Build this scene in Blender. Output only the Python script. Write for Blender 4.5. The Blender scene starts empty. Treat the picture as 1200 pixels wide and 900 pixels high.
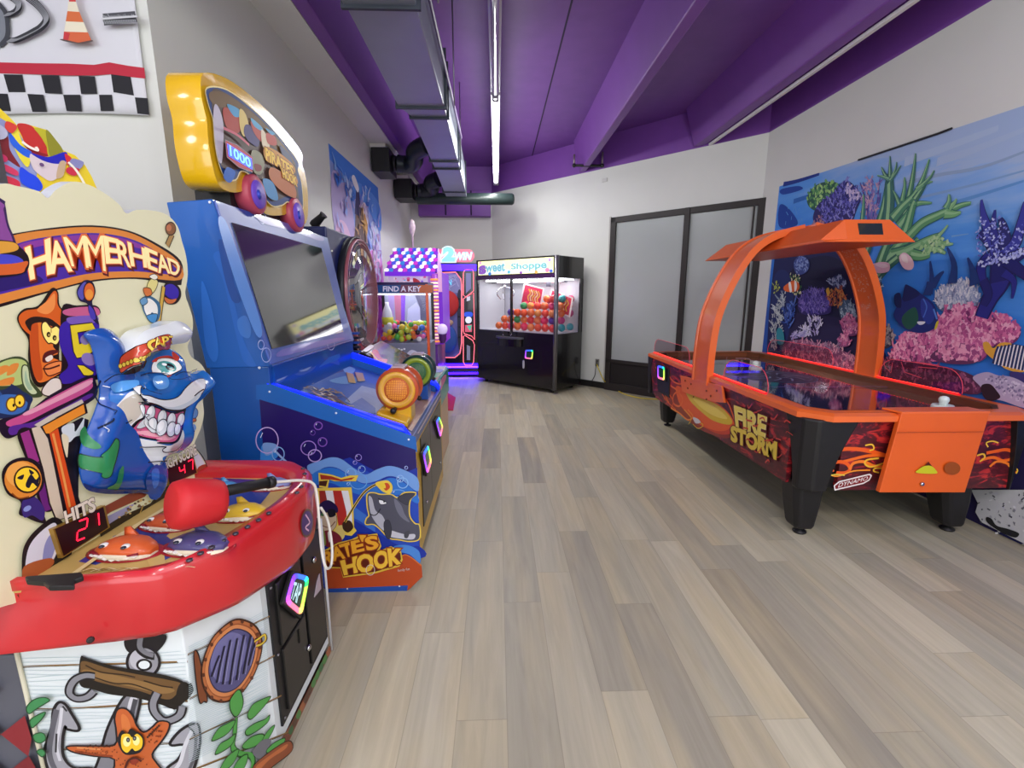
import bpy, bmesh, math, random
from mathutils import Vector, Matrix
from mathutils.geometry import delaunay_2d_cdt, tessellate_polygon
random.seed(7)
PI = math.pi
SC = bpy.context.scene
COL = SC.collection
V = Vector

# ------------------------------------------------------------------ camera and survey
FPX, EYE = 540.0, 1.5
PITCH, YAW = math.radians(11.0035), math.radians(-1.874)
def ray(px, py):
    x, y = px - 600.0, 450.0 - py
    fw = FPX * math.cos(PITCH) + y * math.sin(PITCH)
    up = -FPX * math.sin(PITCH) + y * math.cos(PITCH)
    c, s = math.cos(YAW), math.sin(YAW)
    return V((x * c - fw * s, x * s + fw * c, up))
CAM = V((0, 0, EYE))
def onX(px, py, x): d = ray(px, py); return CAM + d * (x / d.x)
def onY(px, py, y): d = ray(px, py); return CAM + d * (y / d.y)
def onZ(px, py, z): d = ray(px, py); return CAM + d * ((z - EYE) / d.z)

# ------------------------------------------------------------------ materials
def lin(c):
    if isinstance(c, str):
        c = c.lstrip('#'); c = tuple(int(c[i:i + 2], 16) for i in (0, 2, 4))
    r = []
    for v in c[:3]:
        v = v / 255.0
        r.append(v / 12.92 if v <= 0.04045 else ((v + 0.055) / 1.055) ** 2.4)
    return tuple(r) + (1.0,)
MATS = {}
def mat(col, rough=0.5, metal=0.0, emit=0.0, trans=0.0, coat=0.0, var=0.0, scale=8.0, bump=0.0, alpha=1.0, ior=1.45, ecol=None, name=None):
    key = (str(col), rough, metal, emit, trans, coat, var, scale, bump, alpha, ior, str(ecol))
    if key in MATS: return MATS[key]
    m = bpy.data.materials.new(name or 'paint'); m.use_nodes = True
    nt = m.node_tree; b = nt.nodes['Principled BSDF']
    b.inputs['Base Color'].default_value = lin(col)
    b.inputs['Roughness'].default_value = rough
    b.inputs['Metallic'].default_value = metal
    b.inputs['IOR'].default_value = ior
    if trans: b.inputs['Transmission Weight'].default_value = trans
    if coat: b.inputs['Coat Weight'].default_value = coat; b.inputs['Coat Roughness'].default_value = 0.06
    if alpha < 1: b.inputs['Alpha'].default_value = alpha
    if emit:
        b.inputs['Emission Color'].default_value = lin(ecol or col)
        b.inputs['Emission Strength'].default_value = emit
    if var or bump:
        tc = nt.nodes.new('ShaderNodeTexCoord')
        n = nt.nodes.new('ShaderNodeTexNoise'); n.inputs['Scale'].default_value = scale; n.inputs['Detail'].default_value = 5
        nt.links.new(tc.outputs['Object'], n.inputs['Vector'])
        if var:
            r = nt.nodes.new('ShaderNodeMapRange'); r.inputs['To Min'].default_value = 1 - var; r.inputs['To Max'].default_value = 1 + var
            r.inputs['From Min'].default_value = 0.3; r.inputs['From Max'].default_value = 0.7
            mx = nt.nodes.new('ShaderNodeMix'); mx.data_type = 'RGBA'; mx.blend_type = 'MULTIPLY'; mx.inputs['Factor'].default_value = 1
            mx.inputs[6].default_value = lin(col)
            nt.links.new(n.outputs['Fac'], r.inputs['Value']); nt.links.new(r.outputs['Result'], mx.inputs[7])
            nt.links.new(mx.outputs[2], b.inputs['Base Color'])
        if bump:
            bp = nt.nodes.new('ShaderNodeBump'); bp.inputs['Strength'].default_value = bump; bp.inputs['Distance'].default_value = 0.01
            nt.links.new(n.outputs['Fac'], bp.inputs['Height']); nt.links.new(bp.outputs['Normal'], b.inputs['Normal'])
    MATS[key] = m
    return m
def ink(c): return mat(c, rough=0.32, name='printed_ink')
def matte(c): return mat(c, rough=0.6, name='fabric_print')
INK = ink
def glass(col='#ffffff', rough=0.02, alpha=0.12):
    key = ('glass', str(col), rough, alpha)
    if key in MATS: return MATS[key]
    m = bpy.data.materials.new('clear_sheet'); m.use_nodes = True; nt = m.node_tree
    nt.nodes.remove(nt.nodes['Principled BSDF']); out = nt.nodes['Material Output']
    t = nt.nodes.new('ShaderNodeBsdfTransparent'); t.inputs[0].default_value = lin(col)
    g = nt.nodes.new('ShaderNodeBsdfGlossy'); g.inputs['Roughness'].default_value = rough
    lw = nt.nodes.new('ShaderNodeLayerWeight'); lw.inputs['Blend'].default_value = 0.5
    pw = nt.nodes.new('ShaderNodeMath'); pw.operation = 'POWER'; pw.inputs[1].default_value = 4.0; nt.links.new(lw.outputs['Facing'], pw.inputs[0])
    ad = nt.nodes.new('ShaderNodeMath'); ad.operation = 'MULTIPLY_ADD'; ad.inputs[1].default_value = 0.5; ad.inputs[2].default_value = alpha * 0.3; ad.use_clamp = True
    mx = nt.nodes.new('ShaderNodeMixShader')
    nt.links.new(pw.outputs[0], ad.inputs[0]); nt.links.new(ad.outputs[0], mx.inputs[0])
    nt.links.new(t.outputs[0], mx.inputs[1]); nt.links.new(g.outputs[0], mx.inputs[2]); nt.links.new(mx.outputs[0], out.inputs['Surface'])
    MATS[key] = m
    return m

# ------------------------------------------------------------------ scene bookkeeping
WM = {}
def set_tags(o, label=None, cat=None, group=None, kind=None):
    if label: o['label'] = label
    if cat: o['category'] = cat
    if group: o['group'] = group
    if kind: o['kind'] = kind
    return o
def thing(name, label, cat, loc=(0, 0, 0), rz=0.0, group=None):
    o = bpy.data.objects.new(name, None); COL.objects.link(o)
    o.empty_display_size = 0.1
    o.location = loc; o.rotation_euler = (0, 0, rz)
    WM[o] = Matrix.Translation(V(loc)) @ Matrix.Rotation(rz, 4, 'Z')
    return set_tags(o, label, cat, group)
def dup(root, loc, rz=0.0, label=None):
    r = root.copy(); COL.objects.link(r); r.location = loc; r.rotation_euler = (0, 0, rz)
    if label: r['label'] = label
    for ch in list(root.children):
        c = ch.copy(); COL.objects.link(c); c.parent = r
        for g in list(ch.children):
            d = g.copy(); COL.objects.link(d); d.parent = c
    return r

class MB:
    """collects faces; built as one mesh object"""
    def __init__(s, M=None): s.v = []; s.f = []; s.M = M    # M: local frame -> world used for all input
    def pt(s, p):
        p = V(p); s.v.append(s.M @ p if s.M else p); return len(s.v) - 1
    def face(s, pts, m, smooth=False):
        s.f.append(([s.pt(p) for p in pts], m, smooth)); return s
    def mesh(s, pts, faces, m, smooth=False):
        k = [s.pt(p) for p in pts]
        for f in faces: s.f.append(([k[i] for i in f], m, smooth))
        return s
    def box(s, x0, x1, y0, y1, z0, z1, m):
        P = [(x, y, z) for x in (x0, x1) for y in (y0, y1) for z in (z0, z1)]
        return s.mesh(P, [(0, 1, 3, 2), (4, 6, 7, 5), (0, 4, 5, 1), (2, 3, 7, 6), (0, 2, 6, 4), (1, 5, 7, 3)], m)
    def prism(s, pts, d, m, mside=None, smooth_side=False):
        """pts: planar 3D loop, d: extrusion vector"""
        pts = [V(p) for p in pts]; d = V(d); n = len(pts)
        a = [s.pt(p) for p in pts]; b = [s.pt(p + d) for p in pts]
        tr = tessellate_polygon([pts])
        for t in tr:
            s.f.append(([a[i] for i in t], m, False)); s.f.append(([b[i] for i in reversed(t)], m, False))
        for i in range(n):
            j = (i + 1) % n
            s.f.append(([a[i], a[j], b[j], b[i]], mside or m, smooth_side))
        return s
    def loft(s, rings, m, cap=True, smooth=True, close=True):
        ks = [[s.pt(p) for p in r] for r in rings]; n = len(rings[0])
        for a, b in zip(ks, ks[1:]):
            for i in range(n if close else n - 1):
                j = (i + 1) % n; s.f.append(([a[i], a[j], b[j], b[i]], m, smooth))
        if cap:
            s.f.append((list(reversed(ks[0])), m, False)); s.f.append((ks[-1], m, False))
        return s
    def tube(s, path, r, m, n=10, cap=True, rs=None, up=None):
        path = [V(p) for p in path]; rings = []
        t0 = (path[1] - path[0]).normalized()
        u = up or (V((0, 0, 1)) if abs(t0.z) < 0.9 else V((1, 0, 0)))
        nrm = t0.cross(u).normalized()
        for i, p in enumerate(path):
            if i == 0: t = path[1] - path[0]
            elif i == len(path) - 1: t = path[-1] - path[-2]
            else: t = path[i + 1] - path[i - 1]
            t.normalize(); nrm = (nrm - t * nrm.dot(t)).normalized(); bi = t.cross(nrm)
            rr = rs[i] if rs else r
            rings.append([p + (nrm * math.cos(2 * PI * k / n) + bi * math.sin(2 * PI * k / n)) * rr for k in range(n)])
        return s.loft(rings, m, cap)
    def band(s, path, side, thick, m, smooth=True):
        """strip following path, half-width vector 'side', half-thickness vector list or function"""
        rings = []
        for i, p in enumerate(path):
            p = V(p); t = V(path[min(i + 1, len(path) - 1)]) - V(path[max(i - 1, 0)]); t.normalize()
            sd = V(side); nn = t.cross(sd).normalized() * thick
            rings.append([p - sd - nn, p + sd - nn, p + sd + nn, p - sd + nn])
        return s.loft(rings, m, True, False)
    def lathe(s, prof, m, c=(0, 0, 0), axis=(0, 0, 1), n=24, smooth=True):
        ax = V(axis).normalized(); u = ax.orthogonal().normalized(); w = ax.cross(u); c = V(c)
        rings = [[c + ax * h + (u * math.cos(2 * PI * k / n) + w * math.sin(2 * PI * k / n)) * max(r, 1e-5) for k in range(n)] for r, h in prof]
        return s.loft(rings, m, True, smooth)
    def ball(s, c, r, m, n=14, k=8, sc=(1, 1, 1)):
        c = V(c); rings = []
        for i in range(k + 1):
            t = PI * i / k; z = -math.cos(t); q = max(math.sin(t), 1e-4)
            rings.append([c + V((q * math.cos(2 * PI * j / n) * sc[0], q * math.sin(2 * PI * j / n) * sc[1], z * sc[2])) * r for j in range(n)])
        return s.loft(rings, m, False)
    def build(s, name, parent=None, bevel=0.0, seg=2, label=None, cat=None, group=None, kind=None, local=False, normals=True):
        me = bpy.data.meshes.new(name)
        vs = [p.copy() for p in s.v]
        loc = None
        if parent is not None:
            if not local:
                Wi = WM[parent].inverted(); vs = [Wi @ p for p in vs]
        else:
            xs = [p.x for p in vs]; ys = [p.y for p in vs]; zs = [p.z for p in vs]
            loc = V(((min(xs) + max(xs)) / 2, (min(ys) + max(ys)) / 2, min(zs)))
            vs = [p - loc for p in vs]
        ms = []
        for f in s.f:
            if f[1] not in ms: ms.append(f[1])
        me.from_pydata([tuple(p) for p in vs], [], [f[0] for f in s.f])
        for m in ms: me.materials.append(m)
        idx = {m: i for i, m in enumerate(ms)}
        me.polygons.foreach_set('material_index', [idx[f[1]] for f in s.f])
        me.polygons.foreach_set('use_smooth', [f[2] for f in s.f])
        if normals:
            bm = bmesh.new(); bm.from_mesh(me); bmesh.ops.recalc_face_normals(bm, faces=bm.faces); bm.to_mesh(me); bm.free()
        me.update()
        o = bpy.data.objects.new(name, me); COL.objects.link(o)
        if parent is not None: o.parent = parent; WM[o] = WM[parent]
        else: o.location = loc; WM[o] = Matrix.Translation(loc)
        if bevel:
            b = o.modifiers.new('edge_round', 'BEVEL'); b.width = bevel; b.segments = seg; b.limit_method = 'ANGLE'; b.angle_limit = math.radians(40)
            o.data.update()
        return set_tags(o, label, cat, group, kind)

# ------------------------------------------------------------------ curves, text
def spl(pts, closed=True, k=5):
    n = len(pts); out = []
    rng = range(n) if closed else range(n - 1)
    for i in rng:
        if closed: p0, p1, p2, p3 = pts[i - 1], pts[i], pts[(i + 1) % n], pts[(i + 2) % n]
        else: p0, p1, p2, p3 = pts[max(i - 1, 0)], pts[i], pts[i + 1], pts[min(i + 2, n - 1)]
        for j in range(k):
            t = j / k; t2, t3 = t * t, t * t * t
            out.append(tuple(0.5 * (2 * p1[a] + (p2[a] - p0[a]) * t + (2 * p0[a] - 5 * p1[a] + 4 * p2[a] - p3[a]) * t2 + (3 * p1[a] - p0[a] - 3 * p2[a] + p3[a]) * t3) for a in range(len(p1))))
    if not closed: out.append(tuple(pts[-1]))
    return out
TXT = {}
def text_mesh(s, bold=0.0):
    key = (s, bold)
    if key in TXT: return TXT[key]
    cu = bpy.data.curves.new('lettering', 'FONT'); cu.body = s; cu.offset = bold; cu.resolution_u = 3
    ob = bpy.data.objects.new('lettering', cu); COL.objects.link(ob)
    bpy.context.view_layer.update()
    me = bpy.data.meshes.new_from_object(ob.evaluated_get(bpy.context.evaluated_depsgraph_get()))
    vs = [v.co.copy() for v in me.vertices]; fs = [tuple(p.vertices) for p in me.polygons]
    bpy.data.objects.remove(ob); bpy.data.curves.remove(cu); bpy.data.meshes.remove(me)
    TXT[key] = (vs, fs); return TXT[key]
def text_uv(s, bold=0.0):
    base, _ = text_mesh(s, 0.0)
    x0 = min(v.x for v in base); x1 = max(v.x for v in base); y0 = min(v.y for v in base); y1 = max(v.y for v in base)
    vs, fs = text_mesh(s, bold)
    return [((v.x - x0) / (x1 - x0), (v.y - y0) / (y1 - y0)) for v in vs], fs

class Ring:
    """closed plane outline that can report a dome height"""
    def __init__(s, q): s.q = q; s.h = s.base = 0.0; s.fall = 1.0
    def inside(s, x, y):
        r = False; q = s.q
        for i in range(len(q)):
            a, b = q[i], q[i - 1]
            if (a.y > y) != (b.y > y) and x < (b.x - a.x) * (y - a.y) / (b.y - a.y) + a.x: r = not r
        return r
    def dist(s, x, y):
        best = 1e9; q = s.q
        for i in range(len(q)):
            a, b = q[i], q[i - 1]; dx, dy = b.x - a.x, b.y - a.y; L = dx * dx + dy * dy
            t = 0 if L == 0 else max(0, min(1, ((x - a.x) * dx + (y - a.y) * dy) / L)); ex, ey = x - a.x - dx * t, y - a.y - dy * t; best = min(best, ex * ex + ey * ey)
        return math.sqrt(best)
    def height(s, x, y):
        if s.h == 0 or not s.inside(x, y): return s.base
        t = min(s.dist(x, y) / s.fall, 1.0); return s.base + s.h * t * (2 - t)

class Art(MB):
    """print on a plane; outlines are given as survey pixels or as plane coordinates"""
    def __init__(s, P, N, step=0.0002, uv=False, mk=INK, U=None):
        super().__init__(); s.P = V(P); s.N = V(N).normalized(); s.h = step; s.step = step; s.uv = uv; s.mk = mk; s.hf = None; s.rel = None
        s.U = V(U).normalized() if U else V((0, 0, 1)).cross(s.N).normalized()
        s.W = s.N.cross(s.U)
    def at(s, p, h=None):
        h = s.h if h is None else h
        if s.uv: return s.P + s.U * p[0] + s.W * p[1] + s.N * h
        d = ray(p[0], p[1])
        if s.hf and h is s.h:
            g = h + s.hf.base + s.hf.h * .8
            for _ in range(4):
                q = CAM + d * ((s.P + s.N * g - CAM).dot(s.N) / d.dot(s.N)); r = q - s.P; g = s.hf.height(r.dot(s.U), r.dot(s.W)) + h
            return q + s.N * (g - (q - s.P).dot(s.N))
        return CAM + d * ((s.P + s.N * h - CAM).dot(s.N) / d.dot(s.N))
    def m(s, c): return s.mk(c) if isinstance(c, (str, tuple)) else c
    def poly(s, c, pts, smooth=True, k=5, line=None, lw=0.004, h=None):
        if smooth: pts = spl(pts, True, k)
        s.h += s.step
        if s.hf:
            s._mesh2(pts, .009, s.hf, s.m(c), s.h)
            if line: s.stroke(line, pts, lw, True, False)
            return s
        P = [s.at(p, h) for p in pts]
        idx = [s.pt(p) for p in P]; mm = s.m(c)
        flat = [V(((p - s.P).dot(s.U), (p - s.P).dot(s.W), 0)) for p in P]
        for t in tessellate_polygon([flat]): s.f.append(([idx[i] for i in t], mm, False))
        if line: s.stroke(line, pts, lw, True, False)
        return s
    def stroke(s, c, pts, w, closed=False, smooth=True, k=5, w2=None, h=None):
        """w metres wide"""
        if smooth: pts = spl(pts, closed, k)
        s.h += s.step
        P = [s.at(p, h) for p in pts]; n = len(P); L = []; R = []
        for i in range(n):
            a = P[(i - 1) % n] if (closed or i > 0) else P[i]; b = P[(i + 1) % n] if (closed or i < n - 1) else P[i]
            t = (b - a)
            if t.length < 1e-9: t = s.U.copy()
            q = s.N.cross(t.normalized())
            ww = w if w2 is None else w + (w2 - w) * i / max(n - 1, 1)
            L.append(s.pt(P[i] + q * ww / 2)); R.append(s.pt(P[i] - q * ww / 2))
        mm = s.m(c)
        for i in range(n if closed else n - 1):
            j = (i + 1) % n; s.f.append(([L[i], L[j], R[j], R[i]], mm, False))
        return s
    def ell(s, c, cx, cy, rx, ry=None, rot=0.0, line=None, lw=0.004, n=24):
        ry = ry or rx; a = math.radians(rot)
        pts = [(cx + rx * math.cos(t) * math.cos(a) - ry * math.sin(t) * math.sin(a), cy + rx * math.cos(t) * math.sin(a) + ry * math.sin(t) * math.cos(a)) for t in [2 * PI * i / n for i in range(n)]]
        if c is not None: s.poly(c, pts, False)
        if line: s.stroke(line, pts, lw, True, False)
        return s
    def text(s, c, txt, tl, tr, br, bl, bold=0.02, arch=0.0, out=None, ob=0.05):
        """letters stretched over the quad; arch lifts the middle"""
        for cc, b in (((out, ob),) if out else ()) + ((c, bold),):
            uv, fs = text_uv(txt, b); s.h += s.step
            ks = []
            for u, v in uv:
                a = [tl[i] + (tr[i] - tl[i]) * u for i in (0, 1)]; d = [bl[i] + (br[i] - bl[i]) * u for i in (0, 1)]
                x = d[0] + (a[0] - d[0]) * v; y = d[1] + (a[1] - d[1]) * v - arch * 4 * u * (1 - u)
                ks.append(s.pt(s.at((x, y))))
            mm = s.m(cc)
            for f in fs: s.f.append(([ks[i] for i in f], mm, False))
        return s
    def _mesh2(s, pts, cell, hf, mm, up=0.0):
        P3 = [s.at(p, 0 if not s.hf else None) for p in pts]
        q = [V(((p - s.P).dot(s.U), (p - s.P).dot(s.W))) for p in P3]; n = len(q); R = Ring(q)
        co = list(q); x = min(p.x for p in q) + cell / 2; row = 0; x1 = max(p.x for p in q); y0 = min(p.y for p in q); y1 = max(p.y for p in q)
        while x < x1:
            y = y0 + (cell / 2 if row % 2 else cell)
            while y < y1:
                if R.inside(x, y) and R.dist(x, y) > cell * .35: co.append(V((x, y)))
                y += cell
            x += cell * .87; row += 1
        res = delaunay_2d_cdt(co, [], [list(range(n))], 1, 1e-6)
        pid = [s.pt(s.P + s.U * p.x + s.W * p.y + s.N * ((hf or R).height(p.x, p.y) + up)) for p in res[0]] if hf or s.rel is None else []
        for f in res[2]: s.f.append(([pid[i] for i in f], mm, True))
        return q, R
    def relief(s, col, pts, height, cell=0.012, fall=0.05, base=0.0, smooth=True, k=5):
        """vacuum formed shape: domed over the outline, height in metres"""
        if smooth: pts = spl(pts, True, k)
        P3 = [s.at(p, 0) for p in pts]; R = Ring([V(((p - s.P).dot(s.U), (p - s.P).dot(s.W))) for p in P3]); R.h, R.fall, R.base = height, fall, base
        mm = s.m(col); q, _ = s._mesh2(pts, cell, R, mm); n = len(q)
        if base > 0.001:
            lo = [s.pt(s.P + s.U * p.x + s.W * p.y) for p in q]; hi = [s.pt(s.P + s.U * p.x + s.W * p.y + s.N * base) for p in q]
            for i in range(n): j = (i + 1) % n; s.f.append(([lo[i], lo[j], hi[j], hi[i]], mm, True))
        return R
    def done(s, name, parent=None, **kw): return s.build(name, parent, normals=False, **kw)
# ------------------------------------------------------------------ camera, light
cam = bpy.data.cameras.new('camera'); camo = bpy.data.objects.new('camera', cam); COL.objects.link(camo)
camo.location = CAM; camo.rotation_euler = (PI / 2 - PITCH, 0, YAW)
cam.sensor_width = 36; cam.lens = FPX / 1200 * 36; cam.clip_start = 0.02; cam.clip_end = 100
SC.camera = camo
SC.view_settings.view_transform = 'Standard'; SC.view_settings.look = 'None'; SC.view_settings.gamma = 1; SC.view_settings.exposure = -0.12
try: SC.view_settings.use_curve_mapping = False
except Exception: pass
w = bpy.data.worlds.new('daylight'); SC.world = w; w.use_nodes = True
w.node_tree.nodes['Background'].inputs[0].default_value = (0.82, 0.9, 1.0, 1); w.node_tree.nodes['Background'].inputs[1].default_value = 1.1

XL, XR, YB, YN = -1.6, 3.2, 9.15, -5.0
PAINT = 3.36; DECK = 3.82
CR, CB = V((3.2, 5.75, 0)), V((-0.08, 9.15, 0))            # ends of the slanted wall
ND = V((-(CB - CR).y, (CB - CR).x, 0)).normalized()
if ND.y > 0: ND = -ND                                      # slanted wall normal, into the room
UD = (CR - CB).normalized()

# ---- materials of the shell
def floor_mat():
    m = bpy.data.materials.new('vinyl_plank'); m.use_nodes = True; nt = m.node_tree; N = nt.nodes; L = nt.links; b = N['Principled BSDF']
    tc = N.new('ShaderNodeTexCoord'); sp = N.new('ShaderNodeSeparateXYZ'); L.new(tc.outputs['Object'], sp.inputs[0])
    def mth(op, a, b2=None, c=None):
        n = N.new('ShaderNodeMath'); n.operation = op
        for i, q in enumerate((a, b2, c)):
            if q is None: continue
            if isinstance(q, (int, float)): n.inputs[i].default_value = q
            else: L.new(q, n.inputs[i])
        return n.outputs[0]
    xw = mth('DIVIDE', sp.outputs['X'], 0.182); row = mth('FLOOR', xw)
    wn = N.new('ShaderNodeTexWhiteNoise'); wn.noise_dimensions = '1D'; L.new(row, wn.inputs['W'])
    yl = mth('ADD', mth('DIVIDE', sp.outputs['Y'], 1.22), mth('MULTIPLY', wn.outputs['Value'], 7.0)); pid = mth('FLOOR', yl)
    cv = N.new('ShaderNodeCombineXYZ'); L.new(row, cv.inputs[0]); L.new(pid, cv.inputs[1])
    w2 = N.new('ShaderNodeTexWhiteNoise'); w2.noise_dimensions = '3D'; L.new(cv.outputs[0], w2.inputs['Vector'])
    ramp = N.new('ShaderNodeValToRGB'); ramp.color_ramp.interpolation = 'LINEAR'
    cols = ['#a09b88', '#b7b19a', '#a9a490', '#c6bfa5', '#948f80', '#b4ae96']
    e = ramp.color_ramp.elements; e[0].color = lin(cols[0]); e[1].color = lin(cols[-1])
    for i in range(1, 5): q = e.new(i / 5); q.color = lin(cols[i])
    L.new(w2.outputs['Value'], ramp.inputs[0])
    # long grain, shifted per plank
    g = N.new('ShaderNodeCombineXYZ')
    L.new(mth('MULTIPLY', sp.outputs['X'], 26.0), g.inputs[0]); L.new(mth('MULTIPLY', sp.outputs['Y'], 1.7), g.inputs[1]); L.new(mth('MULTIPLY', w2.outputs['Value'], 40.0), g.inputs[2])
    n1 = N.new('ShaderNodeTexNoise'); n1.inputs['Scale'].default_value = 1.0; n1.inputs['Detail'].default_value = 6; n1.inputs['Roughness'].default_value = 0.6; n1.inputs['Distortion'].default_value = 0.6
    L.new(g.outputs[0], n1.inputs['Vector'])
    g2 = N.new('ShaderNodeCombineXYZ')
    L.new(mth('MULTIPLY', sp.outputs['X'], 7.0), g2.inputs[0]); L.new(mth('MULTIPLY', sp.outputs['Y'], 0.9), g2.inputs[1]); L.new(mth('MULTIPLY', w2.outputs['Value'], 90.0), g2.inputs[2])
    n2 = N.new('ShaderNodeTexNoise'); n2.inputs['Scale'].default_value = 1.0; n2.inputs['Detail'].default_value = 2; L.new(g2.outputs[0], n2.inputs['Vector'])
    r1 = N.new('ShaderNodeMapRange'); r1.inputs['From Min'].default_value = .25; r1.inputs['From Max'].default_value = .75; r1.inputs['To Min'].default_value = .84; r1.inputs['To Max'].default_value = 1.12
    L.new(n1.outputs['Fac'], r1.inputs['Value'])
    mx0 = N.new('ShaderNodeMix'); mx0.data_type = 'RGBA'; L.new(n2.outputs['Fac'], mx0.inputs['Factor'])
    rr = N.new('ShaderNodeMapRange'); rr.inputs['From Min'].default_value = .42; rr.inputs['From Max'].default_value = .68; rr.inputs['To Max'].default_value = .55; L.new(n2.outputs['Fac'], rr.inputs['Value'])
    L.new(rr.outputs[0], mx0.inputs['Factor']); L.new(ramp.outputs[0], mx0.inputs[6]); mx0.inputs[7].default_value = lin('#c2b38e')
    mx = N.new('ShaderNodeMix'); mx.data_type = 'RGBA'; mx.blend_type = 'MULTIPLY'; mx.inputs['Factor'].default_value = 1
    L.new(mx0.outputs[2], mx.inputs[6]); L.new(r1.outputs[0], mx.inputs[7])
    # seams
    fx = mth('FRACT', xw); fy = mth('FRACT', yl)
    sx = mth('LESS_THAN', mth('MINIMUM', fx, mth('SUBTRACT', 1.0, fx)), 0.008); sy = mth('LESS_THAN', mth('MINIMUM', fy, mth('SUBTRACT', 1.0, fy)), 0.0012)
    sm = mth('MULTIPLY', mth('MAXIMUM', sx, sy), 0.3)
    mx2 = N.new('ShaderNodeMix'); mx2.data_type = 'RGBA'; L.new(sm, mx2.inputs['Factor']); L.new(mx.outputs[2], mx2.inputs[6]); mx2.inputs[7].default_value = lin('#5d574e')
    L.new(mx2.outputs[2], b.inputs['Base Color'])
    b.inputs['Roughness'].default_value = 0.42; b.inputs['Specular IOR Level'].default_value = 0.35
    bp = N.new('ShaderNodeBump'); bp.inputs['Strength'].default_value = 0.12; bp.inputs['Distance'].default_value = 0.003; L.new(n1.outputs['Fac'], bp.inputs['Height']); L.new(bp.outputs['Normal'], b.inputs['Normal'])
    return m
WALL = mat('#d9dad4', 0.75, var=0.015, scale=2.5, bump=0.04, name='wall_paint')
PURP = mat('#7a479e', 0.5, var=0.05, scale=3, bump=0.05, name='purple_paint')
PURP2 = mat('#724494', 0.5, var=0.06, scale=5, name='purple_deck_paint')
DUCTM = mat('#8d94a0', 0.4, 0.45, var=0.04, scale=4, name='galvanised_sheet')
BLK = mat('#1b1a1c', 0.45, name='black_plastic')
BLKG = mat('#141416', 0.12, coat=0.6, name='black_gloss')
DKGREY = mat('#2b2a2a', 0.5, name='dark_frame')
CHROME = mat('#c8c8cc', 0.18, 1.0, name='chrome')
STEEL = mat('#8c8c90', 0.35, 0.9, name='steel')

# ---- floor, walls, ceiling
XF = -4.6
MB().box(XF, XR, YN, YB, -0.06, 0, floor_mat()).build('floor', kind='structure')
YC = 2.47                                                    # where the left wall turns away behind the first machine
MB().box(XL - 0.12, XL, YC, YB, 0, DECK, WALL).build('wall_left', kind='structure')
MB().box(XF, XL - 0.12, YC, YC + 0.12, 0, DECK, WALL).build('wall_left_return', kind='structure')
MB().box(XF - 0.12, XF, YN, YC + 0.12, 0, DECK, WALL).build('wall_far_left', kind='structure')
b = MB(); b.box(XL, CB.x + 0.1, YB, YB + 0.12, 0, 3.2, WALL); b.box(XL, CB.x + 0.1, YB, YB + 0.12, 3.2, DECK, PURP); b.build('wall_back', kind='structure')
b = MB(); b.box(XR, XR + 0.12, YN, CR.y + 0.1, 0, PAINT, WALL); b.box(XR, XR + 0.12, YN, CR.y + 0.1, PAINT, DECK, PURP); b.build('wall_right', kind='structure')
b = MB()
for z0, z1, m in ((0, PAINT, WALL), (PAINT, DECK, PURP)):
    b.prism([CR + V((0, 0, z0)), CB + V((0, 0, z0)), CB - ND * 0.12 + V((0, 0, z0)), CR - ND * 0.12 + V((0, 0, z0))], (0, 0, z1 - z0), m)
b.build('wall_slanted', kind='structure')
# street side behind the camera: wall with a wide shop window opening
b = MB(); b.box(XF, XR, YN - 0.12, YN, 2.9, DECK, WALL); b.box(XF, XR, YN - 0.12, YN, 0, 0.35, WALL); b.box(XF, XF + 0.3, YN - 0.12, YN, .35, 2.9, WALL); b.box(XR - 0.3, XR, YN - 0.12, YN, .35, 2.9, WALL); b.build('wall_front', kind='structure')
# concrete tee ceiling painted purple
b = MB(); b.box(XF, XR, YN, YB, DECK, DECK + 0.1, PURP2)
b.build('ceiling', kind='structure')
def stem(xa, xb, xc, xd, name, y1=YB):
    bb = MB(); bb.prism([(xa, YN, DECK + .01), (xb, YN, PAINT + .015), (xc, YN, PAINT + .015), (xd, YN, DECK + .01)], (0, y1 - YN, 0), PURP); return bb.build(name, kind='structure', bevel=0.012)
def slant_y(x): t = (CR.x - x) / (CR.x - CB.x); return CR.y + t * (CB.y - CR.y)
stem(1.2, 1.305, 1.40, 1.52, 'trim_1', slant_y(1.35))
stem(2.42, 2.56, 2.68, 2.82, 'trim_2', slant_y(2.62))
stem(-1.328, -1.326, -1.22, -1.15, 'trim_3')
MB().box(XL, -1.33, YC, YB, 3.38, DECK, WALL).build('trim_8', kind='structure')
SEAM = mat('#2a1540', 0.7, name='dark_joint')  # dark purple of the deck seams and bulkhead joints
b = MB()
for x in (0.62, -0.62): b.box(x - 0.008, x + 0.008, YN, slant_y(x) if x > 0 else YB, DECK - 0.004, DECK + .02, SEAM)
b.build('trim_4', kind='structure')
# purple bulkhead at the back wall, three bays
b = MB(); x0 = onY(490, 245, 8.95).x; x1 = -0.1; zb = onY(530, 253, 8.95).z
b.box(x0, x1, 8.95, YB, zb, PAINT, PURP)
for px in (522, 552): x = onY(px, 245, 8.9).x; b.box(x - 0.012, x + 0.012, 8.93, 9.0, zb + .01, PAINT, SEAM)
b.build('trim_5', kind='structure', bevel=0.008)
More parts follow.
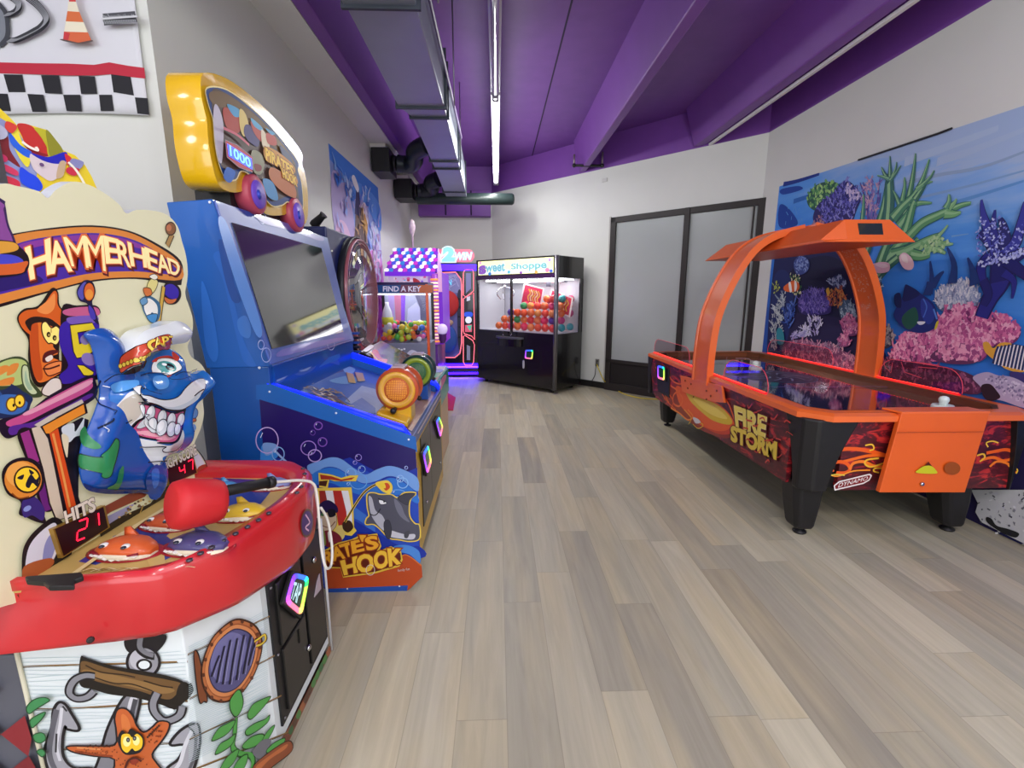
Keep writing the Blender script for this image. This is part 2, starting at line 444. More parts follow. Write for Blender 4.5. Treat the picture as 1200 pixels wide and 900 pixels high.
# ledge closing the top of the left wall
# baseboards
BB = mat('#1d1b1b', 0.55, name='vinyl_base')
MB().prism([CR + ND * 0.012 , CB + ND * 0.012, CB, CR], (0, 0, 0.10), BB).build('baseboard_slanted', kind='structure')
MB().box(XL, XL + 0.012, YC, YB, 0, 0.10, BB).build('baseboard_left', kind='structure')
MB().box(XL, CB.x, YB - 0.012, YB, 0, 0.10, BB).build('baseboard_back', kind='structure')
MB().box(XR - 0.015, XR, 2.95, CR.y, 0, 0.012, mat('#b9b2a0', .5, name='threshold')).build('trim_6', kind='structure')

# ---- storefront with two frosted panes in the slanted wall
A = Art(CR, ND, step=0)
FR = mat('#2c2725', 0.5, name='bronze_frame')
def wallpt(px, py): return A.at((px, py), 0)
def wcoord(px, py): p = wallpt(px, py); return (p - CB).dot(UD), p.z
def wbox(bb, u0, u1, z0, z1, d0, d1, m):
    P = [CB + UD * u + ND * d + V((0, 0, z)) for u in (u0, u1) for d in (d0, d1) for z in (z0, z1)]
    bb.mesh(P, [(0, 1, 3, 2), (4, 6, 7, 5), (0, 4, 5, 1), (2, 3, 7, 6), (0, 2, 6, 4), (1, 5, 7, 3)], m)
u0 = wcoord(714, 350)[0]; u1 = (CR - CB).length - 0.03
zt = wcoord(714, 256)[1]; ztp = zt - 0.09
um0, um1 = wcoord(798, 340)[0], wcoord(804, 340)[0]; zs = wcoord(720, 421)[1]
up1 = wcoord(892, 340)[0]
b = MB(); wbox(b, u0, u1, zt - 0.08, zt, -0.02, 0.05, FR); wbox(b, u0, u0 + 0.09, 0, zt, -0.02, 0.05, FR); wbox(b, up1, u1, 0, zt, -0.02, 0.05, FR)
wbox(b, um0, um1, 0, zt, -.02, 0.06, FR); wbox(b, u0, u1, 0, 0.12, -.02, 0.055, FR); wbox(b, u0, u1, zs - 0.05, zs, -.02, 0.05, FR); wbox(b, u0, u1, 0.1, zs - 0.03, -.02, 0.025, mat('#1f1b1a', .55, name='kick_panel'))
# track groove and pull rail on the sliding leaf
wbox(b, up1 + 0.06, up1 + 0.075, 0.1, zt - 0.08, 0.04, 0.056, mat('#0e0c0c', .6)); wbox(b, u1 - 0.05, u1 - 0.03, 0.1, zt - 0.08, 0.04, 0.066, FR)
wf = b.build('window_1', kind='structure', bevel=0.004)
FROST = mat('#a8adab', 0.28, coat=0.25, var=0.03, scale=1.2, name='frosted_film')
for k, (a, c) in enumerate(((u0 + 0.08, um0 + 0.01), (um1 - 0.01, up1 + 0.01))):
    b = MB(); wbox(b, a, c, zs - 0.01, zt - 0.07, 0.004, 0.018, FROST); b.build('pane', wf)
b = MB(); wbox(b, u0 - 0.04, u0 - 0.012, 0.1, zt + 0.02, 0, 0.02, mat('#b9b6b0', .6)); b.build('trim_7', kind='structure')
# ------------------------------------------------------------------ air duct along the ceiling
ZD = 3.0
d = thing('air_duct', 'long galvanised rectangular air duct under the purple ceiling', 'duct', (-0.6, 4.8, ZD))
dl = DUCTM
DEDGE = mat('#3a3f49', 0.5, 0.4, name='duct_flange')
def duct_seg(y0, y1, xa0, xb0, xa1, xb1, h0=0.42, h1=0.42):
    b = MB(); r0 = [(xa0, y0, ZD), (xb0, y0, ZD), (xb0, y0, ZD + h0), (xa0, y0, ZD + h0)]; r1 = [(xa1, y1, ZD), (xb1, y1, ZD), (xb1, y1, ZD + h1), (xa1, y1, ZD + h1)]
    b.loft([r0, r1], dl, True, False); return b.build('duct_section', d, bevel=0.006)
duct_seg(-1.5, 2.8, -0.80, -0.415, -0.80, -0.415)
duct_seg(2.8, 4.14, -0.79, -0.415, -0.79, -0.415)
duct_seg(4.14, 4.36, -0.79, -0.415, -0.72, -0.42)
duct_seg(4.36, 5.9, -0.72, -0.42, -0.74, -0.435, .42, .4)
duct_seg(5.9, 7.65, -0.74, -0.435, -0.78, -0.46, .4, .36)
for y, xa, xb in ((2.8, -.80, -.405), (4.14, -.80, -.405), (4.36, -.73, -.41), (5.68, -.75, -.425), (6.0, -.755, -.43), (7.3, -.785, -.45)):
    b = MB(); b.box(xa - .012, xb + .012, y - .012, y + .012, ZD - .018, ZD + .43, DEDGE); b.build('flange', d, bevel=0.002)
for y, x in ((2.8, -.3), (4.2, -.34), (5.7, -.4)):
    b = MB(); b.tube([(x, y, ZD + .02), (x, y, DECK)], 0.006, STEEL, 6); b.build('hanger_rod', d)
b = MB(); b.tube([(-0.385, -1, ZD + .22), (-0.385, 5.6, ZD + .22)], 0.012, mat('#5a3a7a', .5), 8); b.build('conduit', d)
# cross pipe with rounded ends
ZP = 3.0
y = 7.9; xa = onY(487, 240, y); xb = onY(603, 235, y)
RUB = mat('#23302f', 0.4, name='dark_green_pipe')
b = MB(); z = xb.z + .02
prof = [(0.02, 0), (0.085, 0.015), (0.10, .05)]; L_ = xb.x - xa.x
b.lathe([(0.02, 0), (0.07, 0.01), (0.09, .04), (0.09, L_ - .04), (0.07, L_ - .01), (0.02, L_)], RUB, (xa.x, y, z), (1, 0, 0), 20)
set_tags(b.build('cross_pipe'), 'dark green round pipe lying across the end of the ceiling duct', 'pipe')
# black outlet boxes on the left wall, each with a flexible hose to the duct
def hose(path, name_label, grp=None):
    path = spl(path, False, 10); rs = [0.108 + 0.006 * (i % 2) for i in range(len(path))]
    b = MB(); b.tube(path, 0.09, mat('#2c3136', 0.38, 0.3, name='flex_hose'), 16, rs=rs)
    set_tags(b.build('flexible_hose'), name_label, 'hose', 'flexible hoses from duct to the vent boxes')
def ventbox(px0, py0, px1, py1, y, lab):
    # face towards the camera measured at depth y
    a = onY(px0, py0, y); c = onY(px1, py1, y)
    t = thing('vent_box', lab, 'vent box', ((a.x + c.x) / 2, y + .2, c.z), 0, 'black vent boxes on the left wall')
    b = MB(); b.box(XL + .02, c.x, y, y + .42, c.z, a.z, BLK); b.build('box_body', t, bevel=.008)
    b = MB(); b.box(XL + .001, c.x - .05, y + .02, y + .4, a.z, a.z + .05, mat('#d8d4d0', .6)); b.build('foam_block', t)
    b = MB(); b.lathe([(.10, 0), (.10, .05)], BLK, (c.x, y + .2, (a.z + c.z) / 2 + .0), (1, 0, 0), 18); b.build('collar', t)
    return V((c.x, y + .2, (a.z + c.z) / 2))
p = ventbox(438, 172, 457, 201, 6.35, 'nearer of the two black vent boxes on the left wall')
hose([(p.x + .06, p.y, p.z), (p.x + .2, p.y, p.z - .01), (p.x + .3, p.y - .12, p.z + .01), (-1.0, p.y - .3, p.z + .07), (-0.84, p.y - .42, p.z + .11)], 'black corrugated hose joining the nearer vent box to the duct')
p = ventbox(466, 209, 483, 232, 7.9 - .25, 'farther black vent box on the left wall, near the back')
hose([(p.x + .06, p.y, p.z), (p.x + .16, p.y, p.z), (p.x + .3, p.y - .1, p.z + .02), (-1.0, p.y - .26, p.z + .07), (-0.87, p.y - .36, p.z + .1)], 'black corrugated hose joining the farther vent box to the duct')
# row of tube lights on the centre line
ZT = 3.3
f = thing('tube_light', 'ceiling tube light with the glowing white tube in the centre of the ceiling', 'light fixture', (0, 6.3, ZT), 0, 'tube lights in the centre row')
CH = mat('#a9a2b2', 0.3, 0.4, name='light_channel')
b = MB(); b.box(-.045, .045, 4.72, 8.35, ZT + .02, ZT + .07, CH); b.build('channel', f, bevel=.006)
b = MB(); b.tube([(0, 4.76, ZT), (0, 7.95, ZT)], .032, mat('#ffffff', .3, emit=7.0, ecol='#fdf8ff', name='lit_tube'), 14); b.build('tube', f, label='glowing white tube')
for y in (4.73, 7.98): b = MB(); b.lathe([(.036, 0), (.036, .05)], CH, (0, y - .02, ZT), (0, 1, 0), 14); b.build('end_cap', f)
for yy0, yy1, lab in ((1.2, 4.66, 'unlit ceiling tube light just before the glowing one'),):
    f = thing('tube_light', lab, 'light fixture', (0, (yy0 + yy1) / 2, ZT), 0, 'tube lights in the centre row')
    b = MB(); b.box(-.045, .045, yy0, yy1, ZT + .02, ZT + .07, CH); b.build('channel', f, bevel=.006)
    b = MB(); b.tube([(0, yy0 + .05, ZT), (0, yy1 - .05, ZT)], .03, mat('#9d93a8', .12, coat=.5, name='unlit_tube'), 14); b.build('tube', f)
    for y in (yy0, yy1): b = MB(); b.lathe([(.036, 0), (.036, .05)], CH, (0, y - .02, ZT), (0, 1, 0), 14); b.build('end_cap', f)
    for y in (yy0 + .3, yy1 - .3): b = MB(); b.tube([(0, y, ZT + .06), (0, y, DECK)], .005, STEEL, 6); b.build('hanger_rod', f)
# white strip conduit under the right hand beam
b = MB(); b.box(2.70, 2.735, 0.5, slant_y(2.71) - .02, PAINT - .005, PAINT + .022, mat('#d9d7d8', .4, name='white_strip')); set_tags(b.build('strip_light', bevel=.004), 'thin white strip running under the right hand purple beam', 'strip light')
# pipe clamp bracket on the middle beam
y = slant_y(1.35) - .35
a = onY(673, 184, y); c = onY(706, 183, y); lo = onY(690, 194, y).z
t = thing('pipe_clamp', 'small black bracket clamped under the middle purple beam', 'bracket', (a.x, y, lo))
b = MB(); b.tube([(a.x, y, lo), (c.x, y, lo)], .02, BLK, 8); b.build('cross_bar', t)
for x, z in ((a.x, onY(673, 181, y).z), (c.x, onY(706, 178, y).z)):
    b = MB(); b.tube([(x, y, lo), (x, y, z)], .016, mat('#8d7f88', .4, .5), 8); b.ball((x, y, lo), .03, BLK); b.build('clamp_arm', t)
# small white detector on the slanted wall
# ------------------------------------------------------------------ air hockey table
ORG = mat('#e2601f', 0.42, var=0.03, scale=5, name='orange_powder_coat')
ORG2 = mat('#ea6a2c', 0.35, coat=.3, name='orange_gloss')
HX0, HX1, HY0, HY1, HZ = 1.78, 3.185, 2.47, 5.47, 0.83
HC = (HX0 + HX1) / 2
H = thing('air_hockey_table', 'orange and black air hockey table with flame artwork and arched overhead scorer', 'air hockey table', (HC, 4.0, 0))
def lava_mat():
    m = bpy.data.materials.new('lava_print'); m.use_nodes = True; nt = m.node_tree; N = nt.nodes; L = nt.links; b = N['Principled BSDF']
    tc = N.new('ShaderNodeTexCoord'); mp = N.new('ShaderNodeMapping'); mp.inputs['Scale'].default_value = (7, 5, 16); L.new(tc.outputs['Object'], mp.inputs[0])
    n = N.new('ShaderNodeTexNoise'); n.inputs['Scale'].default_value = 1.0; n.inputs['Detail'].default_value = 8; n.inputs['Roughness'].default_value = .66; n.inputs['Distortion'].default_value = 1.2
    L.new(mp.outputs[0], n.inputs['Vector'])
    r = N.new('ShaderNodeValToRGB'); e = r.color_ramp.elements
    e[0].position = .36; e[0].color = lin('#3f1219'); e[1].position = .72; e[1].color = lin('#e0402c')
    q = e.new(.5); q.color = lin('#571820'); q = e.new(.57); q.color = lin('#a8232b'); q = e.new(.545); q.color = lin('#6a1a22')
    L.new(n.outputs['Fac'], r.inputs[0]); L.new(r.outputs[0], b.inputs['Base Color']); b.inputs['Roughness'].default_value = .35
    return m
LAVA = lava_mat()
ZB = 0.345
# body
b = MB()
b.prism([(HX0 + .06, HY0 + .09, ZB), (HX1 - .06, HY0 + .09, ZB), (HX1 - .06, HY1 - .1, ZB), (HX0 + .06, HY1 - .1, ZB)], (0, 0, .40), BLK)
b.build('body', H, bevel=.01)
# printed panels on the two visible faces
PS = Art((HX0 + .02, 4, 0), (-1, 0, 0), step=.0004); PE = Art((HC, HY0 + .06, 0), (0, -1, 0), step=.0002)
b = MB(); b.prism([(HX0 + .05, 2.66, ZB), (HX0 + .05, 5.05, ZB), (HX0 + .05, 5.16, ZB + .06), (HX0 + .05, 5.34, HZ - .05), (HX0 + .05, 2.66, HZ - .05)], (-.03, 0, 0), LAVA); b.build('side_panel', H)
b = MB(); b.box(HX0 + .25, HX1 - .07, HY0 + .06, HY0 + .10, ZB, HZ - .05, LAVA); b.build('end_panel', H)
b = MB(); b.box(HX0 + .07, HX0 + .09, 5.0, 5.4, ZB + .05, HZ - .05, BLK); b.box(HX1 - .1, HX1 - .04, 2.7, 5.2, ZB, HZ - .05, LAVA); b.build('far_panel', H)
# black corner castings, curved
def corner(sx, sy):
    x0 = HX0 + .012 if sx < 0 else HX1 - .012; y0 = HY0 + .022 if sy < 0 else HY1 - .022; dx = 1 if sx < 0 else -1; dy = 1 if sy < 0 else -1
    rings = []
    for k in range(9):
        t = k / 8; z = ZB - .005 + t * (HZ - .035 - ZB)
        w = (.17 + .13 * t ** 1.6) * (1 if sx < 0 else .5); v = .13 + .11 * t ** 1.8; ch = .06; ins = .02 * (1 - t)
        P = [(x0 + dx * (ins + ch), y0 + dy * ins), (x0 + dx * (w + .0), y0 + dy * ins), (x0 + dx * w, y0 + dy * (.06)), (x0 + dx * .06, y0 + dy * v), (x0 + dx * ins, y0 + dy * v), (x0 + dx * ins, y0 + dy * (ins + ch))]
        rings.append([(a, c, z) for a, c in P])
    b = MB(); b.loft(rings, BLK, True, False); b.build('corner_casting', H, bevel=.012)
for sx in (-1, 1):
    for sy in (-1, 1): corner(sx, sy)
# legs
def leg(x, y, dx, dy):
    rings = []
    for z, w, dd, of in ((ZB + .03, .20, .17, 0), (.22, .175, .155, .03), (.07, .13, .13, .055), (.045, .11, .11, .06)):
        cx, cy = x + dx * of, y + dy * of
        rings.append([(cx - w / 2 * .7, cy - dd / 2, z), (cx + w / 2 * .7, cy - dd / 2, z), (cx + w / 2, cy - dd / 2 * .5, z), (cx + w / 2, cy + dd / 2, z), (cx - w / 2, cy + dd / 2, z), (cx - w / 2, cy - dd / 2 * .5, z)])
    b = MB(); b.loft(rings, BLK, True, False); g = b.build('leg', H, bevel=.012)
    b = MB(); b.lathe([(.035, 0), (.04, .006), (.04, .014), (.015, .02), (.015, .05)], BLK, (x + dx * .06, y + dy * .06, 0), n=16); b.build('levelling_foot', g)
leg(1.92, 2.66, .25, .1); leg(2.86, 2.66, .9, .1); leg(1.97, 5.05, .2, 1.2); leg(2.9, 5.05, -.2, 1.0)
# top frame
def octo(x0, x1, y0, y1, c, z): return [(x0 + c, y0, z), (x1 - c, y0, z), (x1, y0 + c, z), (x1, y1 - c, z), (x1 - c, y1, z), (x0 + c, y1, z), (x0, y1 - c, z), (x0, y0 + c, z)]
o1 = octo(HX0, HX1, HY0, HY1, .13, HZ - .045); o2 = octo(HX0 + .0, HX1 - .0, HY0 + .0, HY1 - .0, .13, HZ - .012); o3 = octo(HX0 + .03, HX1 - .03, HY0 + .03, HY1 - .03, .12, HZ)
i3 = octo(HX0 + .10, HX1 - .10, HY0 + .10, HY1 - .10, .1, HZ); i1 = octo(HX0 + .105, HX1 - .105, HY0 + .105, HY1 - .105, .1, HZ - .06); ib = octo(HX0 + .105, HX1 - .105, HY0 + .105, HY1 - .105, .1, HZ - .045)
b = MB(); b.loft([ib, o1, o2, o3, i3, i1], ORG2, False, False); b.build('rail', H)
AL = mat('#8a5a3c', .3, .7, name='inner_rail_metal')
b = MB(); b.loft([octo(HX0 + .10, HX1 - .10, HY0 + .10, HY1 - .10, .1, HZ + .001), octo(HX0 + .118, HX1 - .118, HY0 + .118, HY1 - .118, .1, HZ - .004), octo(HX0 + .12, HX1 - .12, HY0 + .12, HY1 - .12, .1, HZ - .06)], AL, False, False); b.build('inner_rail', H)
# glossy dark playfield
b = MB(); b.prism(octo(HX0 + .10, HX1 - .10, HY0 + .10, HY1 - .10, .1, HZ - .05), (0, 0, -.02), mat('#0b1030', 0.07, coat=1.0, name='dark_blue_playfield')); pf = b.build('playfield', H, label='glossy dark blue playing surface')
A = Art((HC, 4.0, HZ - .0495), (0, 0, 1), step=.0004, uv=True, U=(1, 0, 0))
for r, c in ((.34, '#5b6790'), (.33, '#0b1030'), (.30, '#46517c'), (.285, '#101638')): A.ell(c, 0, 0, r, r)
for k in range(12):
    a = k * PI / 6; A.stroke('#8a92b4', [(math.cos(a) * .27, math.sin(a) * .27), (math.cos(a + .3) * .18, math.sin(a + .3) * .18), (math.cos(a + .2) * .09, math.sin(a + .2) * .09)], .016)
A.stroke('#6f2f96', [(-.60, -.55), (-.3, -.52), (.0, -.55), (.3, -.52), (.60, -.55)], .012)
A.stroke('#39206a', [(-.60, .8), (.60, .8)], .02, smooth=False)
A.done('playfield_print', pf)
# goal slots at the ends
for y in (HY0 + .106, HY1 - .11):
    b = MB(); b.box(HC - .16, HC + .16, y, y + .004, HZ - .048, HZ - .015, mat('#050505', .8)); b.build('goal_slot', H)
# LED strips on the long rails with clear guards
LED = mat('#ff1530', .4, emit=.45, ecol='#ff1028', name='red_led')
LEDS = mat('#ff4030', .4, emit=3.5, ecol='#ff3a28', name='red_led_dot')
for x, y0, y1 in ((HX0 + .055, 3.02, 5.30), (HX1 - .055, 2.95, 5.20)):
    b = MB(); b.box(x - .009, x + .009, y0, y1, HZ, HZ + .008, LED); n = int((y1 - y0) / .028)
    for k in range(n): yy = y0 + .012 + k * .028; b.box(x - .007, x + .007, yy, yy + .012, HZ + .0085, HZ + .012, LEDS)
    b.build('led_strip', H, label='red glowing light strip')
CLR = glass('#f3e9ee', .03, .16)
EDGE = mat('#ff6a78', .3, emit=.35, ecol='#ff3048', alpha=.45, name='lit_acrylic_edge')
def guard(x, y0, y1, h, r):
    pts = [(x, y0, HZ + .01), (x, y1, HZ + .01)]
    arc = lambda cy, a0, a1: [(x, cy + r * math.cos(a0 + (a1 - a0) * k / 6), HZ + h - r + r * math.sin(a0 + (a1 - a0) * k / 6)) for k in range(7)]
    loop = [(x, y0, HZ + .01), (x, y1, HZ + .01)] + arc(y1 - r, 0, PI / 2) + arc(y0 + r, PI / 2, PI)
    b = MB(); b.prism(loop, (.006, 0, 0), CLR); g = b.build('side_guard', H, label='clear acrylic puck guard')
    rim = loop[1:] + [loop[0]]
    b = MB(); b.tube(rim, .0022, EDGE, 6); b.build('guard_edge', g)
    return g
g1 = guard(HX0 + .055, 3.0, 3.62, .17, .14); guard(HX0 + .055, 4.30, 5.3, .17, .12)
g2 = guard(HX1 - .06, 2.93, 3.62, .17, .14); guard(HX1 - .06, 4.15, 5.2, .17, .12)
A = Art((HX1 - .062, 3.3, HZ), (-1, 0, 0), step=.0004, mk=lambda c: EDGE)
A.stroke('#ff5a70', [(1035, 418), (1037, 430), (1044, 437), (1046, 425)], .006, smooth=False)
A.stroke('#ff5a70', [(1056, 424), (1060, 436), (1080, 443), (1076, 430), (1098, 432), (1100, 428), (1072, 424)], .006, smooth=False)
A.done('engraving', g2)
A = Art((HX0 + .054, 3.3, HZ), (-1, 0, 0), step=.0004, mk=lambda c: mat('#c9a8b4', .3, alpha=.5))
A.stroke('#ff5a70', [(852, 418), (850, 430), (858, 438), (868, 436), (872, 428)], .005)
A.stroke('#ff5a70', [(862, 420), (880, 422), (878, 440)], .005)
A.done('engraving', g1)
# arch
YA = 3.9
cl = [onY(827, 448, YA), onY(829, 412, YA), onY(834, 375, YA), onY(844, 345, YA), onY(859, 315, YA), onY(877, 292, YA), onY(900, 278, YA), onY(930, 270, YA)]
cl = [V((p.x, YA, p.z)) for p in cl]; dx = HX0 + .005 - cl[0].x; cl = [V((p.x + dx * max(0, 1 - i / 4), p.y, p.z)) for i, p in enumerate(cl)]
top = cl[-1].z
full = [tuple(p) for p in cl]
XR_ = HX1 + .02
right = [(2 * HC - p.x - .05, YA - .15, p.z) for p in reversed(cl)]
LW = .15
def chan(path, w):
    rings = []
    for i, p in enumerate(path):
        p = V(p); t = (V(path[min(i + 1, len(path) - 1)]) - V(path[max(i - 1, 0)])).normalized(); nn = t.cross(V((0, 1, 0))).normalized()
        rings.append([p + V((0, a * w, 0)) + nn * c for a, c in ((-1, -.028), (-.86, -.028), (-.82, -.016), (.82, -.016), (.86, -.028), (1, -.028), (1, .028), (.86, .028), (.82, .016), (-.82, .016), (-.86, .028), (-1, .028))])
    return MB().loft(rings, ORG2, True, False)
al = chan(spl(full, False, 5), LW).build('arch_leg', H)
rp = spl([tuple(p) for p in right], False, 5)
ar = chan(rp, LW * .75).build('arch_leg', H)
# worn sticker residue on the inner face of the far leg
random.seed(5); b = MB()
for k in range(130):
    i = random.randint(6, len(rp) - 14); p = V(rp[i]).lerp(V(rp[i + 1]), random.random()); t = (V(rp[i + 1]) - V(rp[i])).normalized(); nn = V((-t.z, 0, t.x)) if (-t.z) < 0 else V((t.z, 0, -t.x))
    q = p + nn * .017 + V((0, random.uniform(-.07, .07), 0)); s1 = random.uniform(.004, .012); a = random.uniform(0, 3)
    u1 = t * math.cos(a) + V((0, 1, 0)) * math.sin(a); u2 = t * -math.sin(a) + V((0, 1, 0)) * math.cos(a)
    b.face([q - u1 * s1 - u2 * s1 * .5, q + u1 * s1 - u2 * s1 * .3, q + u1 * s1 * .6 + u2 * s1 * .5, q - u1 * s1 + u2 * s1 * .4], mat('#e9a184', .7))
b.build('sticker_residue', ar)
# mounting brackets
b = MB(); P = [onX(px, py, HX0 - .012) for px, py in ((797, 440), (845, 452), (848, 472), (836, 471), (799, 459))]
b.prism(P, (.02, 0, 0), ORG2); br = b.build('mounting_bracket', H, bevel=.003)
b = MB()
for px, py in ((803, 446), (810, 450), (806, 455), (813, 465), (828, 458), (833, 464), (840, 458), (828, 468)):
    p = onX(px, py, HX0 - .014); b.lathe([(.009, 0), (.009, .004), (.004, .006)], mat('#7c2f10', .5), p, (-1, 0, 0), 8)
b.build('bolt', br)
# overhead scorer
xc = HC + .01; y0, y1 = 3.13, 4.95; z0 = 1.845; z1 = 1.995
S = [(xc - .30, z0), (xc + .32, z0 + .005), (xc + .32, z0 + .02), (xc + .165, z1), (xc - .15, z1), (xc - .30, z0 + .015)]
def sring(y, f=1.0, fz=1.0, up=0): return [(xc + (x - xc) * f, y, z0 + (z - z0) * fz + up) for x, z in S]
b = MB(); b.loft([sring(y0 + .0, 1.0, .12, 0), sring(y0 + .05), sring(y1 - .14, 1.0), sring(y1, .97, .35, 0)], ORG, True, False)
sc = b.build('scorer', H, bevel=.005, label='orange overhead scoring box with black display window')
# display window on slanted near end
a = sring(y0, 1.0, .12); c = sring(y0 + .05)
pl, pr, ql, qr = V(a[5]), V(a[2]), V(c[4]), V(c[3])
nrm = (pr - pl).cross(ql - pl).normalized(); nrm = nrm if nrm.y < 0 else -nrm
def sp_(u, v, h=.002): lo = pl.lerp(pr, u); hi = ql.lerp(qr, u); return lo.lerp(hi, v) + nrm * h
lo = lambda x, v, h=.002: V((x, (y0 + (v) * .05), a[5][2] + v * (c[4][2] - a[5][2]))) + nrm * h
xw0, xw1 = onY(1000, 270, y0 + .07).x, onY(1028, 270, y0 + .07).x
b = MB(); b.prism([lo(xw0, .22), lo(xw1, .22), lo(xw1, .82), lo(xw0, .82)], nrm * .002, mat('#0a0a0a', .15, coat=.6)); b.build('display_window', sc)
# goal box cover
b = MB(); yb = HY0 - .015
P = [onY(px, py, yb) for px, py in ((1057, 489), (1161, 487), (1128, 576), (1028, 576))]
ytop = HY0 + .0
q = [V((P[0].x, HY0 - .01, HZ + .012)), V((P[1].x, HY0 - .01, HZ + .012)), V((P[2].x, HY0 - .03, P[2].z)), V((P[3].x, HY0 - .03, P[3].z))]
b.prism(q, (0, .03, 0), ORG); gb = b.build('goal_cover', H, bevel=.004, label='orange metal goal box cover')
b = MB(); x0 = onZ(1040, 480, HZ + .015).x; x1 = onZ(1140, 480, HZ + .015).x
b.prism([(q[0].x - .0, HY0 - .012, HZ + .004), (q[1].x, HY0 - .012, HZ + .004), (x1 + .03, HY0 + .09, HZ + .006), (x0 - .0, HY0 + .09, HZ + .006)], (0, 0, .012), ORG2); b.build('cover_flange', gb, bevel=.003)
A = Art((HC, HY0 - .031, .5), (0, -1, 0), step=.0005)
A.stroke('#a8430f', [(1051, 507), (1153, 506)], .004, smooth=False)
A.poly('#5a1c08', [(1076, 553), (1080, 547), (1084, 546), (1088, 541), (1092, 546), (1094, 548), (1097, 554)], False)
A.poly('#c9c41f', [(1074, 554), (1078, 549), (1084, 546), (1091, 546), (1096, 550), (1097, 555)], True)
A.ell('#9a4a14', 1116, 549, 9.5, 7.5); A.done('coin_return', gb)
b = MB(); p = onY(1080, 567, HY0 - .03); b.lathe([(.012, 0), (.012, .008), (.006, .012)], CHROME, p, (0, -1, 0), 14); b.build('lock', gb)
b = MB()
for px, py in ((1055, 500), (1151, 499)): b.lathe([(.008, 0), (.008, .004)], mat('#7c3a1c', .4, .5), onY(px, py, HY0 - .0), (0, -1, 0), 10)
b.build('screw', gb)
# side artwork: comet, flames and title
A = PS
A.poly('#8d2a1e', [(790, 449), (806, 452), (822, 470), (850, 490), (862, 505), (855, 513), (842, 512), (820, 503), (800, 488), (786, 478), (783, 462)], True)
A.poly('#e5581e', [(793, 452), (812, 462), (836, 470), (850, 480), (859, 492), (861, 503), (853, 508), (840, 507), (822, 499), (806, 486), (795, 470)], True)
A.poly('#c8391c', [(824, 500), (840, 505), (852, 504), (859, 497), (861, 503), (853, 509), (840, 508)], True)
A.poly('#d9b62e', [(804, 459), (816, 465), (836, 472), (848, 480), (857, 491), (857, 497), (848, 497), (834, 492), (820, 481), (809, 470)], True)
A.poly('#ead05a', [(812, 466), (832, 474), (846, 483), (852, 491), (838, 488), (822, 478)], True)
OL = ['#e86a2a', '#e2571f', '#f0882e']
for pts, w in (([(786, 452), (794, 458), (800, 468), (796, 476), (789, 472), (790, 462), (797, 458)], .02), ([(783, 438), (788, 446), (796, 450), (803, 448)], .016), ([(786, 478), (796, 484), (806, 492), (812, 488), (806, 480)], .016),
               ([(832, 452), (838, 460), (842, 466), (846, 462), (842, 456)], .012), ([(784, 462), (789, 470), (787, 478)], .018), ([(768, 430), (774, 446), (778, 460), (784, 472)], .012), ([(771, 452), (780, 468), (792, 480)], .012), ([(845, 462), (853, 472), (858, 484), (861, 494)], .016)):
    A.stroke(random.choice(OL), pts, w)
for pts in ([(836, 455), (841, 458), (838, 466)], [(815, 492), (824, 498), (818, 502), (812, 497)], [(802, 480), (810, 490), (807, 497)]): A.stroke('#e8c23a', pts, .008)
A.poly('#cfcbd0', [(812, 489), (818, 491), (821, 495), (815, 496)], True)
A.text('#f2e08a', 'FIRE', (861, 477), (898, 490), (896, 512), (863, 500), .05, out='#5a1016', ob=.11)
A.text('#e3c53c', 'STORM', (857, 500), (910, 519), (909, 538), (857, 516), .05, out='#5a1016', ob=.11)
A.text('#ecd564', 'FIRE', (861, 476), (897, 489), (895, 511), (863, 499), .035)
A.text('#dfc248', 'STORM', (857, 499), (909, 518), (908, 537), (857, 515), .035)
for k in range(26):
    x = random.uniform(862, 922); y = 480 + (x - 862) * .42 + random.uniform(-14, 52)
    if y > 440 + (x - 770) * .82: continue
    A.stroke('#c93a33', [(x, y), (x + random.uniform(1, 5), y + random.uniform(-4, 4)), (x + random.uniform(4, 9), y + random.uniform(-5, 5))], random.uniform(.004, .012))
A.done('side_artwork', H)
# end artwork: flame scrolls and maker's badge
FL_ = (([(972, 538), (982, 528), (1000, 526), (1020, 529), (1042, 535)], .024, '#ea5c1e'), ([(973, 546), (978, 542), (988, 541), (1000, 538), (1018, 534), (1040, 534)], .018, '#ee6a22'),
                  ([(976, 553), (974, 545), (984, 541), (993, 544), (996, 550), (990, 554), (980, 554)], .02, '#ea5c1e'), ([(996, 550), (1000, 543), (1012, 541), (1024, 546), (1036, 547)], .018, '#f07a28'),
                  ([(972, 556), (982, 558), (1000, 552), (1020, 551)], .009, '#f0922e'), ([(1030, 537), (1016, 539), (1014, 544), (1022, 547), (1040, 541)], .011, '#ecb83a'),
                  ([(1014, 522), (1022, 521), (1024, 526), (1019, 528)], .009, '#f2c23c'), ([(1040, 549), (1026, 549), (1024, 552), (1030, 554)], .009, '#f2c23c'), ([(970, 558), (980, 556), (990, 557)], .008, '#d9c04a'),
                  ([(1156, 531), (1166, 529), (1180, 527), (1192, 532)], .02, '#ea5c1e'), ([(1150, 539), (1164, 536), (1176, 540), (1190, 536)], .018, '#ee6a22'), ([(1160, 547), (1168, 541), (1180, 543), (1186, 550), (1192, 554)], .014, '#f07a28'),
                  ([(1158, 524), (1156, 519), (1163, 517), (1170, 519)], .008, '#f2c23c'), ([(1148, 541), (1154, 536), (1152, 532), (1145, 534)], .01, '#f2b83a'), ([(1182, 546), (1192, 550), (1191, 555)], .008, '#f2c23c'))
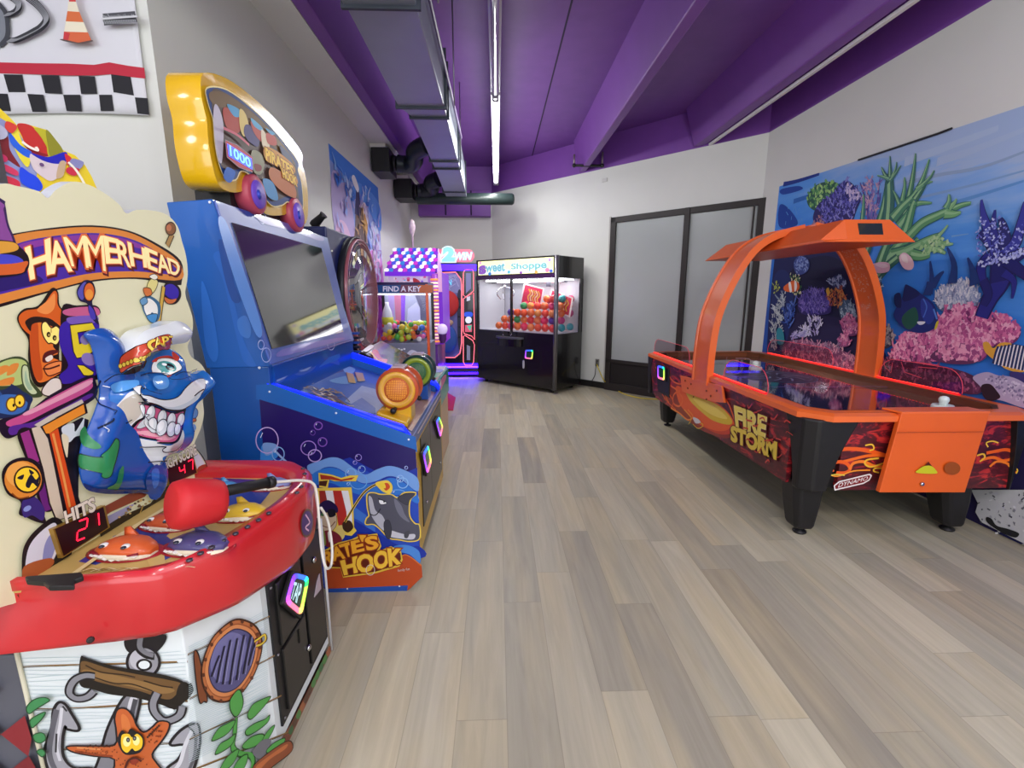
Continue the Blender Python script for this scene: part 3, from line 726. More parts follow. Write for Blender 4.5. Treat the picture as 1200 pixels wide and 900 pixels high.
for lo_, hi_ in ((900, 1100), (1100, 1300)):
    A = Art((HC, HY0 + .06, 0), (0, -1, 0), step=.0002)
    for pts, w, c in FL_:
        if lo_ < pts[0][0] < hi_: A.stroke(c, pts, w)
    A.done('end_artwork', H)
A = Art((HC, HY0 + .055, 0), (0, -1, 0), step=.0002)
A.poly('#e9e2df', [(977, 569), (983, 564), (1019, 555), (1022, 557), (1019, 563), (1012, 567), (978, 575)], False)
A.poly('#7a1c22', [(978.5, 569.5), (984, 565.2), (1018.5, 556.8), (1020, 558), (1018, 562), (1011.5, 565.6), (979.3, 573.2)], False)
A.text('#f3eeec', 'DYNAMO', (984, 566), (1018, 558), (1016, 562.5), (982, 571.5), .0)
A.done('maker_badge', H, label='white outlined badge')
# card reader on the side
def reader(A, quad, parent, tap=True, led=True):
    """quad: survey corners tl,tr,br,bl of the glowing frame on plane A"""
    P = [A.at(q, .012) for q in quad]; c = sum(P, V()) / 4; nn = A.N
    r = MB(); plate = [c + (p - c) * 1.12 - nn * .012 for p in P]; r.prism(plate, nn * .014, BLK); o = r.build('card_reader', parent, bevel=.003)
    cols = ['#7a3cff', '#4a4cff', '#2f6bff', '#28d8ff', '#30e070', '#b8f050', '#ffe060', '#ffb070', '#ff7090', '#f060c0', '#c050f0', '#9a48ff']
    ring = []; n = 24
    path = spl([tuple(c + (p - c) * k) for p in P for k in (1.0,)], True, 6)
    # rounded square from corners
    pts = []
    for i in range(4):
        a, b_, d_ = P[i - 1], P[i], P[(i + 1) % 4]
        for t in (0, .25, .5, .75, 1):
            s = b_ + (a - b_) * .22; e = b_ + (d_ - b_) * .22; pts.append((s * (1 - t) + b_ * t) * (1 - t) + (b_ * (1 - t) + e * t) * t)
    g = MB(); m = len(pts)
    for i in range(m):
        a, b_ = pts[i], pts[(i + 1) % m]; ai, bi = c + (a - c) * .74, c + (b_ - c) * .74
        mm = mat(cols[int(i * len(cols) / m)], .3, emit=1.6, name='rainbow_led')
        g.mesh([a, b_, bi, ai, a + nn * .006, b_ + nn * .006, bi + nn * .006, ai + nn * .006], [(4, 5, 6, 7), (0, 1, 5, 4), (2, 3, 7, 6)], mm)
    g.build('light_ring', o, normals=False, label='rainbow coloured light ring')
    s = MB(); s.prism([c + (p - c) * .7 for p in P], nn * .003, mat('#16261f', .2, emit=.12, ecol='#3a7a6a')); s.build('screen', o)
    if tap:
        t = Art(A.P + nn * .0165, A.N, step=.0003); ss = mat('#bfe8f0', .3, emit=.7)
        qq = [tuple((q[k] - sum(z[k] for z in quad) / 4) * .5 + sum(z[k] for z in quad) / 4 for k in (0, 1)) for q in quad]
        t.text(ss, 'TAP', *qq, .02); t.done('screen_text', o)
    return o
b = MB(); b.prism([onX(px, py, HX0 + .018) for px, py in ((769, 427), (785, 433), (785, 466), (772, 459))], (-.008, 0, 0), BLK); b.build('coin_door', H, bevel=.002)
reader(Art((HX0 + .005, 4, 0), (-1, 0, 0)), ((771, 428), (779, 430), (779, 446), (771, 443)), H, False)
# mallets stay on the table as things of their own
def mallet(px, py, label):
    z = HZ - .049; p = onZ(px, py, z)
    t = thing('mallet', label, 'mallet', (p.x, p.y, z), 0, 'mallets on the air hockey table')
    m = mat('#dfe9e2', .35, name='white_plastic')
    b = MB(); b.lathe([(.054, 0), (.058, .006), (.058, .03), (.052, .038), (.035, .034), (.03, .034)], m, (p.x, p.y, z), n=28); b.build('base', t)
    b = MB(); b.lathe([(.022, .03), (.021, .05), (.026, .062), (.027, .075), (.021, .087), (.008, .093)], m, (p.x, p.y, z), n=20); b.build('knob', t)
mallet(1104, 481, 'white air hockey mallet at the near goal'); mallet(885, 434, 'white air hockey mallet at the far end of the table')
# ------------------------------------------------------------------ wide claw machine against the slanted wall
F0 = onZ(650, 462, 0); L0 = onZ(560, 446.5, 0)
ang = math.atan2(-(L0 - F0).y, -(L0 - F0).x)       # local +x runs left to right along the front
KW, KD, KH = (F0 - L0).length, .72, 2.06
K = thing('claw_machine', 'wide black claw machine full of coloured balls with a pale lit header', 'claw machine', (L0.x, L0.y, 0), ang)
KM = WM[K]
def kb(): return MB(KM)
KB = mat('#121113', .22, coat=.4, name='black_laminate')
zw0, zw1 = .91, 1.74
b = kb(); b.box(0, KW, 0, KD, .06, zw0, KB); b.build('cabinet', K, bevel=.006)
for x in (.12, KW - .12):
    for y in (.1, KD - .1): b = kb(); b.lathe([(.03, 0), (.03, .06)], BLK, (x, y, 0), n=12); b.build('foot', K)
b = kb(); b.box(0, KW, 0, KD, zw1, KH, KB); b.build('top_cabinet', K, bevel=.006)
for x in (.0, KW - .03):
    for y in (.0, KD - .04):
        b = kb(); b.box(x, x + .03, y, y + .04, zw0, zw1, KB); b.build('corner_post', K)
b = kb(); b.lathe([(.034, 0.05), (.034, KH)], mat('#77757c', .3, .8, name='brushed_post'), (KW - .012, .012, 0), n=16); b.build('corner_trim', K, label='silver round corner trim')
b = kb(); b.box(KW * .455, KW * .455 + .035, .0, .03, zw0, zw1, KB); b.build('middle_post', K)
b = kb(); b.box(.03, KW - .03, .008, .014, zw0, zw1, glass('#f6f6fa', .02, .06)); b.build('front_glass', K)
b = kb(); b.box(KW - .014, KW - .008, .04, KD - .06, zw0, zw1, glass('#f6f6fa', .02, .06)); b.build('side_glass', K)
b = kb(); b.box(KW - .02, KW - .0, KD - .09, KD, zw0, zw1, KB); b.build('side_post', K)
b = kb(); b.box(.02, KW - .02, KD - .03, KD - .02, zw0, zw1, mat('#b9bbc0', .3, name='back_lining')); b.build('back_lining', K)
b = kb(); b.box(.02, .03, .03, KD - .03, zw0, zw1, mat('#c7c9cc', .3)); b.build('side_lining', K)
b = kb(); b.box(.03, KW - .03, .03, KD - .03, zw0 - .0, zw0 + .01, mat('#d8d8dc', .5)); b.build('prize_floor', K)
b = kb(); b.box(.1, KW - .1, .12, .16, zw1 - .03, zw1 - .01, mat('#ffffff', .4, emit=8, name='lit_strip')); b.box(KW - .35, KW - .1, .1, KD - .12, zw1 - .02, zw1 - .01, mat('#ffffff', .4, emit=8, name='lit_strip')); b.build('inside_light', K)
# header sign
p0, p1 = .06, KW - .06
b = kb(); b.box(p0, p1, -.012, 0, 1.815, 2.035, mat('#f2efb4', .4, emit=1.0, ecol='#f6f0a8', name='lit_header')); hd = b.build('header_sign', K, label='pale yellow lit header')
b = kb(); b.box(0, KW, -.016, .0, 1.74, 1.80, mat('#3a1446', .25, coat=.4)); b.build('purple_trim', K)
class HA(Art):
    def at(s, p, h=None): return super().at((p[0], 1.815 + (p[1] - 1.70) * .78), h)
A = HA(KM @ V((0, -.013, 0)), KM.to_3x3() @ V((0, -1, 0)), step=.0005, uv=True, U=KM.to_3x3() @ V((1, 0, 0)), mk=lambda c: mat(c, .4, emit=.55))
A.poly('#e9f4f7', [(.07, 1.71), (1.5, 1.71), (KW - .07, 1.72), (KW - .07, 1.78), (1.2, 1.76), (.7, 1.79), (.3, 1.75), (.07, 1.82)], False)
A.text('#8d5bb8', 'S', (.10, 1.88), (.22, 1.89), (.22, 1.74), (.10, 1.73), .05, out='#5b2f9a', ob=.09)
A.text('#78b8c4', 'weet', (.24, 1.90), (.66, 1.92), (.66, 1.77), (.24, 1.76), .03, out='#d8eef0', ob=.06)
A.text('#7cbcc0', 'Shoppe', (.80, 1.90), (p1 - .12, 1.93), (p1 - .12, 1.74), (.80, 1.76), .03, out='#e0f2ee', ob=.06)
for u, v, r, c in ((.33, 1.72, .035, '#3e7fc0'), (.75, 1.74, .03, '#5fb7c9'), (1.0, 1.72, .025, '#8b4aa6'), (p1 - .1, 1.75, .04, '#e88aa8'), (p1 - .03, 1.73, .03, '#4a6fd0'), (.12, 1.95, .03, '#e6a6c8'), (1.3, 1.72, .03, '#f0b058'), (p1 - .06, 1.93, .03, '#b89ad8')): A.ell(c, u, v, r, r)
A.done('header_artwork', hd)
# control shelf, joysticks, reader, lock, seams
b = kb(); n = 14
prof = [(KW * .455 + .29 * math.cos(PI + PI * k / n), -.13 * math.sin(PI * k / n)) for k in range(n + 1)]
b.prism([(x, y, .80) for x, y in prof], (0, 0, .03), mat('#55565c', .35, .3)); b.build('control_shelf', K, bevel=.004)
b = kb(); b.prism([(KW * .455 + (x - KW * .455) * .9, y * .9, .68) for x, y in prof], (0, 0, .12), KB); b.build('control_pod', K)
for x in (KW * .455 - .09, KW * .455 + .08):
    b = kb(); b.tube([(x, -.07, .825), (x, -.07, .88)], .008, CHROME, 8); b.ball((x, -.07, .89), .02, BLK); b.build('joystick', K)
A = Art(KM @ V((0, -.001, 0)), KM.to_3x3() @ V((0, -1, 0)), step=.0005, uv=False)
reader(A, ((616, 410), (625, 410), (624, 421), (615, 420)), K, False)
A.stroke('#2b2a2e', [(565, 402), (565, 424), (580, 426), (580, 402)], .004, True, False); A.stroke('#2b2a2e', [(630, 411), (634, 411), (634, 432), (626, 433)], .004, False, False)
A.poly('#b8b8bc', [(612.5, 423), (614.5, 423), (614.5, 431), (612.5, 431)], True); A.done('door_seams', K)
l = bpy.data.lights.new('crane_fill', 'AREA'); l.shape = 'RECTANGLE'; l.size = KW - .3; l.size_y = .3; l.energy = 11; o = bpy.data.objects.new('crane_fill', l); COL.objects.link(o); o.location = KM @ V((KW / 2, KD / 2, zw1 - .035)); o.rotation_euler = (0, 0, ang)  # area light added beneath the strips to brighten the interior
# claw
cx, cy = .33, .35
t = b = kb(); b.tube([(cx, cy, zw1 - .01), (cx, cy, 1.65)], .012, CHROME, 8); b.ball((cx, cy, 1.63), .03, CHROME)
cw = b.build('claw_head', K)
for k in range(3):
    a = k * 2 * PI / 3 + .4; d_ = V((math.cos(a), math.sin(a), 0)); c0 = V((cx, cy, 1.62))
    b = kb(); b.tube(spl([tuple(c0 + d_ * .02), tuple(c0 + d_ * .13 + V((0, 0, -.03))), tuple(c0 + d_ * .17 + V((0, 0, -.12))), tuple(c0 + d_ * .09 + V((0, 0, -.2)))], False, 4), .009, CHROME, 7); b.build('claw_finger', cw)
b = kb(); b.box(KW - .42, KW - .34, .3, .4, zw1 - .12, zw1 - .02, STEEL); b.tube([(.05, .33, zw1 - .05), (KW - .05, .33, zw1 - .05)], .012, CHROME, 8); b.build('gantry', K)
# balls heaped inside, each a thing
random.seed(21)
cols = [('#f4602c', 'orange'), ('#f4502e', 'red'), ('#f0542e', 'red'), ('#f27a35', 'orange'), ('#e84a6a', 'pink'), ('#ef8b40', 'orange'), ('#e9452f', 'red'), ('#3f9e58', 'green'), ('#6a4aa0', 'purple'), ('#f09a3c', 'orange'), ('#ee3f5e', 'pink')]
spots = []
def heap(x, y): # height of heap surface
    return zw0 + .01 + .42 * (1 - math.exp(-max(0, x - .38) * 2.6)) * (.8 + .3 * y / KD)
rb = .066; lay = 0; z = zw0 + .012 + rb
while z < zw0 + .72:
    y = .055 + rb + (rb * .58 if lay % 2 else 0); row = 0; ox = random.uniform(0, rb)
    while y < KD - .06 - rb:
        x = .32 + ox + rb + (rb if (row + lay) % 2 else 0)
        while x < KW - .055 - rb:
            h = zw0 + .66 * (1 - math.exp(-max(0, x - .30) * 3.0)) * (.86 + .2 * y / KD) - .05 * math.exp(-((x - .98) / .12) ** 2)
            if z + rb * .7 < h: spots.append((x + random.uniform(-.004, .004), y + random.uniform(-.004, .004), z + random.uniform(-.004, .004), rb * random.uniform(.88, .97)))
            x += rb * 2.12
        y += rb * 1.79; row += 1
    z += rb * 1.68; lay += 1
spots.sort(key=lambda s: s[1])
vis = [s for s in spots if s[1] < .2 or s[0] > KW - .22 or not any(t[2] > s[2] + .05 and abs(t[0] - s[0]) < .12 and abs(t[1] - s[1]) < .12 for t in spots)]
protos = {}
for s in vis:
    c, cn = random.choice(cols)
    if s[0] > KW * .7 and s[1] > .25: c, cn = random.choice([('#e8456e', 'pink'), ('#f07a40', 'orange'), ('#d94a8a', 'pink'), ('#3aa0a8', 'teal')])
    wp = KM @ V((s[0], s[1], s[2]))
    if (c) not in protos:
        o = bpy.data.objects.new('toy_ball', None)
        m = MB(); m.ball((0, 0, 0), 1, mat(c, .35, coat=.2, name='rubber_ball'), 16, 10)
        m.v = [p * .07 for p in m.v]
        me_o = m.build('toy_ball', None); me_o.data.transform(Matrix.Translation((0, 0, -.07)))
        protos[c] = me_o; o2 = me_o; bpy.data.objects.remove(o)
    else:
        o2 = protos[c].copy(); COL.objects.link(o2)
    o2.location = wp; q = s[3] / .07; o2.scale = (q, q, q)
    set_tags(o2, cn + ' ball heaped behind the glass of the black claw machine', 'ball', cn + ' balls in the claw machine')
# two pink prize cards stuck in the heap
def card(px, plane_y, label):
    A = Art(KM @ V((0, plane_y, 0)), KM.to_3x3() @ V((0, -1, 0)), step=.0006)
    A.poly('#f4ece8', px, False); c = [sum(p[i] for p in px) / 4 for i in (0, 1)]
    A.poly('#e2405c', [tuple(c[i] + (p[i] - c[i]) * .86 for i in (0, 1)) for p in px], False)
    qq = [tuple(c[i] + (p[i] - c[i]) * k for i, k in ((0, .6), (1, .55))) for p in px]
    for k in range(5):
        u = .12 + k * .19; x = qq[0][0] + (qq[1][0] - qq[0][0]) * u; y = qq[0][1] + (qq[1][1] - qq[0][1]) * u
        A.stroke(('#f6c64a', '#f2e0a0')[k % 2], [(x, y), (x + 2, y + 5), (x - 1, y + 9), (x, y + 14)], .022)
    P = [A.at(p, -.003) for p in px]; A.prism(P, A.N * .002, mat('#f4ece8', .5))
    set_tags(A.build('prize_card', None, normals=False), label, 'card', 'prize cards in the claw machine')
card([(614, 331.5), (638, 338), (634, 360), (609, 356)], .3, 'red and cream prize card in the middle of the ball heap')
card([(646, 338), (672, 349), (668, 372), (640, 362)], .38, 'red and cream prize card behind the silver corner trim of the claw machine')
# ------------------------------------------------------------------ reef mural on the right wall
def inpoly(x, y, P):
    r = False
    for i in range(len(P)):
        a, b = P[i], P[i - 1]
        if (a[1] > y) != (b[1] > y) and x < (b[0] - a[0]) * (y - a[1]) / (b[1] - a[1]) + a[0]: r = not r
    return r
def tuft(A, P, cols, n, ln, w, ang=-90, spread=50, fork=True, taper=.5):
    """short pointed fingers of coral scattered inside the outline"""
    xs = [p[0] for p in P]; ys = [p[1] for p in P]; k = 0; pts = []
    while len(pts) < n and k < n * 30:
        k += 1; x, y = random.uniform(min(xs), max(xs)), random.uniform(min(ys), max(ys))
        if inpoly(x, y, P): pts.append((x, y))
    pts.sort(key=lambda p: p[1]); h0 = A.h
    for x, y in pts:
        a = math.radians(ang + random.gauss(0, spread * .5)); l = ln * random.uniform(.5, 1.1); c = random.choice(cols)
        x2, y2 = x + math.cos(a) * l, y + math.sin(a) * l; ww = w * random.uniform(.7, 1.25)
        A.stroke(c, [(x, y), ((x + x2) / 2 + random.uniform(-.1, .1) * l, (y + y2) / 2), (x2, y2)], ww, smooth=False, w2=ww * taper, h=h0 + .00005 + random.random() * .0003)
        if fork and random.random() < .5:
            a2 = a + random.choice((-1, 1)) * .8; A.stroke(c, [((x + x2) / 2, (y + y2) / 2), ((x + x2) / 2 + math.cos(a2) * l * .5, (y + y2) / 2 + math.sin(a2) * l * .5)], ww * .8, smooth=False, w2=ww * .4, h=h0 + .00005 + random.random() * .0003)
    A.h = h0 + .0004
def sea_mat():
    m = bpy.data.materials.new('printed_sea'); m.use_nodes = True; nt = m.node_tree; N = nt.nodes; L = nt.links; b = N['Principled BSDF']
    tc = N.new('ShaderNodeTexCoord'); sp = N.new('ShaderNodeSeparateXYZ'); L.new(tc.outputs['Object'], sp.inputs[0])
    # local y = distance along the wall, z = height
    mp = N.new('ShaderNodeMapping'); mp.inputs['Rotation'].default_value = (math.radians(-14), 0, 0); mp.inputs['Scale'].default_value = (1, .55, 3.2); L.new(tc.outputs['Object'], mp.inputs[0])
    n = N.new('ShaderNodeTexNoise'); n.inputs['Scale'].default_value = 1.3; n.inputs['Detail'].default_value = 6; n.inputs['Roughness'].default_value = .6; L.new(mp.outputs[0], n.inputs['Vector'])
    def mm(op, a, c):
        q = N.new('ShaderNodeMath'); q.operation = op
        for i, v in enumerate((a, c)):
            if isinstance(v, (int, float)): q.inputs[i].default_value = v
            else: L.new(v, q.inputs[i])
        return q.outputs[0]
    z = mm('MULTIPLY', sp.outputs['Z'], .42)              # 0..1.1
    y = mm('MULTIPLY', sp.outputs['Y'], -.15)
    f = mm('ADD', mm('ADD', z, y), mm('MULTIPLY', mm('SUBTRACT', n.outputs['Fac'], .5), .55))
    r = N.new('ShaderNodeValToRGB'); e = r.color_ramp.elements; e[0].position = .2; e[0].color = lin('#1c4fa6'); e[1].position = 1.2; e[1].color = lin('#a2b8dc')
    for p, c in ((.42, '#2670d0'), (.64, '#3482de'), (.82, '#5698e4'), (.97, '#90b2e2')): q = e.new(p); q.color = lin(c)
    L.new(f, r.inputs[0]); L.new(r.outputs[0], b.inputs['Base Color']); b.inputs['Roughness'].default_value = .75
    return m
A = Art((XR - .004, 3.5, 0), (-1, 0, 0), step=.00004, mk=lambda c: mat(c, .75, name='mural_ink'))
MUR_T = 2.66
random.seed(3)
b = MB(); y0 = 1.2; y1 = 5.43
top = lambda y: 2.62 + (y - 2.9) * .03
b.prism([(XR - .003, y0, .03), (XR - .003, y1, .05), (XR - .003, y1, top(y1)), (XR - .003, 4.3, top(4.3) - .0), (XR - .003, y0, top(y0))], (.0025, 0, 0), sea_mat())
mural = b.build('reef_mural', None, label='large blue coral reef mural hung on the right hand wall behind the table', cat='mural')
A.h0 = .0003
t = MB(); t.tube([(XR - .014, 4.25, top(4.25)), (XR - .014, 3.5, top(3.5)), (XR - .014, 3.40, top(3.4) + .004)], .008, BLK, 6); t.build('hem_strip', mural)
# sky-lit water streaks
for pts, c, w in (([(1060, 215), (1100, 205), (1150, 196), (1200, 178)], '#8fa6c8', .03), ([(1075, 232), (1110, 224), (1150, 214), (1200, 200)], '#7fa2d0', .022), ([(1110, 240), (1150, 228), (1200, 212)], '#5f93d0', .03),
                  ([(1098, 190), (1140, 176), (1200, 152)], '#a8bcdc', .06), ([(1060, 190), (1110, 172), (1170, 150)], '#acc0de', .07), ([(930, 236), (960, 226), (990, 214)], '#2a66b6', .05), ([(918, 216), (935, 212), (960, 204)], '#16328a', .05), ([(1115, 277), (1135, 274)], '#6fa0d8', .012)):
    A.stroke(c, pts, w, w2=w * .5)
for P in ([(914, 240), (925, 245), (935, 262), (920, 268), (912, 262)], [(915, 222), (935, 218), (940, 222), (918, 228)]): A.poly('#14409c', P)
for k in range(16):
    x, y = random.uniform(915, 940), random.uniform(240, 275); A.stroke('#5c9ad8', [(x, y), (x + random.uniform(-2, 2), y + random.uniform(2, 6))], .008, smooth=False)
# dark reef mass behind the near corals
A.poly('#1a1f55', [(908, 300), (925, 292), (950, 285), (985, 290), (1000, 300), (1010, 330), (1030, 345), (1030, 395), (1040, 420), (1060, 470), (1200, 520), (1250, 600), (1170, 640), (1100, 560), (1000, 500), (905, 480)])
A.poly('#14163f', [(925, 320), (960, 300), (990, 310), (1000, 350), (985, 395), (940, 390), (925, 360)])
A.poly('#221a4a', [(915, 380), (960, 370), (1020, 385), (1040, 440), (1100, 470), (1150, 480), (1260, 560), (1240, 640), (1160, 620), (1000, 560), (912, 500)])
A.poly('#1c2a66', [(906, 330), (922, 318), (930, 350), (922, 400), (906, 420)])
# upper purple and green heads
A.poly('#2b5a4c', [(946, 230), (955, 218), (968, 213), (982, 215), (984, 228), (972, 240), (960, 248), (948, 242)])
tuft(A, [(946, 230), (955, 218), (968, 213), (982, 215), (984, 228), (972, 240), (960, 248), (948, 242)], ['#8fbf6a', '#6fa860', '#a9cf84', '#4f8c5a'], 120, 4, .022, fork=False, taper=.9)
A.poly('#2a2668', [(955, 246), (962, 236), (975, 228), (984, 216), (994, 212), (1005, 222), (1010, 230), (1004, 246), (997, 262), (980, 268), (962, 266), (953, 258)])
tuft(A, [(958, 246), (965, 236), (978, 228), (986, 216), (994, 212), (1005, 222), (1008, 232), (1002, 250), (995, 262), (968, 264)], ['#5a56b4', '#6f6cc6', '#40409a', '#8a88d0', '#34307e'], 260, 7, .016)
tuft(A, [(990, 216), (1006, 224), (1008, 234), (996, 238)], ['#c8b8dc', '#b0a6d6', '#d8c8e0'], 40, 5, .02)
tuft(A, [(950, 262), (962, 254), (966, 268), (952, 272)], ['#a0708a', '#c08a80', '#805a88'], 34, 5, .014)
for x0, y0, x1, y1_, w in ((1018, 262, 1008, 214, .03), (1020, 262, 1021, 212, .03), (1022, 262, 1030, 214, .026), (1016, 250, 1012, 226, .02), (1024, 250, 1032, 226, .02), (1018, 240, 1014, 222, .02), (1020, 262, 1028, 236, .024)):
    A.stroke(random.choice(['#5a4a98', '#7a6ab4', '#4c3c88']), [(x0, y0), ((x0 + x1) / 2 + 2, (y0 + y1_) / 2), (x1, y1_)], w, w2=.008)
tuft(A, [(1010, 262), (1008, 225), (1018, 210), (1032, 214), (1030, 240), (1026, 262)], ['#8a7cc0', '#b090b8', '#5c50a0', '#c8a0b4'], 110, 8, .012)
# green finger coral
GR = ['#4d8a6e', '#3e775f', '#5c9a78']; GD = '#2e5f5a'
def finger(pts, w0, w1, c, hl=None):
    A.stroke(GD, pts, w0 * 1.25, w2=w1 * 1.2); A.stroke(c, pts, w0, w2=w1)
    if hl: A.stroke(hl, [(x - .6, y - .9) for x, y in pts], w0 * .35, w2=w1 * .4)
for pts, a, c_, col in (([(1010, 262), (1012, 240), (1012, 228)], .05, .012, '#3f7f78'), ([(1030, 262), (1036, 240), (1040, 215), (1042, 205)], .07, .03, '#3f7a66'), ([(1040, 262), (1042, 236), (1042, 214), (1043, 208)], .10, .07, '#3a6d66'),
        ([(1043, 212), (1037, 205), (1033, 196)], .05, .008, '#355f60'), ([(1043, 212), (1043, 198), (1043, 183)], .05, .008, '#3b6c66'), ([(1043, 212), (1049, 200), (1051, 190)], .045, .008, '#3b6c66'), ([(1043, 212), (1050, 203), (1056, 194)], .04, .006, '#44786e'), ([(1042, 210), (1034, 207), (1028, 206)], .03, .006, '#5b8a7e'),
        ([(1058, 262), (1064, 236), (1070, 205), (1073, 180)], .08, .012, '#457c62'), ([(1046, 256), (1058, 242), (1072, 228), (1082, 208), (1089, 187)], .10, .015, '#4d8768'), ([(1072, 234), (1080, 222), (1086, 212)], .06, .03, '#3d7060'), ([(1074, 222), (1084, 215), (1093, 213)], .045, .01, '#6aa07c'), ([(1082, 216), (1090, 208), (1095, 200)], .04, .01, '#4a7f6c'),
        ([(1054, 240), (1050, 230), (1047, 224)], .04, .01, '#4b8070'), ([(1057, 236), (1060, 220), (1060, 208)], .045, .012, '#56906e'), ([(1066, 242), (1078, 238), (1092, 238)], .05, .014, '#5f9c70'), ([(1054, 266), (1066, 250), (1072, 236)], .10, .05, '#5c9a70'),
        ([(1056, 300), (1060, 276), (1064, 262), (1070, 240)], .12, .06, '#4b8864'), ([(1036, 310), (1050, 292), (1062, 280), (1080, 262), (1100, 252), (1116, 245), (1128, 240), (1138, 238)], .11, .022, '#5b9568'), ([(1108, 250), (1118, 251), (1126, 249)], .07, .02, '#6fa870'),
        ([(1112, 244), (1118, 238), (1121, 233)], .05, .012, '#7fb07c'), ([(1108, 244), (1112, 236), (1112, 228)], .05, .015, '#5d9478'), ([(1024, 330), (1034, 300), (1042, 280)], .10, .08, '#3c7458'), ([(1044, 300), (1058, 296), (1070, 290), (1078, 282)], .10, .1, '#5b9468'),
        ([(1060, 296), (1076, 288), (1092, 280), (1103, 276)], .09, .05, '#6ea474'), ([(1096, 280), (1104, 272), (1111, 264)], .04, .01, '#8fbc8c'), ([(1084, 290), (1098, 292), (1108, 297)], .06, .02, '#78ac78'), ([(1096, 284), (1106, 286), (1117, 286)], .05, .014, '#88b884'), ([(1068, 298), (1080, 300), (1090, 298)], .08, .05, '#5f9a66'), ([(1014, 300), (1020, 285), (1026, 268)], .07, .05, '#38695a'), ([(1028, 325), (1040, 312), (1052, 302)], .08, .08, '#356a5c')):
    finger(pts, a * .95, c_ * .8, col, '#8fbd8c')
tuft(A, [(1000, 292), (1010, 290), (1014, 300), (1006, 308), (998, 300)], ['#9cc474', '#7fae62'], 30, 4, .03, fork=False, taper=.8)
tuft(A, [(1076, 288), (1100, 276), (1112, 286), (1104, 296), (1080, 300)], ['#9cc48c', '#76a876', '#b4d0a0'], 60, 5, .02, fork=False)
# white and grey bush corals
def bush(P, base, cols, n, ln, w): A.poly(base, P); tuft(A, P, cols, n, ln, w)
bush([(1008, 320), (1020, 316), (1032, 328), (1034, 342), (1026, 352), (1014, 348)], '#3c5570', ['#8fb4c4', '#a9c8cc', '#6c94ac', '#c4d8d6'], 120, 6, .014)
bush([(970, 330), (984, 322), (992, 334), (984, 340)], '#2c3a6a', ['#9fb0cc', '#7c90b8'], 40, 5, .014)
bush([(930, 308), (938, 300), (948, 306), (946, 318), (934, 322)], '#3a4a8c', ['#8ca0d0', '#6a80c0'], 60, 4, .014)
bush([(984, 354), (996, 352), (1004, 370), (1000, 384), (986, 374)], '#46607c', ['#a0bccc', '#88a4bc', '#c0d4dc'], 70, 5, .014)
bush([(1096, 346), (1104, 340), (1118, 334), (1132, 330), (1145, 338), (1147, 352), (1140, 362), (1118, 366), (1100, 362)], '#6a7496', ['#c4cad8', '#a8b2cc', '#e0e0e6', '#8c98bc'], 330, 8, .013)
bush([(1030, 390), (1040, 382), (1048, 392), (1046, 404), (1034, 408)], '#4a4458', ['#b0a6a8', '#8c8494', '#c8b8b0'], 70, 5, .015)
# purple mound on the left with white sprigs, clownfish beside it
bush([(935, 352), (945, 342), (958, 338), (968, 344), (974, 358), (970, 368), (940, 368)], '#33286e', ['#5c4ca8', '#7464bc', '#463894', '#9080cc'], 260, 7, .012)
tuft(A, [(938, 388), (950, 374), (962, 376), (962, 392), (944, 396)], ['#c8c4e4', '#e0dcf0', '#a8a0d4'], 46, 8, .02)
tuft(A, [(908, 350), (920, 344), (922, 372), (908, 382)], ['#a8b4c0', '#8898ac', '#c4ccd0'], 44, 7, .02)
tuft(A, [(904, 372), (914, 368), (918, 400), (908, 414), (902, 404)], ['#b8bec0', '#98a0ac'], 50, 7, .02)
tuft(A, [(918, 368), (932, 352), (930, 372), (922, 392)], ['#3458b0', '#5878c8', '#2a4494'], 40, 9, .02)
tuft(A, [(924, 392), (944, 386), (944, 394), (926, 398)], ['#c4c0e0', '#9a94cc'], 26, 8, .018, ang=-10)
tuft(A, [(926, 322), (938, 322), (940, 344), (928, 348)], ['#5a8c60', '#c8d08c', '#e8e0c0', '#407048'], 40, 4, .018)
tuft(A, [(906, 332), (914, 330), (914, 344), (906, 344)], ['#c8d060', '#a8b850'], 14, 4, .018)
tuft(A, [(970, 344), (988, 338), (992, 352), (984, 362), (972, 358)], ['#b05838', '#d07840', '#8c4840', '#c89050'], 70, 6, .014)
A.poly('#d8a83a', [(968, 340), (971, 337), (972, 343), (970, 347)])
A.poly('#2d8c9c', [(910, 388), (914, 384), (918, 390), (919, 400), (916, 404), (911, 402)])
A.poly('#e0642c', [(918, 337), (922, 333), (929, 329), (935, 331), (937, 336), (934, 341), (925, 342), (920, 341)])
for P in ([(924, 332), (926.5, 331), (928, 341), (925.5, 342)], [(931, 329.5), (933, 330), (934, 336), (932.5, 341), (931, 341)]): A.poly('#f2ece6', P)
# pinks
PK = ['#e08aac', '#d06a98', '#f0a8c0', '#b85488', '#c87aa8']
bush([(985, 376), (996, 370), (1004, 376), (1004, 392), (990, 392)], '#7a3a6c', PK, 90, 6, .016)
bush([(982, 396), (992, 390), (996, 404), (984, 406)], '#8c4a7c', PK, 40, 5, .018)
bush([(920, 402), (940, 398), (958, 402), (975, 404), (990, 412), (1006, 420), (1006, 440), (960, 430), (920, 418)], '#7c4a70', ['#d090ac', '#b87898', '#e0a8b8', '#a06488', '#98809c'], 260, 7, .016)
BIG = [(1040, 428), (1046, 408), (1056, 396), (1068, 390), (1082, 388), (1094, 386), (1100, 374), (1108, 364), (1122, 362), (1140, 358), (1152, 362), (1160, 372), (1172, 372), (1184, 378), (1194, 382), (1196, 392), (1188, 402), (1174, 404), (1158, 408), (1156, 418), (1146, 424), (1130, 420), (1112, 418), (1098, 424), (1080, 424), (1060, 426)]
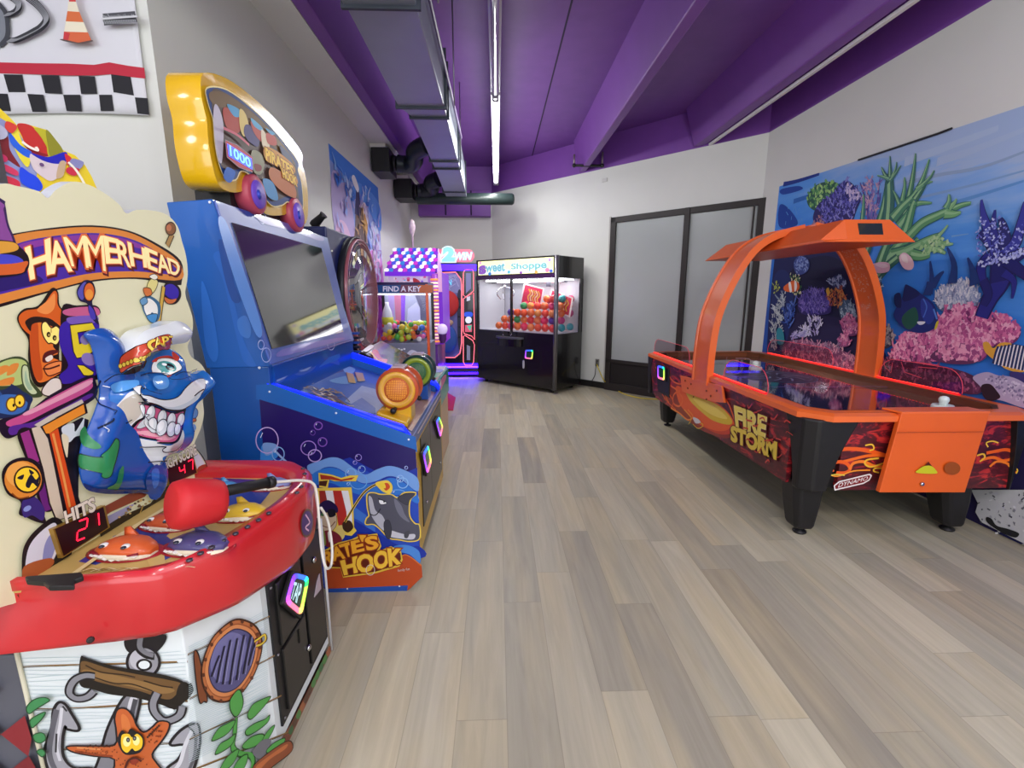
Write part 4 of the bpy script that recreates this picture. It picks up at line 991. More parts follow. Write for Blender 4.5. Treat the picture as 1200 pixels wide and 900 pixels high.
A.poly('#7a2f66', BIG); tuft(A, BIG, ['#e58ab0', '#d86ea0', '#f2a6c4', '#c05890', '#b04e86', '#eeb0c8'], 1000, 8.5, .019, spread=60, fork=True, taper=.7)
A.poly('#64305c', [(1090, 418), (1110, 404), (1134, 408), (1150, 418), (1140, 426), (1110, 426)])
tuft(A, [(1096, 416), (1112, 404), (1134, 406), (1152, 414), (1146, 424), (1110, 424)], ['#f0a4c0', '#e288ac', '#a04a80'], 110, 6, .028, fork=False, taper=.9)
bush([(1030, 420), (1060, 424), (1090, 426), (1140, 440), (1146, 462), (1080, 452), (1030, 440)], '#54284a', ['#8c4a70', '#a05c80', '#6c3860'], 130, 7, .016)
# dark blue branching coral at right
NB = ['#2a2c86', '#34389a', '#22246c']
for pts, a, c_ in (([(1150, 372), (1160, 350), (1172, 330), (1176, 300)], .09, .16), ([(1172, 330), (1170, 300), (1160, 282), (1148, 272)], .13, .06), ([(1170, 300), (1158, 270), (1152, 250), (1150, 234)], .09, .015), ([(1172, 296), (1164, 270), (1166, 246)], .08, .016), ([(1176, 300), (1178, 282), (1176, 266), (1172, 256)], .09, .03), ([(1176, 300), (1190, 284), (1196, 262), (1202, 236)], .10, .03),
                  ([(1176, 306), (1192, 300), (1206, 292)], .10, .06), ([(1160, 300), (1150, 312), (1152, 330)], .09, .05), ([(1176, 320), (1188, 330), (1186, 350)], .06, .015), ([(1180, 306), (1196, 318), (1206, 326)], .08, .05), ([(1152, 328), (1158, 345), (1152, 358)], .06, .06), ([(1176, 300), (1160, 306), (1148, 308)], .06, .05)):
    A.stroke('#1c1d5c', pts, a, w2=c_ * .9); A.stroke(random.choice(NB), pts, a * .8, w2=c_ * .7)
NBP = [(1142, 292), (1144, 274), (1150, 250), (1160, 262), (1168, 252), (1178, 262), (1184, 280), (1196, 262), (1204, 250), (1206, 300), (1180, 304), (1160, 312)]
tuft(A, NBP, ['#7f86d8', '#a0a8e6', '#5a60bc', '#c0c8f0'], 190, 3.6, .012, fork=False, spread=140)
tuft(A, [(1144, 308), (1160, 304), (1180, 300), (1206, 290), (1206, 298), (1180, 308), (1148, 312)], ['#a0a8e8', '#c8d0f4'], 50, 4, .018, fork=False, spread=160)
for pts in ([(1088, 344), (1092, 330), (1090, 306)], [(1092, 336), (1100, 324), (1106, 318)], [(1086, 346), (1088, 336), (1087, 330)], [(1116, 332), (1118, 310), (1110, 290)], [(1142, 334), (1140, 318), (1134, 302)]): A.stroke('#1c3a78', pts, .07, w2=.012)
# fish
A.poly('#1d2f78', [(1047, 368), (1056, 352), (1062, 336), (1070, 338), (1082, 346), (1094, 356), (1099, 372), (1096, 384), (1082, 390), (1066, 388), (1054, 380)])
A.poly('#152258', [(1048, 346), (1055, 344), (1056, 360), (1049, 358)]); A.poly('#16245e', [(1060, 336), (1064, 334), (1078, 344), (1066, 352), (1058, 352)])
A.poly('#1f5a4c', [(1058, 370), (1072, 360), (1076, 376), (1066, 386), (1058, 380)]); A.poly('#2a3f9a', [(1080, 350), (1092, 358), (1095, 372), (1088, 380), (1080, 370)])
A.stroke('#4a74d0', [(1082, 350), (1086, 360), (1082, 372)], .01); A.stroke('#5a8ae0', [(1094, 362), (1098, 374)], .012); A.poly('#e6ecf2', [(1075, 377), (1084, 377), (1082, 380), (1077, 380.5)]); A.poly('#d8c83a', [(1097, 378), (1100, 376), (1098, 384), (1095, 386)])
A.poly('#e4b4c4', [(1018, 314), (1024, 309), (1034, 307), (1042, 309), (1042, 317), (1034, 320), (1024, 319)]); A.poly('#f0d4d8', [(1026, 310), (1036, 309), (1041, 312), (1034, 314)])
A.poly('#e8c0cc', [(1054, 300), (1060, 296), (1068, 302), (1071, 310), (1068, 316), (1060, 315), (1055, 308)]); A.poly('#f2dcdc', [(1056, 299), (1062, 299), (1064, 308), (1058, 306)])
ST = [(1152, 402), (1158, 401), (1164, 408), (1172, 402), (1184, 402), (1196, 410), (1204, 420), (1204, 434), (1192, 436), (1178, 432), (1168, 424), (1160, 418), (1154, 412)]
A.poly('#e0a23a', ST)
for k in range(9):
    x = 1167 + k * 4.3; A.stroke('#22305e', [(x + 3, 403 + abs(k - 4) * .7), (x, 414 + k * .6), (x - 3, 426 + k)], .016); A.stroke('#e8e0e8', [(x + 4.6, 404 + abs(k - 4) * .7), (x + 1.6, 415 + k * .6), (x - 1.4, 427 + k)], .008)
A.poly('#3a3274', [(1184, 436), (1200, 438), (1206, 450), (1196, 450), (1186, 446)])
# pale rock bottom right and the white sand below the table
A.poly('#b8a8c8', [(1140, 442), (1156, 436), (1170, 440), (1186, 442), (1204, 452), (1230, 480), (1200, 478), (1176, 470), (1160, 466), (1148, 452)])
A.poly('#2a1424', [(1150, 452), (1160, 450), (1168, 458), (1172, 466), (1160, 470), (1152, 464)])
tuft(A, [(1150, 442), (1170, 440), (1204, 454), (1204, 474), (1178, 466), (1164, 450)], ['#d8cce0', '#8c80a4', '#c8bcd4', '#7c7098'], 90, 3, .018, fork=False, spread=180)
A.poly('#c8c8ca', [(1138, 574), (1204, 574), (1300, 600), (1300, 690), (1204, 639), (1150, 612), (1143, 600), (1146, 590)], False)
for k in range(70):
    x = random.uniform(1148, 1230); y = random.uniform(576, 625); A.stroke(random.choice(['#8c8c94', '#6c6c74', '#aaaab0', '#50505a', '#dcdcde']), [(x, y), (x + random.uniform(-4, 4), y + random.uniform(-3, 3))], random.uniform(.004, .014), smooth=False)
A.poly('#1e1e1e', [(1156, 606), (1162, 608), (1168, 616), (1182, 620), (1194, 625), (1190, 630), (1178, 626), (1164, 618), (1156, 611)])
A.done('reef_print', mural)

# ------------------------------------------------------------------ racing cloth banner on the return wall
FY = YC - .006
b = MB(); nx, nz = 40, 16; tl = onY(-260, -200, FY); x0 = onY(-120, 60, FY).x; xr = onY(178, 138, FY).x; zb = onY(178, 138, FY).z; zt_ = 3.1
def bz(x, z): return FY - .006 - .006 * math.sin(x * 5.2 + 1) ** 2 - .004 * math.sin(z * 6)
CL = mat('#d4d4da', .75, var=.02, name='banner_cloth')
P = []
for i in range(nx + 1):
    for j in range(nz + 1):
        x = x0 + (xr - x0) * i / nx; z = zb + (zt_ - zb) * j / nz; z -= .012 * math.sin((x) * 4) * (1 - j / nz); P.append((x, bz(x, z), z))
b.mesh(P, [(i * (nz + 1) + j, (i + 1) * (nz + 1) + j, (i + 1) * (nz + 1) + j + 1, i * (nz + 1) + j + 1) for i in range(nx) for j in range(nz)], CL, True)
bn = b.build('racing_banner', None, label='white cloth banner with traffic cone, tyre tracks and black checks', cat='banner')
bn.modifiers.new('thickness', 'SOLIDIFY').thickness = .002
A = Art((0, FY - .018, 2), (0, -1, 0), step=.0002, mk=matte)
A.poly('#b8233a', [(-40, 72), (0, 73), (40, 74), (80, 74.5), (110, 76), (128, 73), (150, 77), (169, 79.5), (170.5, 92), (150, 90), (130, 87), (110, 88.5), (80, 88.5), (40, 87), (0, 86), (-40, 85)], False)
for P in ([(4, 87), (26, 87.5), (30, 108), (10, 108)], [(48, 88), (69, 88.5), (73, 110), (53, 109)], [(92, 89), (111, 89.5), (114, 110), (95, 110)], [(130, 87), (153, 90), (157, 112), (133, 108)], [(-12, 109), (9, 110), (13, 130.5), (-10, 129)], [(32, 110), (51, 111), (55, 131), (38, 131)], [(74, 111), (94, 111), (96, 130.5), (78, 130)], [(116, 111), (131, 111), (133.5, 130), (118, 130)], [(158, 114), (173, 115), (175, 134.5), (161, 133)], [(-40, 88), (-18, 87.5), (-13, 108), (-34, 108)]):
    A.poly('#17171d', P, False)
A.poly('#7a7f88', [(-20, -5), (-4, 4), (5, 14), (9, 30), (9, 42), (2, 54), (-20, 60)]); A.stroke('#3a3d44', [(-4, 2), (6, 14), (9, 30), (8, 44), (0, 54)], .02)
for pts in ([(6, -8), (16, -2), (22, 5), (20, 12), (14, 16), (6, 17)], [(32, -4), (44, 6), (52, 16), (54, 24), (48, 32), (38, 38), (28, 43), (18, 47), (10, 47)]):
    A.stroke('#33343a', pts, .035, w2=.022)
    q = spl(pts, False, 9)
    for i in range(0, len(q) - 1):
        x, y = q[i]; A.stroke('#8c8e94', [(x - 3, y + 2), (x + 3, y - 2)], .0025, smooth=False)
A.poly('#5a4a48', [(70, 46), (84, 46), (108, 47), (104, 50), (92, 51), (78, 49)])
for P, c in (([(80, -10), (87, -10), (89, 2), (81, 2)], '#c83a3a'), ([(80, 2), (89, 2), (93, 14), (79, 13)], '#e0d8c0'), ([(79, 13), (93, 14), (98, 26), (77, 25)], '#cf6a3a'), ([(77, 25), (98, 26), (103, 38), (75, 37)], '#e4dcc4'), ([(75, 37), (103, 38), (107, 47), (92, 50), (74, 46)], '#d0643c'), ([(75, 37), (82, 39), (80, 47), (74, 46)], '#c2363a')): A.poly(c, P, False)
A.poly('#4a4b50', [(120, 16), (158, 13), (161, 26), (122, 30)], False)
for k in range(20): x = 120 + k * 2; A.stroke('#a8aab0', [(x, 16 + random.random() * 3), (x + 2, 20)], .003, smooth=False); A.stroke('#a8aab0', [(x, 23), (x + 2, 28)], .003, smooth=False)
A.stroke('#c8c9cd', [(119, 22), (161, 19)], .008, smooth=False)
A.done('banner_print', bn)

# ------------------------------------------------------------------ castle poster on the left wall
A = Art((XL + .004, 6, 0), (1, 0, 0), step=.0006, mk=matte)
PQ = [(385, 168), (443, 222), (447, 300), (447, 330), (398, 330), (394, 290)]
ps = MB(); ptl = onX(385, 168, XL + .003); ptr = onX(443, 222, XL + .003)
ps.prism([(XL + .003, ptl.y, .9), (XL + .003, ptr.y, .9), (XL + .003, ptr.y, ptr.z), (XL + .003, ptl.y, ptl.z)], (-.0025, 0, 0), mat('#8c9fe0', .6, var=.12, scale=3))
po = ps.build('castle_poster', None, label='pastel poster of stone towers under a pink and blue sky on left wall', cat='poster')
TL = lambda u, v: (ptl.y + (ptr.y - ptl.y) * u, v)
def pp(u, v): p = V((XL + .004, ptl.y + (ptr.y - ptl.y) * u, .9 + (ptl.z - .9) * v)); return p
class WA(Art):
    def at(s, p, h=None): q = pp(*p); return q + s.N * (s.h if h is None else h)
A = WA((XL + .004, 6, 0), (1, 0, 0), step=.0001, mk=matte)
A.poly('#3f7fe0', [(0, .93), (.3, .9), (.6, .92), (1, .85), (1, 1), (0, 1)], False); A.poly('#5c98ec', [(.3, .8), (.6, .84), (1, .72), (1, .9), (.5, .93)], True)
for P, c in (([(0, .85), (.12, .9), (.3, .82), (.36, .6), (.2, .5), (0, .62)], '#b4a4d4'), ([(.02, .62), (.2, .66), (.34, .5), (.3, .3), (0, .3)], '#dcb8dc'), ([(0, .5), (.16, .45), (.28, .3), (.3, .1), (0, .1)], '#e070b4'), ([(0, .58), (.1, .42), (.06, .3), (0, .36)], '#d04c98'), ([(.7, .66), (.8, .76), (.95, .7), (1, .5), (.7, .5)], '#c8d4f4'),
             ([(.62, .5), (.8, .58), (1, .52), (1, .1), (.62, .1)], '#d890d4'), ([(.7, .35), (.85, .42), (1, .3), (1, .05), (.66, .05)], '#c85cb8'), ([(.5, .78), (.62, .84), (.7, .76), (.62, .7)], '#e8d8e4')): A.poly(c, P)
A.poly('#8a6a58', [(.32, .1), (.33, .6), (.37, .66), (.42, .78), (.55, .8), (.62, .74), (.63, .5), (.70, .2), (.70, .1)], False)
A.poly('#6c5a58', [(.36, .62), (.4, .76), (.44, .7), (.48, .8), (.52, .7), (.58, .76), (.62, .62), (.5, .56)], False); A.poly('#3c3468', [(.38, .74), (.44, .88), (.5, .9), (.52, .74)], False)
A.poly('#c8903c', [(.54, .68), (.6, .78), (.66, .72), (.64, .66)], False); A.poly('#f4f0f4', [(.36, .92), (.42, .95), (.5, .9), (.46, .87)])
for v in (.52, .46, .40, .3, .2): A.stroke('#a88470', [(.34, v), (.5, v - .02), (.66, v)], .03)
for u, v in ((.42, .5), (.55, .5), (.44, .36), (.56, .36)): A.poly('#4c3a44', [(u, v), (u + .04, v), (u + .04, v + .05), (u, v + .05)], False)
for u in (.76, .86): A.poly('#dce0f4', [(u, .3), (u, .66), (u + .04, .74), (u + .08, .66), (u + .08, .3)], False)
for k in range(40):
    u, v = random.random(), random.uniform(.05, .4); A.ell(random.choice(['#f0a0d4', '#e8c8ec', '#b870c8', '#f8d8ec']), u, v, .03, .015)
for k in range(170):
    u, v = random.uniform(.06, .94), random.uniform(.03, .9)
    if .33 < u < .66 and v < .76: c = random.choice(['#a8826a', '#6c5048', '#c89a60', '#5a4a58', '#b8948c'])
    elif v > .8: c = random.choice(['#5c9aec', '#88b4f0', '#3c74d8', '#c8d4f4'])
    elif v > .5: c = random.choice(['#c8b4e0', '#a4b4ec', '#e4cce8', '#8ca4e8', '#b49cd4'])
    else: c = random.choice(['#e484c4', '#d060a8', '#f0b8dc', '#b884d8', '#f4d0e8'])
    A.stroke(c, [(u, v), (u + random.uniform(-.05, .05), v + random.uniform(.01, .05)), (u + random.uniform(-.08, .08), v + random.uniform(.02, .08))], random.uniform(.02, .09), w2=.01)
A.done('poster_print', po)
# ------------------------------------------------------------------ shark whacking game (nearest machine, left)
S = thing('whacking_game', 'shark whacking game with red padded deck, white plank base and cartoon shark backboard', 'arcade machine', (-.98, 1.5, 0))
REDV = mat('#c3242a', .28, coat=.5, var=.05, scale=6, bump=.05, name='red_vinyl')
WPL = mat('#dfe7e8', .35, var=.02, scale=6, name='white_plank_print')
CY = 1.05; YM = 1.50
plan = [(-1.21, CY), (-.80, CY), (-.72, 1.27), (-.72, 1.73), (-.80, 1.79), (-1.21, 1.79)]
b = MB(); b.prism([(x, y, .05) for x, y in plan], (0, 0, .70), WPL); cab = b.build('cabinet', S, bevel=.003)
b = MB(); b.prism([(x + .012 * (1 if x < -1 else -1), y + (.012 if y < 1.5 else -.012), 0) for x, y in plan], (0, 0, .05), BLK); b.build('plinth', S)
# art helpers on the two faces
class Fold:                                  # print wraps from the side onto the chamfer
    base = h = 0.0
    def height(s, x, y): return -max(0.0, x - .20) * 2.75
class SideArt(Art):
    def at(s, p, h=None):
        h = s.h if h is None else h; q = Art.at(s, p, 0)
        if q.x <= -.80: return Art.at(s, p, h) if not s.hf else q + s.N * h
        d = ray(*p); c = CF.P + CF.N * h * .5; return CAM + d * ((c - CAM).dot(CF.N) / d.dot(CF.N))
SF = None
cn = V((1.27 - CY, -(-.72 + .80), 0)).normalized(); cn = V((cn.x, cn.y, 0))
CF = Art(V((-.76, (CY + 1.27) / 2, 0)) + V((cn.x, cn.y, 0)) * .0005, cn, step=.0001)
SF = SideArt((-1.0, CY - .0005, 0), (0, -1, 0), step=.00006, U=(1, 0, 0)); SF.hf = Fold(); SF.h = .0006
FF = Art((-.7195, 1.5, 0), (1, 0, 0), step=.0003)
OUT = '#17141a'
# plank lines and grain on the side
for ya, yb in ((779, 775), (829, 821), (876, 869), (920, 905)):
    x0 = 19.6 + (ya - 763) * .256
    SF.stroke('#8a6a3c', [(x0, ya + 2), (x0 + 60, ya), (220, yb)], .004); SF.stroke('#3a2a1c', [(x0, ya + 3.2), (x0 + 60, ya + 1.2), (220, yb + 1.2)], .0016)
for a, c in (((220, 767), (316, 722)), ((222, 819), (322, 768)), ((222, 866), (330, 815)), ((226, 902), (338, 858))):
    CF.stroke('#8a6a3c', [a, ((a[0] + c[0]) / 2, (a[1] + c[1]) / 2), c], .004); CF.stroke('#3a2a1c', [(a[0], a[1] + 1.2), (c[0], c[1] + 1.2)], .0016, smooth=False)
random.seed(11)
for k in range(60):
    y = 766 + k * 2.3; x0 = 24 + (y - 766) * .256
    if k % 2: SF.stroke('#b8cdd2', [(x0, y + 3), (x0 + 50, y + random.uniform(-1, 4)), (x0 + 110, y + random.uniform(-3, 1)), (218, y - 6)], .0012)
    CF.stroke('#b8cdd2', [(221, y - 8), (250, y - 22), (280, y - 34 + random.uniform(-2, 2)), (314, y - 52)], .0012)
# anchor
def shade(A, pts, base, edge=OUT, lw=.006, hi=None, hp=None, hw=.006):
    A.poly(base, pts, line=edge, lw=lw)
    if hi: A.stroke(hi, hp, hw)
GRY = '#8f8f96'
SF.poly(OUT, [(150, 745), (190, 742), (196, 748), (186, 762), (170, 768), (150, 762)])
for cx, cy, rx, ry, r in ((169, 775, 19, 18, 0),): SF.ell(GRY, cx, cy, rx, ry, line=OUT, lw=.007); SF.ell('#b9b9c0', cx - 4, cy - 3, 12, 12); SF.ell('#dfe7e8', cx + 1, cy + 3, 8, 6, line=OUT, lw=.006)
SF.stroke(OUT, [(166, 745), (164, 758), (172, 766), (182, 768)], .022); SF.stroke('#77777e', [(166, 745), (165, 757), (172, 764), (181, 767)], .013)
SF.poly('#7d7d84', [(148, 814), (166, 816), (150, 880), (140, 915), (110, 915), (118, 885), (128, 850)], line=OUT, lw=.007); SF.poly('#c8c8ce', [(154, 816), (162, 817), (158, 836), (150, 834)]); SF.stroke('#45454c', [(160, 818), (152, 850), (140, 895)], .012)
for P in ([(70, 822), (78, 824), (86, 836), (94, 850), (92, 855), (80, 853), (78, 850), (75, 865), (76, 885), (88, 898), (112, 900), (112, 920), (70, 918), (58, 900), (54, 878), (62, 850), (64, 832)],
          [(226, 847), (233, 852), (234, 876), (228, 900), (218, 925), (186, 925), (196, 900), (210, 888), (217, 872), (203, 872), (201, 868), (212, 855)]):
    SF.poly('#9b9ba2', P, line=OUT, lw=.008)
SF.stroke('#5e5e66', [(68, 830), (62, 858), (60, 884), (72, 906), (100, 912)], .014); SF.stroke('#cfcfd5', [(74, 828), (72, 848), (68, 872), (72, 890)], .008); SF.stroke('#2c2c32', [(75, 826), (80, 832)], .005); SF.stroke('#2c2c32', [(68, 858), (67, 880)], .005)
SF.stroke('#cfcfd5', [(226, 855), (218, 872), (212, 892), (200, 908)], .01); SF.stroke('#55555c', [(231, 862), (229, 884), (222, 902)], .008); SF.stroke('#2c2c32', [(222, 850), (228, 856), (230, 866)], .004)
# log across
SF.poly('#17120e', [(96, 769), (104, 770), (130, 778), (170, 785), (200, 791), (217, 798), (226, 810), (216, 822), (206, 830), (190, 824), (160, 816), (130, 812), (110, 806), (95, 800)])
SF.poly('#6b4e2c', [(100, 773), (130, 782), (165, 789), (198, 795), (214, 800), (208, 812), (196, 818), (165, 808), (135, 802), (112, 796), (98, 790), (96, 782)])
SF.poly('#8a683c', [(101, 783), (130, 788), (165, 796), (196, 803), (206, 808), (190, 811), (155, 803), (120, 796), (100, 790)])
for pts in ([(102, 778), (120, 786), (145, 789), (160, 792)], [(112, 792), (135, 799), (156, 800), (180, 808)], [(170, 796), (190, 802), (204, 804)]): SF.stroke('#2e1f12', pts, .004)
SF.poly('#1c1611', [(212, 800), (220, 798), (226, 810), (218, 820), (208, 814)])
for cx, cy, rx, ry, o in ((98, 803, 16, 13, (100, 806)), (199, 821, 19, 21, (200, 829))):
    pts = [(cx + rx * math.cos(t), cy + ry * math.sin(t)) for t in [math.radians(a) for a in range(-60 if cx > 150 else -50, 231 if cx > 150 else 251, 20)]]
pts1 = [(113, 791), (102, 790), (90, 795), (84, 804), (84, 812), (92, 817), (104, 815), (112, 808)]
SF.stroke(OUT, pts1, .024); SF.stroke('#84848b', pts1, .014)
pts2 = [(186, 810), (181, 822), (183, 833), (192, 842), (202, 842), (212, 836), (215, 826)]
SF.stroke(OUT, pts2, .026); SF.stroke('#84848b', pts2, .016); SF.ell(None, 0, 0, 1, line=None); SF.poly('#dfe7e8', [(191, 828), (204, 829), (204, 833), (196, 835)])
# starfish
SFI = [(140, 829), (150, 829), (158, 838), (162, 848), (170, 856), (180, 850), (188, 843), (200, 845), (198, 856), (190, 868), (180, 882), (186, 893), (194, 905), (180, 915), (150, 915), (132, 912), (136, 888), (112, 884), (90, 880), (80, 875), (84, 872), (110, 872), (136, 871), (138, 855), (136, 840)]
SF.poly('#c2602f', SFI, k=3, line=OUT, lw=.005); SF.poly('#d4763c', [(144, 836), (152, 840), (156, 860), (150, 880), (146, 862)]); SF.stroke('#8e3d1d', [(90, 878), (112, 882), (134, 884)], .007); SF.stroke('#e09058', [(92, 874), (120, 876)], .005)
for k in range(26): a = random.random(); SF.ell('#7a3316', 95 + a * 45, 875 + random.uniform(0, 6), .8, .7); SF.ell('#7a3316', 176 + random.uniform(0, 16), 866 - random.uniform(-6, 14), .8, .8)
for k in range(10): SF.ell('#3b1a10', 106 + k * 3.2, 871 - (k % 2), 1.3, 1.2)
for k in range(8): SF.ell('#4b2212', 176 + k * 1.9, 860 - k * 1.9, 1.3, 1.3)
SF.poly(OUT, [(141, 862), (146, 852), (152, 856), (156, 850), (162, 853), (170, 858), (172, 868), (168, 877), (160, 880), (150, 880), (144, 873)])
SF.poly('#f3c52c', [(146, 858), (154, 856), (158, 860), (164, 856), (170, 862), (169, 872), (162, 876), (158, 873), (152, 878), (146, 872)]); SF.ell('#f6ee9a', 152, 865, 4.5, 6); SF.ell('#f6ee9a', 163, 864, 4, 5.5)
for x, y in ((153.5, 863), (161, 861)): SF.ell(OUT, x, y, 2.2, 2.8); SF.ell('#8a8a90', x, y, 1, 1.4)
SF.stroke('#4d1a10', [(150, 896), (154, 887), (162, 884), (169, 888)], .006); SF.poly('#8d3320', [(155, 888), (162, 885), (166, 888), (160, 892)])
for k in range(14): SF.ell('#5c2412', random.uniform(140, 176), random.uniform(884, 900), .8, .8)
# leaves at the left edge
for pts in ([(36, 825), (44, 816), (56, 813), (63, 816), (58, 820), (48, 826), (39, 832)], [(40, 840), (48, 834), (58, 830), (54, 838), (46, 846), (42, 848)], [(44, 857), (52, 854), (57, 856), (58, 862), (52, 866), (46, 864)], [(48, 876), (54, 873), (58, 878), (54, 882)]): SF.poly('#3f8a52', pts, line='#1d4a28', lw=.003)
SF.done('side_artwork', cab)
# porthole on the chamfer
A = CF
A.poly('#7c4326', [(227, 768), (233, 768), (243, 818), (239, 822), (233, 820)], line=OUT, lw=.003)
PH = [(273, 727), (290, 728), (302, 737), (307, 752), (305, 770), (297, 792), (283, 812), (266, 822), (250, 820), (240, 808), (236, 788), (241, 765), (252, 744)]
A.poly('#b56a3c', PH, line='#3c1f12', lw=.005)
def inset(P, f, ox=0, oy=0):
    cx = sum(p[0] for p in P) / len(P); cy = sum(p[1] for p in P) / len(P); return [(cx + ox + (x - cx) * f, cy + oy + (y - cy) * f) for x, y in P]
A.poly('#8f4a28', inset(PH, .90)); A.poly('#cf8450', inset(PH, .87, -.5)); A.poly('#2b2440', inset(PH, .78)); A.poly('#53507c', inset(PH, .75)); A.poly('#6f6d9c', inset(PH, .6, -4, -4))
for k in range(16):
    t = 2 * PI * k / 16; cx, cy = 271.5, 775; A.ell('#5c2f1c', cx + 32 * math.cos(t + .3) - 3 * math.sin(t), cy + 45 * math.sin(t + .3) - 12 * math.cos(t + .3), 1.9, 2.3)
for x, y0, y1 in ((252, 793, 768), (258, 800, 757), (265, 802, 750), (273, 802, 748), (281, 797, 744), (289, 790, 744), (295, 780, 748)):
    A.stroke('#15122a', [(x - 4, y1 + (y0 - y1)), (x, (y0 + y1) / 2), (x + 5, y1)], .006)
    A.stroke('#9c9ac4', [(x - 1.5, y0), (x + 2.5, (y0 + y1) / 2), (x + 7, y1 + 2)], .002)
A.stroke('#3c2c10', [(298, 752), (304, 748), (310, 744), (312, 750), (306, 755), (300, 757)], .009); A.stroke('#d9b83a', [(298, 752), (304, 748), (310, 744), (311, 750), (306, 755), (300, 757)], .006)
# sea plant
A.stroke('#1f4a20', [(276, 842), (275, 860), (273, 876), (282, 884), (294, 886), (297, 896), (290, 915)], .016); A.stroke('#4c9a44', [(276, 842), (275, 860), (273, 876), (282, 883), (294, 885), (296, 896), (289, 915)], .011)
for pts in ([(280, 808), (285, 820), (283, 832), (276, 840), (270, 832), (270, 820)], [(290, 838), (296, 826), (306, 820), (317, 816), (314, 822), (304, 834), (294, 843)], [(288, 856), (298, 848), (310, 843), (316, 838), (314, 846), (302, 856), (290, 862)], [(248, 868), (256, 854), (266, 848), (276, 844), (270, 856), (260, 864)],
            [(252, 884), (258, 872), (268, 866), (276, 860), (272, 872), (262, 880)], [(258, 902), (264, 890), (272, 882), (280, 878), (276, 890), (268, 900)], [(284, 874), (294, 864), (306, 860), (310, 864), (300, 874), (288, 878)], [(308, 866), (316, 854), (322, 850), (318, 860), (311, 870)], [(272, 905), (280, 890), (290, 884), (288, 896), (280, 908)]):
    A.poly('#4f9a48', pts, line='#173a1a', lw=.003)
A.poly('#6a6a70', [(296, 882), (304, 870), (312, 866), (318, 868), (314, 878), (306, 890)]); A.poly('#4f9a48', [(312, 880), (322, 870), (334, 865), (330, 874), (318, 884)], line='#173a1a', lw=.003); A.poly('#8a4a2c', [(296, 900), (312, 884), (338, 868), (342, 880), (320, 898), (300, 915)], line='#2c150c', lw=.003); A.poly('#b8683a', [(300, 898), (318, 884), (336, 872), (334, 878), (316, 890), (302, 904)])
A.done('chamfer_artwork', cab)
# front face: black coin door, reader, printed ground strip
b = MB(); b.box(-.722, -.712, 1.30, 1.71, .10, .635, BLK); cd = b.build('coin_panel', S, bevel=.002)
b = MB(); b.box(-.714, -.703, 1.335, 1.51, .13, .36, mat('#1d1c1c', .3)); b.build('cash_door', cd, bevel=.003)
b = MB(); b.box(-.714, -.703, 1.335, 1.51, .375, .60, mat('#1d1c1c', .3)); b.build('coin_door', cd, bevel=.003)
b = MB(); b.box(-.714, -.703, 1.53, 1.68, .13, .60, mat('#191818', .3)); b.build('service_door', cd, bevel=.003)
for px, py in ((361, 759), (367, 656)): b = MB(); b.lathe([(.012, 0), (.012, .006), (.006, .01)], CHROME, onX(px, py, -.703), (1, 0, 0), 14); b.build('lock', cd)
for y, z in ((1.315, .6), (1.315, .12), (1.695, .6), (1.315, .36)): b = MB(); b.lathe([(.006, 0), (.004, .004)], STEEL, (-.712, y, z), (1, 0, 0), 8); b.build('screw', cd)
b = MB(); b.prism([onX(q[0], q[1], -.7025) for q in ((371, 682), (374, 672), (376, 690), (368, 700))], (.002, 0, 0), mat('#b8aab4', .4)); b.build('notice_sticker', cd, label='small pale sticker')
b = MB(); p = onX(350, 744, -.7025); b.box(-.704, -.700, p.y - .004, p.y + .004, p.z - .03, p.z + .02, mat('#050505', .6)); b.build('coin_slot', cd)
reader(Art((-.70, 1.5, 0), (1, 0, 0)), ((343, 671), (361, 676), (352, 722), (333, 706)), cd)
A = FF
A.poly('#8a4a34', [(328, 868), (340, 850), (386, 756), (388, 768), (338, 880), (322, 892)], False)
for k in range(11):
    u = k / 10; x = 340 + u * 44; y = 856 - u * 92; A.poly(random.choice(['#4f8a44', '#5c3a28', '#a8643e', '#3a7040']), [(x - 2, y + 2), (x + 2, y - 7), (x + 4, y - 2), (x + 1, y + 5)])
A.done('front_artwork', cab)
b = MB(); b.tube([(-.708, 1.728, .02), (-.708, 1.728, .62)], .005, mat('#cfcfd2', .4), 6); b.build('corner_bead', cab)
b = MB(); b.tube([(-1.208, 1.045, .02), (-1.208, 1.045, .66)], .005, mat('#cfcab0', .4), 6); b.build('corner_bead', cab)
# padded red deck
def rim(o, zz): return [(-1.45, CY - .09 - o * .6, zz), (-.80 + o * .3, CY - .06 - o * .4, zz), (-.70 + o * .7, CY + .08 - o * .5, zz), (-.655 + o, 1.36, zz), (-.655 + o, 1.50, zz), (-.69 + o * .7, 1.64 + o * .5, zz), (-.80 + o * .3, 1.74 + o * .4, zz), (-1.45, 1.77 + o * .6, zz)]
def rimr(o, zs, f=None):
    P = rim(o, 0); n = len(P); out = []
    for i, p in enumerate(P): z = zs[i] if isinstance(zs, (list, tuple)) else zs; out.append(V((p[0], p[1], z)))
    return out
zb_ = [.655, .70, .68, .645, .645, .68, .70, .675]
def smooth_ring(P):
    q = []; n = len(P)
    for i in range(n):
        a, b_, c_ = P[i - 1], P[i], P[(i + 1) % n]
        if i in (0, n - 1): q += [b_, b_, b_]; continue
        for t in (0, .5, 1):
            s_ = b_ + (a - b_) * .16; e = b_ + (c_ - b_) * .16; q.append((s_ * (1 - t) + b_ * t) * (1 - t) + (b_ * (1 - t) + e * t) * t)
    return q
